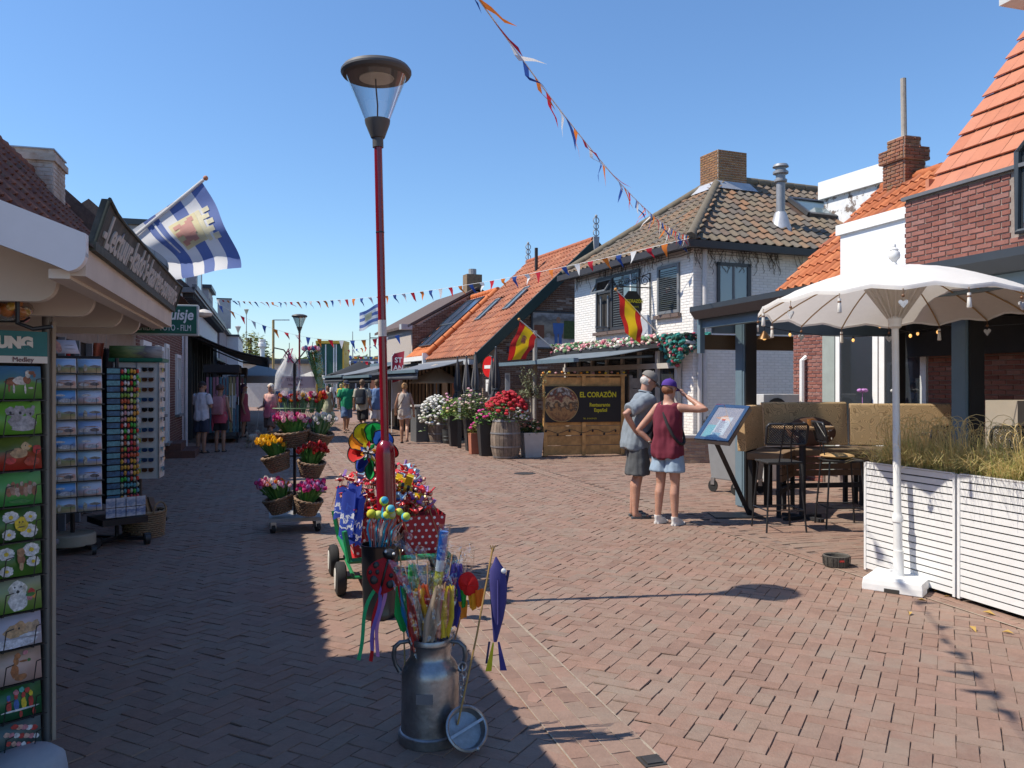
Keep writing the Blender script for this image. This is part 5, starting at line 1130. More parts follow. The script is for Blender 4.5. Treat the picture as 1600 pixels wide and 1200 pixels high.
def dotbox(loc, lab, h=.30, a=.14, b=.17, rz=0):
    t = thing('toy_box', lab, 'box', loc, rz, 'polka dot boxes on the handcart'); w = MB(); w.rings([[Vector((x*s_, y*s_, z)) for x, y in ((-1,-1),(1,-1),(1,1),(-1,1))] for s_, z in ((a,0),(b,h))], (True, False)); w.build('box', DOT, t)
    d = MB()
    for k in range(4):
        for i in range(5):
            for j in range(6):
                x = -.8 + .36*i + (.18 if j % 2 else 0); z = .03 + j*.05
                if x > .9: continue
                s_ = a + (b-a)*z/h + .002; c = Vector((x*s_, -s_, z)); M_ = Matrix.Rotation(k*math.pi/2, 3, 'Z')
                d.add([M_ @ (c + Vector((.011*math.cos(q*math.pi/4), 0, .011*math.sin(q*math.pi/4)))) for q in range(8)], [tuple(range(8))])
    d.build('dots', WHITE, t, kind='stuff'); return t
for k, (x, y) in enumerate(((-.2,-.3),(.2,-.28),(-.2,.08),(.2,.1),(0,.36))):
    p = W(.97+x, 6.75+y, .30); dotbox(p, ['red polka dot box at the near left corner of the handcart','red polka dot box at the near right corner of the handcart','red polka dot box in the left middle of the handcart','red polka dot box in the right middle of the handcart','red polka dot box at the back of the handcart'][k], rz=TH)
WR, WY, WB_, WK, WW, WP, WO = [M('wood_paint_'+n, c, .35, coat=.2, var=.05) for n, c in (('red',(.55,.02,.02)),('yellow',(.72,.50,.02)),('blue',(.04,.16,.5)),('black',(.02,.02,.02)),('white',(.75,.72,.68)),('purple',(.22,.06,.32)),('orange',(.7,.2,.02)))]
SK = M('wood_skin', (.62,.42,.30), .5)
def toy(kind):
    r = thing('wooden_toy', '', 'toy'); MB().cyl((0,0,-.32),(0,0,0), .004, n=5).build('stick', WOODW, r)
    if kind == 'ladybird':
        b = MB().ball((0,0,.0), .034,.026,.026, 8, 5).build('body', WR, r, 60); MB().ball((.038,0,.004), .018, n=7, m=5).build('head', SK, r, 60); MB().ball((.044,0,.014), .017,.019,.012, 7, 4).build('hat', WR, r, 60)
        w = MB(); w.box(-.03,.02,.024,.07,.0,.006,Matrix.Rotation(.5,4,'X')); w.box(-.03,.02,-.07,-.024,.0,.006,Matrix.Rotation(-.5,4,'X')); w.build('wing', WR, r); MB().ball((-.01,-.02,.014), .010, n=5, m=3).build('spot', WK, r)
    elif kind == 'bee':
        for i in range(5): MB().cyl((-.06+.022*i,0,0),(-.039+.022*i,0,0), .020+.006*math.sin(i*.8), n=9).build('body_ring', WY if i % 2 == 0 else WK, r, 40)
        MB().ball((.065,0,0), .022, n=7, m=5).build('head', WK, r, 60); w = MB(); w.box(-.02,.03,-.005,.005,.015,.10,Matrix.Rotation(.4,4,'X')); w.box(-.02,.03,-.005,.005,.015,.10,Matrix.Rotation(-.4,4,'X')); w.build('wing', WY, r)
    elif kind == 'bird':
        MB().ball((0,0,0), .038,.018,.022, 8, 5).build('body', WB_, r, 60); MB().ball((.04,0,.012), .015, n=7, m=5).build('head', WW, r, 60); w = MB(); w.box(-.04,.03,-.004,.004,.01,.07,Matrix.Rotation(.6,4,'X')); w.box(-.04,.03,-.004,.004,.01,.07,Matrix.Rotation(-.6,4,'X')); w.build('wing', M('wood_paint_pale', (.35,.55,.7), .4), r)
    elif kind == 'bug':
        MB().ball((0,0,0), .034,.018,.018, 8, 5).build('body', WP, r, 60); MB().ball((.04,0,0), .02, n=7, m=5).build('head', SK, r, 60); MB().ball((.05,0,.006), .012, n=6, m=4).build('nose', WR, r, 60); w = MB(); w.box(-.01,.02,-.004,.004,.01,.08,Matrix.Rotation(.3,4,'X')); w.build('wing', M('wood_paint_lilac', (.4,.25,.6), .4), r)
    else:
        MB().ball((0,0,0), .03,.02,.02, 8, 5).build('body', WR, r, 60); MB().ball((.034,0,.0), .017, n=7, m=5).build('head', WW, r, 60); MB().ball((.044,0,-.002), .009, n=5, m=3).build('beak', WO, r); w = MB(); w.box(-.03,.03,-.06,.06,-.003,.003,Matrix.Rotation(.5,4,'Y')); w.build('propeller', WR, r)
    return r
TL = {'ladybird': 'red wooden ladybird with red hat on a stick in the handcart', 'bee': 'striped yellow wooden bee on a stick in the handcart', 'bird': 'pale blue wooden bird on a stick in the handcart', 'bug': 'purple wooden bug on a stick in the handcart', 'mill': 'red wooden duck with propeller on a stick in the handcart'}
protos = {k: toy(k) for k in TL}; rr = random.Random(21); first = {k: True for k in TL}
bpy.context.view_layer.update()
def place_toy(k, p, rot, s=1):
    o = protos[k] if first[k] else copy_tree(protos[k]); first[k] = False
    o.location = p; o.rotation_euler = rot; o.scale = (s,)*3; q = W(.97, 6.75); dv, du = (Vector(p)-q).dot(W(1,0)), (Vector(p)-q).dot(W(0,1)); tag(o, TL[k].replace('in the handcart', 'at the %s %s of the handcart' % ('far' if du > .17 else 'near' if du < -.17 else 'middle', 'left' if dv < -.15 else 'right' if dv > .15 else 'centre')), 'toy', 'wooden toys on sticks in the handcart')
for i in range(165):
    x, y = rr.uniform(-.38,.25), rr.uniform(-.48,.5)
    k = rr.choice(('ladybird','ladybird','ladybird','mill','mill','bug','bird')) if i > 6 else 'bird'
    hgt = .61 + .15*rr.random() + .12*(y+.48) - .18*max(0,-y-.2) + (.05 if abs(x) < .25 else -.03)
    place_toy(k, W(.97 + x*1.05, 6.75 + y, hgt), (rr.uniform(-.35,.35), rr.uniform(-.4,.3), rr.uniform(0,6.3)), rr.uniform(.6,.9))
for px, py, Y in ((627,766,6.6),(635,761,6.5),(649,790,6.5),(618,760,6.8)): place_toy('bee', at(px,py,Y), (rr.uniform(-.3,.3), .3, rr.uniform(-.6,.3)), 1.1)
for px, py, Y in ((661,768,6.6),(655,785,6.4),(652,765,6.7),(672,790,6.5)): place_toy('bug', at(px,py,Y), (.2,.5,rr.uniform(-.4,.6)), .85)
# blue and white cloth clogs tied on the left side
t = thing('cloth_bundle', 'bundle of blue and white printed cloths hanging on the left side of the handcart', 'cloth bundle', W(.60, 6.5, .42), TH)
for k in range(9):
    a = rr.uniform(-.5,.5); x0 = rr.uniform(-.07,.07); y0 = -.25 + .06*k; h_ = rr.uniform(.22,.36)
    sheet('cloth', lambda u, v: Vector((x0 + .05*math.sin(u*5+k) + .03*(1-v), y0 + (u-.5)*.16, .34 + .05*math.sin(k) - h_*v + .012*math.sin(u*14+k))), 10, 10, ramp_mat('delft_print', [(0,(.02,.05,.35)),(.42,(.03,.08,.45)),(.52,(.7,.72,.78)),(.6,(.03,.08,.45)),(.78,(.7,.72,.78)),(.86,(.02,.05,.35))], 'V', .8, noise_=.9, nscale=5, trl=.2), t)
# rainbow spinner
sp = thing('rainbow_spinner', 'large rainbow petal wind spinner on a stick behind the maroon lamp post', 'wind spinner', at(583,704,6.38), (R(8),0,R(-26))); sp.scale = (1.22,)*3
PCOL = [(.02,.42,.08),(.03,.12,.55),(.70,.015,.02),(.85,.32,.01),(.80,.66,.02),(.02,.45,.10),(.03,.10,.55),(.75,.02,.02),(.88,.33,.01),(.75,.68,.02)]
for i in range(10):
    a = R(68 - 36*i); rad = Vector((math.cos(a),0,math.sin(a))); tan = Vector((-math.sin(a),0,math.cos(a))); cp = MB(); pts = []
    for q in range(20):
        b = 2*math.pi*q/20; lx = .118 + .072*math.cos(b); ly = .062*math.sin(b)*(1.0 if math.cos(b) > -.3 else .75) + .02; pts.append(rad*lx + tan*ly + Vector((0,-1,0))*(.035*math.sin(b) + .012*(i % 2)))
    cp.add(pts + [sum(pts, Vector())/20 + Vector((0,.02,0))], [(q, (q+1) % 20, 20) for q in range(20)])
    pc = PCOL[i]; o = cp.build('petal', cloth('petal_%d' % i, pc, .5), sp, 60); MB().tube(pts + pts[:1], .004, 5).build('rim', BLACK, o)
    hp = [rad*lx + tan*ly - Vector((0,.012,0)) for lx, ly in ((.05,.0),(.09,-.005),(.15,.01),(.17,.045),(.13,.05),(.08,.03))]
    MB().add(hp, [tuple(range(6))]).build('fold', cloth('petal_dark_%d' % i, tuple(c*.55 for c in PCOL[i]), .4), o)
    a2 = a + .3; rad2 = Vector((math.cos(a2),0,math.sin(a2))); tan2 = Vector((-math.sin(a2),0,math.cos(a2)))
    MB().add([rad2*.012-Vector((0,.05,0)), rad2*.05+tan2*.014-Vector((0,.055,0)), rad2*.075-Vector((0,.04,0)), rad2*.05-tan2*.014-Vector((0,.045,0))], [(0,1,2,3)]).build('inner_petal', cloth('petal_%d' % ((i*3+2) % 10), PCOL[(i*3+2) % 10], .4), sp)
    MB().add([rad2*.01-Vector((0,.058,0)), rad2*.03+tan2*.01-Vector((0,.06,0)), rad2*.045-Vector((0,.058,0)), rad2*.03-tan2*.01-Vector((0,.06,0))], [(0,1,2,3)]).build('inner_petal', M('ink_black' if i % 2 else 'ink_white', (.02,.02,.02) if i % 2 else (.7,.7,.7)), sp)
MB().ball((0,-.06,0), .012).build('hub', BLACK, sp); MB().cyl((0,.02,-.75),(0,.02,.0), .006, n=6).build('stick', BLACK, sp); MB().box(-.03,.17,-.005,.01,-.105,-.085).build('label_strip', BLACK, sp)
# ================================================================== BLACK BUCKET WITH BALLS
bk = thing('black_bucket', 'tall black metal bucket holding bright balls with streamers', 'bucket', (-.925,5.70,0))
MB().lathe([(.118,0),(.122,.03),(.118,.04),(.130,.49),(.136,.50),(.136,.51),(.126,.51),(.115,.06)], 32, cap=(True,True)).build('body', M('bucket_black', (.012,.012,.014), .3, var=.1, coat=.2), bk, 35)
BCOL = [((.62,.72,.08),(.04,.35,.6)),((.75,.65,.06),(.6,.6,.05)),((.55,.70,.10),(.65,.7,.2)),((.04,.38,.62),(.65,.72,.08)),((.60,.72,.08),(.7,.7,.4)),((.72,.10,.05),(.66,.70,.10)),((.04,.40,.65),(.60,.72,.10)),((.66,.72,.08),(.1,.45,.6))]
BN = ['topmost yellow green ball','orange yellow ball at the left','lime ball second from the left','blue and lime ball in the middle','lime ball right of the blue one','red and lime ball','blue and lime ball furthest right','lime ball low behind the others']
for k, (px, py) in enumerate(((600,783),(580,803),(591,805),(603,806),(612,804),(623,801),(634,808),(610,796))):
    c0, c1 = BCOL[k]; p = at(px,py,5.62 + .02*(k % 3) - .01*k); t = thing('streamer_ball', BN[k] + ' with ribbon tails above the black bucket', 'ball', p, 0, 'balls with streamers in the bucket')
    b = MB().ball((0,0,0), .032, n=14, m=9).build('ball', cloth('ball_%d' % k, c0, .25), t, 80); MB().ball((.006,-.010,.006), .0275, n=12, m=8).build('patch', cloth('ballb_%d' % k, c1, .25), t, 80)
    end = Vector((-.925 + (px-606)*.0022, 5.68, .46)) - p
    for j in range(3):
        rc = [(.72,.16,.12),(.05,.40,.62),(.70,.55,.5)][(k+j) % 3]; off = Vector((rr.uniform(-.02,.02), rr.uniform(-.02,.02), 0)); mid = end*.5 + Vector((rr.uniform(-.03,.03), -.03, .03)); wv = Vector((.009,0,0)).lerp(Vector((.004,.009,0)), rr.random())
        pts = [Vector((0,0,-.02)), mid*.6 + off, mid + off, end*.8 + off, end + off]
        m = MB(); m.add([q - wv for q in pts] + [q + wv for q in pts], [(i, i+1, 6+i, 5+i) for i in range(4)]); m.build('ribbon', cloth('ribbon_%d' % ((k+j) % 3), rc, .4), t, 60)
    MB().tube([end, end*.5 + Vector((0,0,.01)), Vector((0,0,0))], .003, 4).build('string', WHITE, t)
f = thing('film_wrap', 'crumpled clear film sticking up at the right of the black bucket', 'wrapping', (-.80,5.62,.45))
sheet('film', lambda a, b: Vector((.14*(a-.3)+.02*math.sin(b*9), .03*math.sin(a*8+b*5), .02+.14*b+.02*math.sin(a*11))), 10, 8, FILM, f)
# ================================================================== MILK CAN AND WHAT STANDS IN IT
ALU = M('worn_aluminium', (.36,.36,.37), .36, .9, var=.25, scale=7, col2=(.24,.235,.23), mixs=5, bump=.08, bscale=40)
CX, CY = -.375, 3.73
mc = thing('milk_can', 'worn aluminium milk can with two handles standing at the shade edge', 'milk can', (CX,CY,0))
MB().lathe([(.143,0),(.146,.004),(.146,.045),(.141,.05),(.134,.052),(.133,.06),(.131,.30),(.127,.325),(.115,.35),(.098,.37),(.092,.385),(.092,.43),(.096,.44),(.101,.445),(.101,.462),(.098,.468),(.091,.468),(.086,.40),(.10,.36),(.12,.30),(.12,.05)], 48).build('body', ALU, mc, 30)
MB().lathe([(.1405,.012),(.147,.014),(.147,.042),(.1405,.044)], 48, cap=(False,False)).build('base_ring', ALU, mc, 30)
hd = M('handle_grey', (.15,.155,.16), .4, .8, var=.2)
for s_ in (-1, 1): MB().tube([(s_*.095,-.02,.452),(s_*.135,-.03,.450),(s_*.158,-.035,.43),(s_*.163,-.035,.39),(s_*.155,-.03,.35),(s_*.135,-.03,.318)], [.009,.010,.011,.011,.010,.012], 10).build('handle', hd, mc, 60)
MB().box(-.05,.025,-.1335,-.131,.205,.25).build('plate', M('plate_dull', (.22,.22,.24), .5, .6), mc)
w = MB(); c0 = Vector((.150,-.05,.335)); pts = [c0 + Vector((.008*math.sin(i*1.3), -.005*i*.3, -.0215*i)) for i in range(9)]
for i, p in enumerate(pts):
    ax = Vector((1,0,0)) if i % 2 else Vector((0,1,0)); w.torus(p, ax*.009, Vector((0,0,.016)), .0032, 14, 5)
w.torus(c0 + Vector((0,0,.012)), (.018,0,0), (0,.004,.018), .004, 16, 5); w.build('chain', STEEL, mc, 60)
ld = thing('can_lid', 'aluminium milk can lid hanging on its chain and leaning at the can foot', 'lid', (CX+.172, CY-.145, .104), (R(56), R(-14), R(38))); ld.scale = (.92,)*3
MB().lathe([(.088,-.03),(.092,-.032),(.100,.0),(.108,.008),(.108,.016),(.100,.02),(.094,.016),(.084,-.02)], 36).build('rim', ALU, ld, 30)
MB().bar((-.098,0,.018),(.098,0,.018),.013,.008).build('grip_bar', STEEL, ld); MB().ball((0,-.104,.012), .012, n=8, m=5).build('lug', STEEL, ld, 60)
def wrapped(lab, tip, base, wd, cols, seed, film=True, dome=None):
    t = thing('wrapped_kite', lab, 'wrapped kite', (0,0,0), 0, 'film wrapped toys in the milk can'); tip, base = Vector(tip), Vector(base); r = random.Random(seed); d = tip - base; sx = Vector((1,.2,0)).normalized()
    MB().tube([base, tip - d*.04], .004, 5).build('stick', WOODW, t)
    for k, c in enumerate(cols):
        o0 = r.uniform(-.6,.6)*wd; a0 = r.uniform(.05,.3); a1 = r.uniform(.6,.95)
        sheet('folded_cloth', lambda a, b: base + d*(a0 + (a1-a0)*b) + sx*(o0*(1-b*.3) + wd*.95*(a-.5)*(1.15-.5*abs(b-.4)*2)) + Vector((0,-.008 - .004*k + .012*math.sin(a*9+k+b*3), .004*math.sin(a*17))), 12, 10, cloth('kite_%02d' % int(sum(c)*1000 % 97), c, .3), t)
    if film: sheet('film', lambda a, b: base + d*(-.02 + 1.06*b) + sx*(wd*(.62+.3*b)*math.sin((a-.5)*2.6)) + Vector((.006*math.sin(b*23+a*9), -.026*math.cos((a-.5)*2.9) + .008*math.sin(b*17+a*12), .008*math.sin(a*13))), 16, 24, FILM, t)
    return t
T = lambda x, y, Y=3.7: at(x, y, Y)
BS = lambda dx, dy=0: (CX + dx, CY + dy, .40)
wrapped('red cloth kite rolled in clear film at the left of the milk can', T(632,880,3.78), BS(-.03,-.02), .085, [(.65,.02,.015),(.03,.25,.55),(.75,.5,.02),(.02,.4,.08)], 1)
wrapped('clear film sleeve with a white strip inside at the back of the milk can', T(650,858,3.84), BS(-.02,.03), .065, [(.62,.63,.64),(.55,.5,.42)], 2)
wrapped('orange and red wrapped kite in the middle of the milk can', T(668,872,3.72), BS(-.005,-.03), .085, [(.75,.12,.02),(.7,.03,.02),(.75,.45,.03)], 3)
wrapped('blue and violet wrapped kite right of the bubble tube', T(708,860,3.74), BS(.035,-.01), .085, [(.06,.05,.40),(.16,.06,.42),(.05,.05,.3),(.75,.30,.25)], 4)
wrapped('striped pink and yellow wrapped sticks in the milk can front', T(697,905,3.64), BS(.02,-.05), .065, [(.75,.25,.30),(.75,.60,.05),(.5,.4,.3)], 5)
wrapped('pale film sleeve leaning at the front left of the milk can', T(642,905,3.66), BS(-.045,-.045), .05, [(.5,.49,.46),(.55,.04,.03)], 6)
wrapped('tall clear film with purple cloth behind the bubble tube', T(722,852,3.80), BS(.045,.03), .085, [(.10,.05,.36),(.12,.10,.45),(.1,.1,.12)], 7)
t = thing('bubble_tube', 'long blue bubble wand tube with yellow and white bands standing in the milk can', 'bubble wand', (0,0,0)); p0, p1 = Vector(BS(.0,-.045)), T(694,830,3.68); d = p1 - p0
for a, b, r_, nm, mt in ((-.05,.12,.022,'band',M('tube_navy', (.015,.04,.22), .3)),(.12,.26,.0195,'band',WHITE),(.26,.36,.020,'band',M('tube_print', (.08,.14,.35), .3, var=.6, scale=60)),(.36,.68,.019,'band',M('tube_yellow', (.62,.64,.06), .3, var=.5, scale=50, col2=(.03,.06,.02), mixs=24)),(.68,.77,.019,'band',M('tube_pale', (.42,.5,.6), .3)),(.77,1.0,.0205,'cap',M('tube_blue', (.01,.10,.42), .28, coat=.3))):
    MB().cyl(p0 + d*a, p0 + d*b, r_, n=18).build(nm, mt, t, 40)
sheet('film', lambda a, b: p0 + d*(.0+1.05*b) + Vector((.027*math.cos(a*6.283), .027*math.sin(a*6.283), .002*math.sin(b*40))), 14, 16, FILM, t)
t = thing('pinwheel', 'round red cloth pinwheel with green and orange flaps at the right of the milk can', 'pinwheel', T(732,912,3.70), (R(10),0,R(-10)))
sheet('red_bowl', lambda a, b: Vector((.048*math.sin(b*1.5)*math.cos(a*6.283), -.02*math.cos(b*1.5)-.006*math.sin(a*19), .056*math.sin(b*1.5)*math.sin(a*6.283))), 24, 8, cloth('pinwheel_red', (.62,.015,.015), .3), t)
for k, (x, z, c) in enumerate(((-.035,-.075,(.02,.35,.05)),(.015,-.085,(.75,.35,.02)),(.045,-.07,(.80,.20,.02)),(-.03,-.13,(.8,.3,.03)))): sheet('flap', lambda a, b: Vector((x + .05*(a-.5)*(1-.4*b), .012*math.sin(a*7+k), z + .045 - .085*b)), 6, 6, cloth('flap_%d' % k, c, .35), t)
MB().tube([(0,.01,0),(-.09,.02,-.32)], .004, 5).build('stick', WOODW, t)
t = thing('fish_windsock', 'violet blue cloth fish hanging head up from a thin cane beside the milk can', 'windsock', (0,0,0))
pA, pB = Vector((CX+.135, CY-.135, .12)), T(770,856,3.70); MB().tube([pA, pA.lerp(pB,.5)+Vector((.006,0,0)), pB], .0045, 6).build('cane', M('cane', (.36,.22,.07), .5), t)
for k in range(3): MB().tube([pB+Vector((0,0,-.02)), pB+Vector((.012*(k-1),0,.012))], .003, 4).build('knot', M('cane'), t)
FX = Vector((T(775,870,3.68))); VIO = cloth('fish_violet', (.055,.05,.215), .2)
prof = [(0,.004),(.03,.022),(.06,.045),(.12,.052),(.2,.047),(.28,.034),(.34,.020),(.385,.010)]
w = MB(); w.rings([[FX + Vector((r_*.78*math.cos(q*math.pi/8)+.012*math.sin(z*9), .42*r_*math.sin(q*math.pi/8), -z)) for q in range(16)] for z, r_ in prof]); w.build('body', VIO, t, 50)
sheet('fin', lambda a, b: FX + Vector((.005+.01*a, -.023-.018*math.sin(a*3.1), -.10-.20*b+.012*a)), 4, 12, VIO, t); sheet('back_fin', lambda a, b: FX + Vector((.05-.1*b*.5+.014*a, .0, -.06-.26*b)), 3, 10, cloth('fish_dark', (.03,.028,.09), .2), t)
MB().ball(FX + Vector((.035,-.018,-.06)), .012,.004,.012, 8, 5).build('eye', WHITE, t, 60)
sheet('tail', lambda a, b: FX + Vector((-.012-.022*b+.022*(a-.5)*(.3+b), -.01, -.385-.13*b)), 3, 8, cloth('tail_yellow', (.60,.56,.02), .3), t); sheet('tail', lambda a, b: FX + Vector((.012+.022*b+.022*(a-.5)*(.4+b), .0, -.385-.13*b)), 3, 8, VIO, t); sheet('tail', lambda a, b: FX + Vector((-.03-.014*b+.010*(a-.5), .004, -.385-.10*b)), 3, 8, cloth('fish_dark'), t)
# ladybird windsock
t = thing('ladybird_windsock', 'red ladybird windsock with black spots and long coloured ribbons left of the milk can', 'windsock', T(602,893,4.0), (R(-8), R(14), 0))
LR = cloth('ladybird_red', (.62,.025,.03), .3); LK = M('ladybird_black', (.012,.012,.013), .45, coat=.2)
for s_ in (-1, 1):
    def wing(a, b): th = math.pi*b; x = s_*(.006 + .088*math.sin(th)**.8*a*(1.0-.15*b)); return Vector((x, -.022*math.cos(a*1.5)*math.sin(th), .072 - .150*b - .035*a*b))
    o = sheet('wing', wing, 10, 14, LR, t, .003)
    for a, b, r_ in ((.62,.30,.016),(.35,.50,.011),(.78,.52,.010),(.55,.72,.021)):
        c = wing(a,b); MB().ball(c + Vector((0,-.004,0)), r_, .004, r_*1.1, 12, 5).build('spot', LK, o, 60)
MB().ball((0,.0,.085), .038,.03,.028, 14, 8).build('head', LK, t, 60); MB().ball((0,.002,.0), .016,.016,.078, 10, 6).build('body', LK, t, 60)
for s_ in (-1,1): MB().tube([(s_*.015,0,.105),(s_*.03,-.004,.135),(s_*.045,-.006,.13)], .005, 6).build('antenna', LK, t); MB().ball((s_*.02,-.026,.095), .007, n=6, m=4).build('eye', WHITE, t)
for k, (dx, L_, c) in enumerate(((-.012,.31,(.30,.20,.62)),(.01,.33,(.62,.28,.55)),(.0,.36,(.60,.02,.025)),(-.02,.37,(.04,.50,.18)))):
    sheet('ribbon', lambda a, b: Vector((dx + .018*(a-.5)*2*.5 + (.052 if k in (0,1) else -.0)*b + (.03 if k == 2 else 0)*b + .012*math.sin(b*6+k) + (.0 if k < 3 else -.02*math.sin(b*3)), .006*k+.006*math.sin(b*9+k), -.07 - L_*b)), 2, 16, cloth('lr_%d' % k, c, .4), t)
MB().tube([(.04,.01,.12),(.10,.0,-.05),(.22,-.25,-.36)], .004, 5).build('stick', M('cane'), t)
# ================================================================== FLOWER STAND
FSX, FSY = -2.46, 9.2
fs_ = thing('flower_stand', 'wheeled flower stand with a tall centre pole and wire arms', 'flower stand', (FSX,FSY,0), TH)
w = MB(); w.box(-.28,.28,-.28,.28,.12,.16); w.build('trolley_board', M('board_grey', (.26,.25,.24), .7, var=.2), fs_); w = MB(); w.cyl((0,0,.16),(0,0,1.86), .018, n=8); w.tube([(-.35,0,.40),(.35,0,.40)],.01,5); w.tube([(-.35,0,.82),(.35,0,.82)],.01,5); w.tube([(-.3,0,1.1),(.3,0,1.1)],.01,5); w.build('pole', BLACK, fs_)
for s_ in (-1,1): MB().tube([(0,0,1.86),(s_*.12,0,2.02),(s_*.22,0,2.04),(s_*.24,0,1.98)], .008, 6).build('hook_arm', BLACK, fs_)
cw = MB(); cw.cyl((-.02,0,.05),(.02,0,.05),.05,n=14); cwm = cw.mesh('caster', RUB, 40); cf = MB().box(-.03,.03,-.03,.03,.05,.12).mesh('caster_fork', STEEL)
for x in (-.24,.24):
    for y in (-.24,.24): o = mesh_obj('caster', cwm, fs_, (x,y,0), (0,0,.3)); mesh_obj('caster_fork', cf, o)
WK_ = M('wicker', (.20,.125,.075), .75, var=.3, scale=20, rand=.12); WKP = M('wicker_pale', (.40,.30,.18), .75, var=.25, scale=20)
def wicker(name, lab, c, r0, r1, h, mat, rot=(0,0,0), grp=None, nst=22, handle=False):
    t = thing(name, lab, 'basket', c, rot, grp); w = MB(); nl = max(5, int(h/.022))
    MB().lathe([(r0*.95,.0),(r0*.97,.01),(r1*.95,h*.98)], 20, cap=(True,False)).build('lining', M('wicker_dark', (.06,.04,.025), .9), t)
    for j in range(nl):
        z = h*(j+.5)/nl; r_ = r0 + (r1-r0)*(j+.5)/nl; pts = []
        for i in range(nst*2): a = 2*math.pi*i/(nst*2); q = r_ + .007*(1 if (i//1 + j) % 2 else -1); pts.append(Vector((q*math.cos(a), q*math.sin(a), z)))
        w.tube(pts + pts[:1], h/nl*.48, 5, (False,False))
    w.build('weave', mat, t, 60, kind='stuff'); w = MB()
    for j in range(2):
        pts = []
        for i in range(41): a = 2*math.pi*i/40; pts.append(Vector(((r1+.008*math.cos(a*9+j*3))*math.cos(a), (r1+.008*math.cos(a*9+j*3))*math.sin(a), h + .008*math.sin(a*9+j*3))))
        w.tube(pts, .011, 6)
    w.build('rim', mat, t, 60)
    if handle:
        for s_ in (-1,1): MB().tube([Vector((s_*.05*math.cos(R(q)) if False else .09*math.cos(R(q)), s_*r1*1.02, h + .11*math.sin(R(q)))) for q in range(0,181,20)], .010, 6).build('handle', mat, t)
    return t
def bloom_mesh(name, c0, mat):
    w = MB(); 
    for k in range(6):
        a = k*math.pi/3; s_ = Matrix.Rotation(a, 3, 'Z'); o_ = .004 if k % 2 else 0
        pts = [(.004,0,0),(.017+o_,-.012,.016),(.017+o_,.012,.016),(.017+o_,-.012,.036),(.017+o_,.012,.036),(.007+o_,0,.058)]
        w.add([s_ @ Vector(p) for p in pts], [(0,1,2),(1,3,4,2),(3,5,4)])
    return w.mesh(name, mat, 50)
LEAF = M('tulip_leaf', (.07,.20,.04), .5, var=.25, rand=.2); LEAFB = M('tulip_leaf_grey', (.13,.22,.11), .55, var=.2)
def tulips(lab, c, rad, n, cols, seed, lean=(0,0), spread=.16, hgt=.17, parent_grp='bunches of cloth tulips on the flower stand', leaf=LEAF, z_=0, sy_=.8):
    t = thing('tulip_bunch', lab, 'tulips', c, 0, parent_grp); r = random.Random(seed); st = MB(); lf = MB()
    mats = [cloth('tulip_' + '_'.join('%02d' % int(q*99) for q in cc), cc, .3, .55, .15) for cc in cols]; ms = [bloom_mesh('blossom', None, m) for m in mats]
    n = int(n*1.35)
    for i in range(n):
        a = r.uniform(0,6.283); q = math.sqrt(r.random()); x, y = rad*q*math.cos(a), rad*sy_*q*math.sin(a); z = hgt*(1.05 - .45*q*q) + r.uniform(-.02,.03); p = Vector((x*1.25 + lean[0]*z, y*1.25 + lean[1]*z, z))
        st.tube([Vector((x*.4,y*.4,-.06)), p], .0035, 4); mesh_obj('blossom', ms[r.randrange(len(ms))], t, p - Vector((0,0,.01)), (r.uniform(-.5,.5)-y*1.5, r.uniform(-.5,.5)+x*2.2, r.uniform(0,6)), [r.uniform(.7,1.08)]*3)
    for i in range(n):
        a = r.uniform(0,6.283); q = .5 + .6*r.random(); b = Vector((rad*.5*q*math.cos(a), rad*.5*sy_*q*math.sin(a), -.03)); e = Vector((rad*1.25*q*math.cos(a) + lean[0]*.1, rad*1.25*sy_*q*math.sin(a), hgt*r.uniform(.5,1.05))); m_ = b.lerp(e,.55) + Vector((0,0,.03)); s_ = Vector((-math.sin(a), math.cos(a), 0))*.013
        lf.add([b - s_*.5, b + s_*.5, m_ + s_, m_ - s_, e], [(0,1,2,3),(3,2,4)])
    st.build('stems', LEAF, t, kind='stuff'); lf.build('leaves', leaf, t, kind='stuff'); return t
PK, PKL, MAG, RD, YL, OR, WT, LIL = (.62,.05,.20),(.72,.38,.48),(.52,.02,.18),(.50,.015,.02),(.80,.48,.01),(.78,.22,.02),(.74,.70,.66),(.45,.22,.48)
BG = 'wicker baskets on the flower stand'
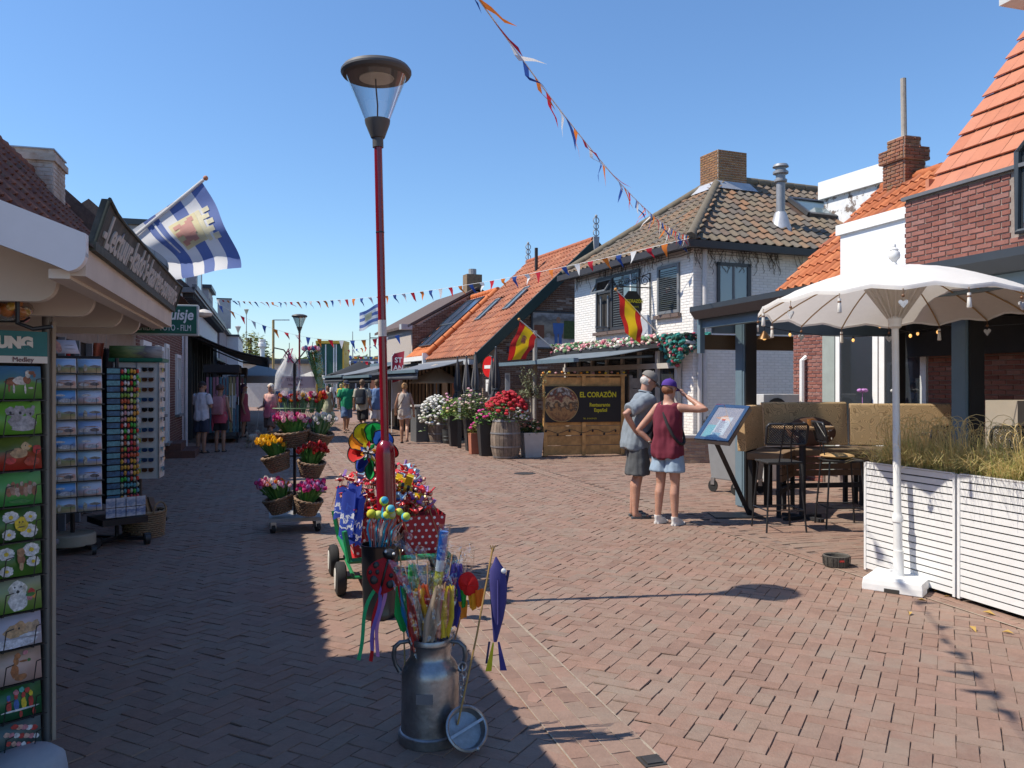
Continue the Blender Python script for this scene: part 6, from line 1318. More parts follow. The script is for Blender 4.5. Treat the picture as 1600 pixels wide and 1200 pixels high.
for px, py, Y, r_, hh, lab, tlab, n, cols, tilt, lean in (
    (441,800,9.0,.16,.17,'wicker basket at the lower left of the flower stand','mixed pastel tulips in clear wrap in the lower left basket',44,[PKL,OR,LIL,WT,PK],.25,(-.5,-.1)),
    (478,803,8.95,.15,.17,'wicker basket at the lower right of the flower stand','dark pink tulips in the lower right basket',46,[MAG,PK,MAG,LIL],-.2,(.45,0)),
    (438,735,9.1,.15,.18,'wicker basket in the middle row under the yellow tulips','yellow tulips in the middle left basket',40,[YL,YL,(.8,.4,.01)],.28,(-.45,-.1)),
    (484,745,9.05,.145,.17,'wicker basket in the middle row under the red tulips','red tulips in the middle right basket',52,[RD,RD,(.55,.05,.02)],-.15,(.25,-.1)),
    (460,697,9.2,.19,.17,'wide wicker basket in the top row under the pink tulips','pink and white tulips in the top basket',70,[PK,PKL,MAG,PKL],.1,(-.3,-.1)),
    (496,695,9.3,.15,.15,'wicker basket at the top right of the flower stand','white and green tulips in the top right basket',30,[WT,(.45,.5,.35)],-.25,(.4,0))):
    p = at(px,py,Y); wicker('wicker_basket', lab, p, r_*.62, r_, hh, WK_, (.12, -tilt, 0), BG)
    tulips(tlab, p + Vector((-.04*(1 if tilt > 0 else -1)*abs(tilt)*4*.5, -.02, hh)), r_*.95, n, cols, int(px*7+py), lean, leaf=LEAFB if WT in cols and n == 30 else LEAF)
for k, (px, dx) in enumerate(((449,-.02),(461,0),(474,0),(487,.02),(497,.04))):
    tulips(['mixed tulips standing in the top ring at its left end','orange and white tulips second in the top ring','lilac and yellow tulips in the middle of the top ring','pink tulips fourth in the top ring','red tulips at the right end of the top ring'][k], at(px,637,9.35), .055, 16, [[PKL,LIL,OR],[OR,WT,RD],[LIL,YL,WT],[PK,PKL,WT],[RD,OR,RD]][k], 40+k, (dx*8,0), hgt=.13, leaf=LEAFB)
w = MB()
for k in range(22): a = -.2 + .02*k; w.tube([(a*1.1,-.05+.08*(k % 3),1.42),(a*.8,.0,1.22)], .004, 4)
w.torus((0,0,1.36),(.24,0,0),(0,.15,0),.006,24,5); w.build('stem_ring', LEAFB, fs_, kind='stuff')
b = thing('price_board', 'pale pink price board lettered in small print above the tulips', 'price board', at(466,597,9.2), TH*.3); MB().box(-.19,.19,-.006,.006,-.065,.065).build('board', M('board_pink', (.56,.42,.42), .6), b)
text('TULPEN', .05, M('print_dark', (.2,.1,.12), .7), b, (-.04,-.010,.025)); text('Alle kleuren', .034, M('print_dark'), b, (-.03,-.010,-.028)); MB().tube([(0,.01,.06),(0,.01,-.15)], .006, 5).build('rod', BLACK, b)
t = thing('wrapped_bouquet', 'empty crinkled clear bags tied with pink ribbon hanging at the left of the flower stand', 'clear bags', at(452,548,9.2))
for k in range(3): sheet('film', lambda a, b: Vector(((.05+.13*min(1,b*1.8))*(a-.5)*1.6 + .02*(k-1), .03*math.sin(a*7+k*2+b*4) + .02*k, -.04 - (.40+.03*k)*b + .012*math.sin(a*12+k))), 14, 12, glass('bag_film', (.97,.97,.98), .2, .30), t)
w = MB()
for k in range(7): w.tube([(0,-.02,.0),(rr.uniform(-.05,.05),-.03,rr.uniform(-.12,.03)),(rr.uniform(-.06,.06),-.03,rr.uniform(-.14,-.06))], .006, 4)
w.build('ribbon', cloth('ribbon_pink', (.62,.12,.28), .3), t); MB().tube([(0,0,.02),(.0,0,.09)], .004, 4).build('hanger', BLACK, t)
t = thing('wrapped_bouquet', 'long stemmed tulips in clear wrap hanging at the right of the flower stand', 'bouquet', at(489,548,9.2))
w = MB(); 
for k in range(12): x = (k-5.5)*.012; w.tube([(x*.9-.02,.01*(k % 3),.0),(x*.7+.03,.01*(k % 2),-.2),(x*.5+.10,0,-.42)], .005, 4)
w.build('stems', LEAF, t, kind='stuff'); lf = MB()
for k in range(14): x = rr.uniform(-.06,.06); lf.add([Vector((x,-.02,-.02)),Vector((x+.02,-.02,-.02)),Vector((x+.07,-.025,-.25)),Vector((x+.05,-.025,-.27))], [(0,1,2,3)])
lf.build('leaves', LEAF, t, kind='stuff')
for k in range(7): mesh_obj('blossom', bloom_mesh('blossom', None, cloth('tulip_hang_%d' % (k % 3), (PKL, (.05,.10,.35), PK)[k % 3], .3)), t, ((k-3)*.026-.02, -.01, -.005+.012*(k % 2)), (rr.uniform(-.3,.3), rr.uniform(-.3,.3), 0))
sheet('film', lambda a, b: Vector(((.10-.03*b)*(a-.5)*1.9 + .10*b, -.045+.02*math.sin(a*6+b*3), .05-.50*b)), 10, 10, FILM, t); MB().tube([(-.02,0,.0),(.0,0,.10)], .004, 4).build('hanger', BLACK, t)
# ================================================================== POSTCARD AND SOUVENIR RACKS ON THE LEFT
E1 = Vector((.65,.76,0)).normalized(); N1 = Vector((.76,-.65,0)).normalized(); RO = Vector((-2.05,3.55,0))
rk = thing('postcard_rack', 'tall near postcard rack with grey corner post at the left edge', 'rack', RO, math.atan2(E1.y, E1.x))
GPO = M('post_grey', (.20,.19,.18), .45, .5, var=.1)
MB().cyl((.03,.03,.05),(.03,.03,2.0), .022, n=14).build('post', GPO, rk, 50); MB().box(.035,.05,-.012,.0,.06,1.9).build('post_strip', M('strip_tan', (.33,.27,.21), .5), rk)
MB().box(-.5,.02,.06,.075,.05,1.72).build('back_plate', BLACKM, rk)
w = MB(); w.lathe([(.02,.10),(.12,.09),(.155,.06),(.165,0)], 28, (-.12,-.13,0)); w.build('foot', M('concrete_foot', (.36,.38,.41), .8, bump=.3, var=.1), rk, 50)
def card_at(fr, a0, a1, b0, b1, name, lab, bg, shapes, grp, par=None, axis='V', ns=3, noise_=.25, nrm=-.004):
    """A printed card in the frame fr(a, b, out) -> point."""
    t = thing(name, lab, 'postcard', (0,0,0), 0, grp) if lab else None
    o = sheet('card' if lab else name, lambda a, b: fr(a0 + (a1-a0)*a, b0 + (b1-b0)*b, 0), 2, 2, bg, t or par, .002)
    if name == 'postcard' and 'view' in (lab or ''): sheet('card_border', lambda a, b: fr(a0 + (a1-a0)*(1.07*a-.035), b0 + (b1-b0)*(1.10*b-.04), -.003), 1, 1, WHITE, t or par, .001)
    cols = []; w = MB()
    for k, (cx, cy, rx, ry, c) in enumerate(shapes):
        if c not in cols: cols.append(c)
        w.cur = cols.index(c); ang = (k*37 % 11)*.05
        P = [fr(a0 + (a1-a0)*(cx + rx*math.cos(q*math.pi/6)*(1+.12*math.sin(q*2.3+k))), b0 + (b1-b0)*(cy + ry*math.sin(q*math.pi/6)*(1+.12*math.cos(q*1.7+k))), .0022 + .0003*k) for q in range(12)]
        w.add(P, [tuple(range(12))])
    if shapes: w.build('print', [M('print_%d_%d_%d' % tuple(int(q*99) for q in c), c, .5, var=.35, scale=60, col2=tuple(q*.62 for q in c), mixs=55) for c in cols], t or par, kind='stuff' if lab is None else None)
    return t
def near(a, b, out): return RO + E1*(a - .24) + Vector((0,0,b)) + N1*(.02 + out) 
wh, br, bk_, gr_, yl_, rd_, tn, pk_, bl_, gy = (.72,.70,.68), (.34,.13,.06), (.03,.03,.03), (.06,.22,.04), (.78,.55,.02), (.55,.04,.03), (.52,.33,.17), (.62,.22,.25), (.06,.15,.45), (.36,.34,.36)
def bgm(n, *st): return ramp_mat('card_' + n, list(st), 'V', .35, noise_=.35, const=False, nscale=5)
def ring(cx, cy, n, R0, rx, ry, c): return [(cx + R0*math.cos(6.283*i/n), cy + R0*1.4*math.sin(6.283*i/n), rx, ry, c) for i in range(n)]
daisy = lambda cx, cy, s: ring(cx, cy, 9, .075*s, .05*s, .055*s, wh) + [(cx,cy,.035*s,.05*s,yl_)]
CARDS = [
 ('card of a brown and white horse running in a meadow', bgm('sky', (0,(.06,.22,.04)),(.45,(.13,.34,.07)),(.62,(.10,.25,.33)),(1,(.10,.30,.60))), [(.50,.52,.15,.13,br),(.62,.55,.13,.13,wh),(.74,.58,.07,.13,br),(.76,.76,.05,.12,wh),(.83,.80,.06,.06,br),(.88,.72,.025,.07,br),(.42,.34,.02,.14,br),(.50,.30,.02,.14,wh),(.70,.30,.018,.15,wh),(.80,.33,.05,.03,wh)]),
 ('card of grey koalas on bright green', bgm('lime', (0,(.10,.30,.03)),(.6,(.16,.42,.05)),(1,(.20,.48,.06))), [(.58,.40,.17,.22,gy),(.75,.36,.15,.2,(.44,.42,.45)),(.45,.70,.09,.14,gy),(.62,.72,.11,.15,(.44,.42,.45)),(.80,.68,.09,.14,gy),(.57,.82,.04,.06,gy),(.86,.82,.035,.06,gy),(.62,.65,.025,.05,bk_),(.45,.66,.02,.04,bk_),(.80,.62,.02,.04,bk_),(.66,.18,.22,.08,(.5,.48,.5))]),
 ('card of a duckling among red flowers', bgm('red', (0,(.36,.03,.02)),(.45,(.28,.05,.02)),(.6,(.10,.14,.03)),(1,(.16,.20,.03))), [(.60,.50,.15,.16,tn),(.72,.70,.08,.13,(.6,.42,.22)),(.80,.70,.035,.04,(.7,.3,.04)),(.72,.73,.012,.025,bk_),(.92,.60,.08,.14,rd_),(.45,.28,.10,.1,rd_),(.82,.24,.14,.14,(.5,.06,.02))]),
 ('card of a row of small brown animals on grass', bgm('grass', (0,(.05,.28,.07)),(.4,(.10,.33,.08)),(1,(.13,.38,.12))), [(.42+.075*i,.42+.04*(i % 2),.05,.16,(br,(.42,.24,.16),(.5,.36,.28))[i % 3]) for i in range(7)] + [(.42+.075*i,.60+.05*(i % 2),.035,.07,((.5,.38,.3),br,(.3,.1,.06))[i % 3]) for i in range(7)] + [(.6,.12,.2,.06,(.04,.2,.03))]),
 ('card of daisies with a smiling yellow ball', bgm('leafdark', (0,(.03,.08,.02)),(.5,(.07,.18,.03)),(1,(.05,.12,.02))), daisy(.46,.72,1.2) + daisy(.80,.70,1) + daisy(.76,.28,1.3) + daisy(.40,.22,1) + [(.62,.50,.12,.22,yl_),(.59,.57,.012,.03,bk_),(.65,.57,.012,.03,bk_),(.62,.42,.06,.02,bk_)]),
 ('card of white blossoms and a small brown puppy', bgm('leafmid', (0,(.08,.20,.03)),(.5,(.05,.15,.03)),(1,(.12,.22,.06))), daisy(.38,.70,1.2) + daisy(.82,.76,1.3) + daisy(.84,.40,1) + daisy(.36,.20,1) + [(.62,.52,.07,.18,br),(.62,.72,.075,.13,(.44,.22,.10)),(.62,.30,.04,.12,tn)]),
 ('card of a white dog holding flowers', bgm('garden', (0,(.14,.30,.05)),(.6,(.28,.34,.14)),(1,(.36,.38,.28))), [(.58,.34,.17,.34,wh),(.58,.70,.16,.22,(.78,.76,.72)),(.46,.66,.04,.14,(.62,.58,.5)),(.70,.66,.04,.14,(.62,.58,.5)),(.53,.74,.014,.03,bk_),(.64,.74,.014,.03,bk_),(.58,.60,.03,.05,bk_),(.82,.55,.06,.10,rd_),(.78,.38,.05,.09,pk_),(.86,.42,.04,.08,(.7,.3,.05)),(.80,.47,.09,.06,gr_)]),
 ('card of two sandy puppies resting on white cloth', bgm('lavender', (0,(.55,.55,.62)),(.5,(.48,.44,.50)),(1,(.42,.40,.46))), [(.55,.48,.22,.20,tn),(.78,.54,.15,.15,(.6,.40,.24)),(.62,.62,.10,.15,(.58,.34,.17)),(.90,.60,.07,.13,(.5,.34,.22)),(.60,.56,.02,.035,bk_),(.50,.14,.45,.14,(.66,.66,.72)),(.8,.33,.2,.05,(.7,.7,.74))]),
 ('card of a red squirrel reaching up', bgm('pinkbeige', (0,(.50,.36,.32)),(.5,(.56,.40,.34)),(1,(.36,.24,.14))), [(.52,.36,.07,.22,(.42,.14,.04)),(.55,.66,.045,.14,(.48,.18,.05)),(.58,.80,.055,.09,(.45,.16,.05)),(.68,.62,.08,.03,(.42,.14,.04)),(.62,.16,.12,.1,(.40,.15,.05)),(.72,.86,.05,.07,pk_),(.78,.62,.03,.05,gr_)]),
 ('card of red and blue parrots on a white branch', bgm('jungle', (0,(.02,.09,.04)),(.5,(.02,.14,.05)),(1,(.04,.13,.03))), [(.42+.13*i,.42,.045,.20,(rd_,bl_,yl_,rd_)[i]) for i in range(4)] + [(.42+.13*i,.66,.035,.09,(bl_,rd_,rd_,yl_)[i]) for i in range(4)] + [(.55+.1*i,.78+.05*(i % 2),.05,.08,(pk_,(.1,.5,.4),rd_)[i]) for i in range(3)] + [(.62,.26,.36,.03,wh),(.62,.12,.03,.1,rd_),(.85,.12,.03,.1,rd_)]),
 ('card of pink and white poppies on dark teal', bgm('teal', (0,(.04,.07,.08)),(.5,(.07,.11,.10)),(1,(.10,.15,.16))), [(.38+.55*((i*37) % 19)/19,.12+.75*((i*23) % 17)/17,.045+.01*(i % 3),.075,(pk_,wh,rd_,(.68,.4,.3))[i % 4]) for i in range(20)])]
for k, (lab, bg, sh) in enumerate(CARDS):
    zt = 1.705 - .150*k
    card_at(lambda a, b, o: near(a*.215 + .005, zt - .142 + b*.138, o + .028*(1-b) + .010*math.sin(a*2)*b), 0, 1, 0, 1, 'postcard', 'large ' + lab + ' in the near rack', bg, sh, 'large postcards in the near rack')
    w = MB(); L = lambda a, z, o: Vector((a - .24, -(.02 + o), z))
    for a in (.075, .19): w.tube([L(a,zt-.06,.055), L(a-.01,zt-.15,.05), L(a-.01,zt-.158,.0)], .0025, 4); w.tube([L(a,zt-.06,.055), L(a+.03,zt-.055,.05)], .0025, 4)
    w.tube([L(-.02,zt-.15,.03), L(.24,zt-.15,.03)], .003, 4); w.build('card_wire', BLACK, rk)
ps = thing('rack_header', 'turquoise header board with white lettering on top of the near postcard rack', 'header board', RO, math.atan2(E1.y, E1.x))
MB().box(-.5,.012,-.02,-.012,1.745,1.852).build('board', M('header_teal', (.005,.16,.18), .4, var=.04), ps); MB().box(-.5,.012,-.022,-.012,1.715,1.7445).build('strip', WHITE, ps)
text('TUNG', .062, WHITE, ps, (-.135,-.0225,1.80), bold=.005, sx=1.0); text('Medley', .03, M('print_dark'), ps, (-.085,-.0245,1.729), sx=.95)
# --- carousel of view cards
def view_card(i): 
    S_ = [tuple(tuple(min(.85,1.5*q+.05) for q in c) for c in s_) for s_ in [((.40,.33,.20),(.14,.18,.06),(.22,.36,.62)), ((.45,.38,.26),(.10,.22,.50),(.30,.45,.65)), ((.50,.44,.38),(.34,.18,.12),(.35,.42,.60)), ((.20,.30,.45),(.45,.42,.45),(.20,.32,.60)), ((.42,.40,.30),(.06,.14,.30),(.06,.25,.60)), ((.5,.35,.3),(.45,.35,.4),(.32,.42,.62))]][i % 6]
    return ramp_mat('view_%d' % (i % 6), [(0,S_[0]),(.35,S_[1]),(.55,S_[2]),(1,S_[2])], 'V', .35, noise_=.45, const=False, nscale=3)
def carousel(name, lab, c, rz, hw, z0, z1, foot):
    t = thing(name, lab, 'rack', c, rz); MB().cyl((0,0,.1),(0,0,z1+.1),.02,n=8).build('pole', BLACK, t); MB().box(-hw+.02,hw-.02,-hw+.02,hw-.02,z0,z1).build('body', BLACKM, t)
    if foot:
        MB().lathe([(.19,.07),(.205,.08),(.205,.17),(.19,.185),(.03,.19)], 30).build('foot', M('concrete_beige', (.36,.33,.25), .8, var=.1, bump=.2), t, 40)
        w = MB(); 
        for q in range(4): w.bar((0,0,.07),(.30*math.cos(q*1.571+.5),.30*math.sin(q*1.571+.5),.07),.04,.03)
        w.build('base_cross', BLACK, t)
        for q in range(4): p = (.30*math.cos(q*1.571+.5),.30*math.sin(q*1.571+.5),0); o = mesh_obj('caster', cwm_, t, p, (0,0,q)); 
    return t
w = MB(); w.cyl((-.018,0,.045),(.018,0,.045),.045,n=14); w.box(-.025,.025,-.02,.03,.05,.085); cwm_ = w.mesh('caster', M('caster_dark', (.035,.037,.04), .4), 40)
c2 = Vector((-4.27,7.9,0)); a2 = R(37); t2 = carousel('postcard_carousel', 'black postcard carousel on a round beige foot full of small view cards', c2, a2, .235, .48, 1.90, True)
M2 = Matrix.Rotation(a2, 4, 'Z'); ordn = ['top','second','third','fourth','fifth','sixth','seventh','eighth','ninth','bottom']
for r_ in range(10):
    for cidx in range(2):
        z = 1.865 - .146*r_; k = r_ if r_ > 0 else 0
        fr = lambda a, b, o: c2 + M2 @ Vector((-.215 + .22*cidx + .205*a, -.24 - o - .02*(1-b), z - .125 + .125*b))
        sh = [(.5,.75,.55,.02,wh)] if False else [(.30,.35,.09,.28,(.55,.48,.34)),(.72,.48,.24,.10,(.30,.26,.2)) ] if r_ % 3 == 0 else [(.25,.25,.22,.12,(.62,.60,.58)),(.7,.30,.2,.14,(.2,.16,.15)),(.55,.55,.3,.05,(.45,.3,.25))] if r_ % 3 == 1 else [(.6,.22,.3,.16,(.55,.58,.62)),(.35,.62,.2,.08,wh)]
        card_at(fr, .02, .98, 0, 1, 'postcard', '%s view card with white edge in the %s column, %s row of the carousel' % (('dune path','blue shore','harbour','promenade','open sea','pink dusk')[(r_*2 + (cidx if r_ > 1 else 0)) % 6], 'left' if cidx == 0 else 'right', ordn[r_]), view_card(r_*2 + (cidx if r_ > 1 else 0)), sh, 'small view cards in the carousel')
    w = MB(); w.box(-.235,.235,-.262,-.235,z-.14,z-.128); w.box(-.255,-.235,-.2,.2,z-.14,z-.128); w.build('shelf', BLACK, t2)
    for cidx in range(2):
        w = MB(); x = -.215 + .22*cidx
        for q in (.05,.16): w.tube([(x+q,-.265,z-.135),(x+q,-.262,z-.075),(x+q+.02,-.262,z-.07)], .002, 3)
        w.build('wire', BLACK, t2, kind='stuff')
w = MB()
for r_ in range(10): z = 1.865 - .146*r_; w.box(-.25,-.245,-.18,.18,z-.125,z)
w.build('side_cards', M('card_white', (.6,.6,.65), .5), t2, kind='stuff')
fr = lambda a, b, o: c2 + M2 @ Vector((-.17+.20*a - .03*b, -.20 - o + .05*b, 1.92 + .13*b)); card_at(fr, 0, 1, 0, 1, 'leaflet', 'pale leaflet with a pink stripe standing on top of the postcard carousel', M('card_white'), [(.17,.5,.14,.48,(.6,.3,.22)),(.65,.62,.2,.03,gy),(.65,.35,.25,.03,gy)], None)
# --- trinket stand
c3 = Vector((-4.06,8.35,0)); a3 = R(46); t3 = carousel('trinket_stand', 'square stand of bright key rings and magnets between the postcards and the sunglasses', c3, a3, .16, .42, 1.80, False)
TC = [(.05,.40,.05),(.60,.05,.03),(.70,.65,.60),(.70,.35,.04),(.55,.05,.08),(.65,.60,.55),(.55,.12,.05),(.25,.40,.06),(.60,.55,.2),(.10,.12,.3),(.70,.42,.05),(.65,.3,.05),(.6,.3,.3),(.55,.5,.5),(.1,.3,.35),(.4,.42,.3)]
w = MB(); tms = [M('trinket_%d' % i, c, .4, var=.4, scale=40) for i, c in enumerate(TC)] + [M('card_blue', (.03,.12,.22), .4, var=.6, scale=20)]
rr3 = random.Random(4)
for r_ in range(22):
    w.cur = (r_*5 + r_//3) % 16; z = 1.76 - .061*r_
    for q in range(6):
        w.cur = ((r_//3)*5 + rr3.randrange(4)) % 16; w.ball((-.01+.031*q, -.165, z + .006*(q % 2)), .016,.014,.024, 6, 4)
    w.cur = 16 if r_ % 2 else 14; w.box(-.155,-.03,-.166,-.16,z-.02,z+.028)
    for q in range(4): w.cur = (r_*3+q) % 17; w.box(.161,.168,-.12+.07*q,-.065+.07*q,z-.02,z+.024)
w.build('trinkets', tms, t3, kind='stuff')
w = MB()
for i in range(4):
    for j in range(2): w.box(-.19+.098*i,-.10+.098*i,-.24,-.235,.30+.10*j,.392+.10*j)
w.build('tile_cards', ramp_mat('tile_print', [(0,(.55,.58,.62)),(.3,(.12,.2,.38)),(.5,(.6,.62,.65)),(.7,(.2,.28,.42)),(1,(.6,.62,.65))], 'V', .3, noise_=.7, coord='Generated', const=False, nscale=9), t3); w = MB(); w.box(-.22,.22,-.24,.2,.22,.28); 
for q in range(4): w.bar((0,0,.06),(.34*math.cos(q*1.571+.6),.34*math.sin(q*1.571+.6),.06),.05,.03)
w.cyl((0,0,.05),(0,0,.45),.02,n=8); w.build('base', BLACK, t3)
for q in range(4): mesh_obj('caster', cwm_, t3, (.34*math.cos(q*1.571+.6),.34*math.sin(q*1.571+.6),0), (0,0,q), [1.3]*3)
# --- sunglasses stand
c4 = Vector((-4.33,9.45,0)); a4 = R(13); t4 = thing('sunglasses_stand', 'white sunglasses stand with a green picture header behind the wicker basket', 'rack', c4, a4)
PWH = M('panel_white', (.60,.58,.54), .5); MB().box(-.24,.24,-.16,.16,.55,1.88).build('body', PWH, t4); MB().box(-.285,.285,-.2,.2,1.89,1.93).build('header_shelf', M('header_green', (.01,.14,.08), .5), t4)
sheet('header_picture', lambda a, b: Vector((-.28+.56*a,-.19,1.93+.14*b)), 2, 2, ramp_mat('header_photo', [(0,(.07,.15,.03)),(.4,(.30,.36,.14)),(.65,(.12,.11,.11)),(1,(.34,.36,.36))], 'U', .5, noise_=.7, const=False, nscale=4), t4, .004)
w = MB(); w.cyl((0,0,.05),(0,0,.6),.025,n=8); 
for q in range(4): w.bar((0,0,.06),(.3*math.cos(q*1.571),.3*math.sin(q*1.571),.06),.05,.04)
w.build('base', BLACK, t4); w = MB()
for x in (-.245,.0,.235): w.box(x,x+.012,-.175,-.16,.55,1.88)
w.build('dividers', STEEL, t4)
def shades():
    r = thing('sunglasses', '', 'sunglasses'); LM = [glass('lens_dark', (.02,.018,.018), .05), glass('lens_brown', (.10,.04,.02), .05), glass('lens_blue', (.03,.06,.14), .05)][len(SH) % 3]; w = MB()
    for s_ in (-1,1): w.prism([(s_*.034+.03*math.cos(q*math.pi/5), .024*math.sin(q*math.pi/5)*(1 if math.sin(q) > 0 else 1.15)) for q in range(10)], -.006, 0, lambda a, b, c_: Vector((a, c_, b)))
    w.build('lens', LM, r); w = MB(); w.bar((-.066,-.003,.02),(.066,-.003,.02),.006,.007); w.bar((-.066,0,.018),(-.066,.12,.01),.005,.006); w.bar((.066,0,.018),(.066,.12,.01),.005,.006); w.build('frame', [BLACK, M('frame_tort', (.12,.05,.02), .3), M('frame_teal', (.03,.2,.25), .3)][len(SH) % 3], r)
    tg = MB(); tg.box(-.10,-.075,-.01,-.006,-.03,.02); tg.build('price_tag', [WHITE, M('tag_turquoise', (.03,.35,.42), .5), M('tag_yellow', (.6,.55,.05), .5)][(len(SH)*2) % 3], r); SH.append(r); return r
SH = []; P_ = [shades(), shades(), shades()]; bpy.context.view_layer.update(); used = set(); rq = random.Random(3); NM = ['dark','brown','blue']
for col in range(3):
    for r_ in range(11):
        k = rq.randrange(3); o = P_[k] if k not in used else copy_tree(P_[k]); used.add(k)
        loc = Vector((-.12, -.18, 1.80-.115*r_)) if col == 0 else Vector((.125, -.18, 1.80-.115*r_)) if col == 1 else Vector((.26, 0, 1.80-.115*r_))
        o.matrix_world = Matrix.Translation(c4) @ Matrix.Rotation(a4 + (R(90) if col == 2 else 0), 4, 'Z') @ Matrix.Translation(Matrix.Rotation(-R(90) if col == 2 else 0, 4, 'Z') @ loc)
        tag(o, '%s sunglasses in the %s row of the %s on the white stand' % (NM[k], (ordn[:9]+['tenth','lowest'])[r_], ('left column','middle column','right side panel')[col]), 'sunglasses', 'sunglasses on the white stand')
# --- wicker basket with wooden boards
p = gp(217, 842) + Vector((-.02,.16,0)); wicker('wicker_basket', 'large pale wicker basket with ring handles standing on the paving', p, .19, .215, .27, M('wicker_straw', (.30,.20,.11), .75, var=.3, scale=20), (0,0,R(70)), None, 24, True)
for k in range(11):
    x = -.17 + .034*k; o = thing('wooden_board', 'thin %s board, %s from the left in the large wicker basket' % ('blue painted' if k == 2 else 'brown wooden' if k % 2 else 'dark wooden', (['first']+ordn[1:9]+['tenth','last'])[k]), 'board', p + Vector((x, -.03+.05*((k*7) % 3), .06)), (R(-10), R(-22), R(8*(k % 3)-8)), 'boards in the wicker basket')
    MB().box(-.008,.008,-.055,.055,0,.36+.02*(k % 3)).build('board', M('board_blue', (.16,.26,.32), .6) if k == 2 else WOODW if k % 2 else WOODD, o, bevel=.003)
# --- low trolley behind the near rack
t = thing('low_trolley', 'low wheeled display trolley with a grey top beside the near postcard rack', 'trolley', (-4.02,6.2,0), TH*.6)
MB().box(-.4,.4,-.36,.36,.33,.37).build('top', M('top_slate', (.12,.13,.15), .6, var=.15), t, bevel=.008); MB().box(-.38,.38,-.34,.34,.2,.33).build('frame', M('frame_bronze', (.13,.115,.10), .5), t)
for x in (-.32,.33):
    for y in (-.3,.3): o = mesh_obj('caster_leg', MB().cyl((0,0,.1),(0,0,.22),.03,n=8).mesh('caster_leg', BLACKM), t, (x,y,0)); mesh_obj('caster', cwm_, o, (0,0,0), (0,0,.5), [1.2]*3)
# --- cloth goods hung in the dark doorway
rr = random.Random(31)
HC = [('red',(.45,.02,.02)),('orange and white',(.62,.16,.08)),('grey blue',(.25,.27,.34)),('black',(.02,.02,.025)),('pale',(.45,.45,.47)),('dark blue',(.04,.05,.12))]
for k, (x, Y, c, wd, z0, z1) in enumerate(((103,9.2,0,.10,1.2,2.1),(109,9.4,2,.06,1.2,2.1),(153,9.6,1,.12,1.15,2.12),(125,10.5,4,.05,1.2,2.1),(137,10.6,2,.09,1.3,2.1),(92,9.8,4,.05,1.1,2.1),(30,7.5,5,.35,1.2,2.0),(166,10.8,3,.2,1.0,2.1))):
    b = at(x,600,Y); o = thing('hanging_cloth', '%s cloth hanging in the shop doorway' % HC[c][0], 'cloth', (b.x, b.y, 0), TH + R(80)*.0, 'cloths hanging in the doorway'); sheet('cloth', lambda a, b_: Vector((wd*(a-.5)*(1-.45*b_) + .01*math.sin(b_*9+k), .03*math.sin(a*8+k), z1 + (z0-z1)*b_)), 8, 12, cloth('hang_%d' % c, HC[c][1], .15), o, .003); MB().tube([(0,0,z1),(0,0,z1+.25)], .004, 4).build('hanger', STEEL, o)
t = thing('packed_toys', 'orange and pink packed toys in clear bags on a hook under the canopy', 'toys', at(18,483,3.35))
w = MB(); gm = [M('toy_orange', (.7,.25,.02), .4), M('toy_yellow', (.75,.5,.03), .4), M('toy_pink', (.5,.25,.25), .4)]
for k in range(16): w.cur = k % 3; w.ball((rr.uniform(-.09,.05), rr.uniform(-.04,.04), rr.uniform(-.03,.03)), rr.uniform(.015,.03), n=7, m=5)
w.build('toys', gm, t, 60, kind='stuff'); MB().ball((-.02,0,0), .11,.06,.05, 14, 8).build('film', FILM, t, 60); MB().tube([(-.2,0,-.05),(.05,0,-.05),(.075,0,-.035)], .005, 5).build('hook', BLACK, t)
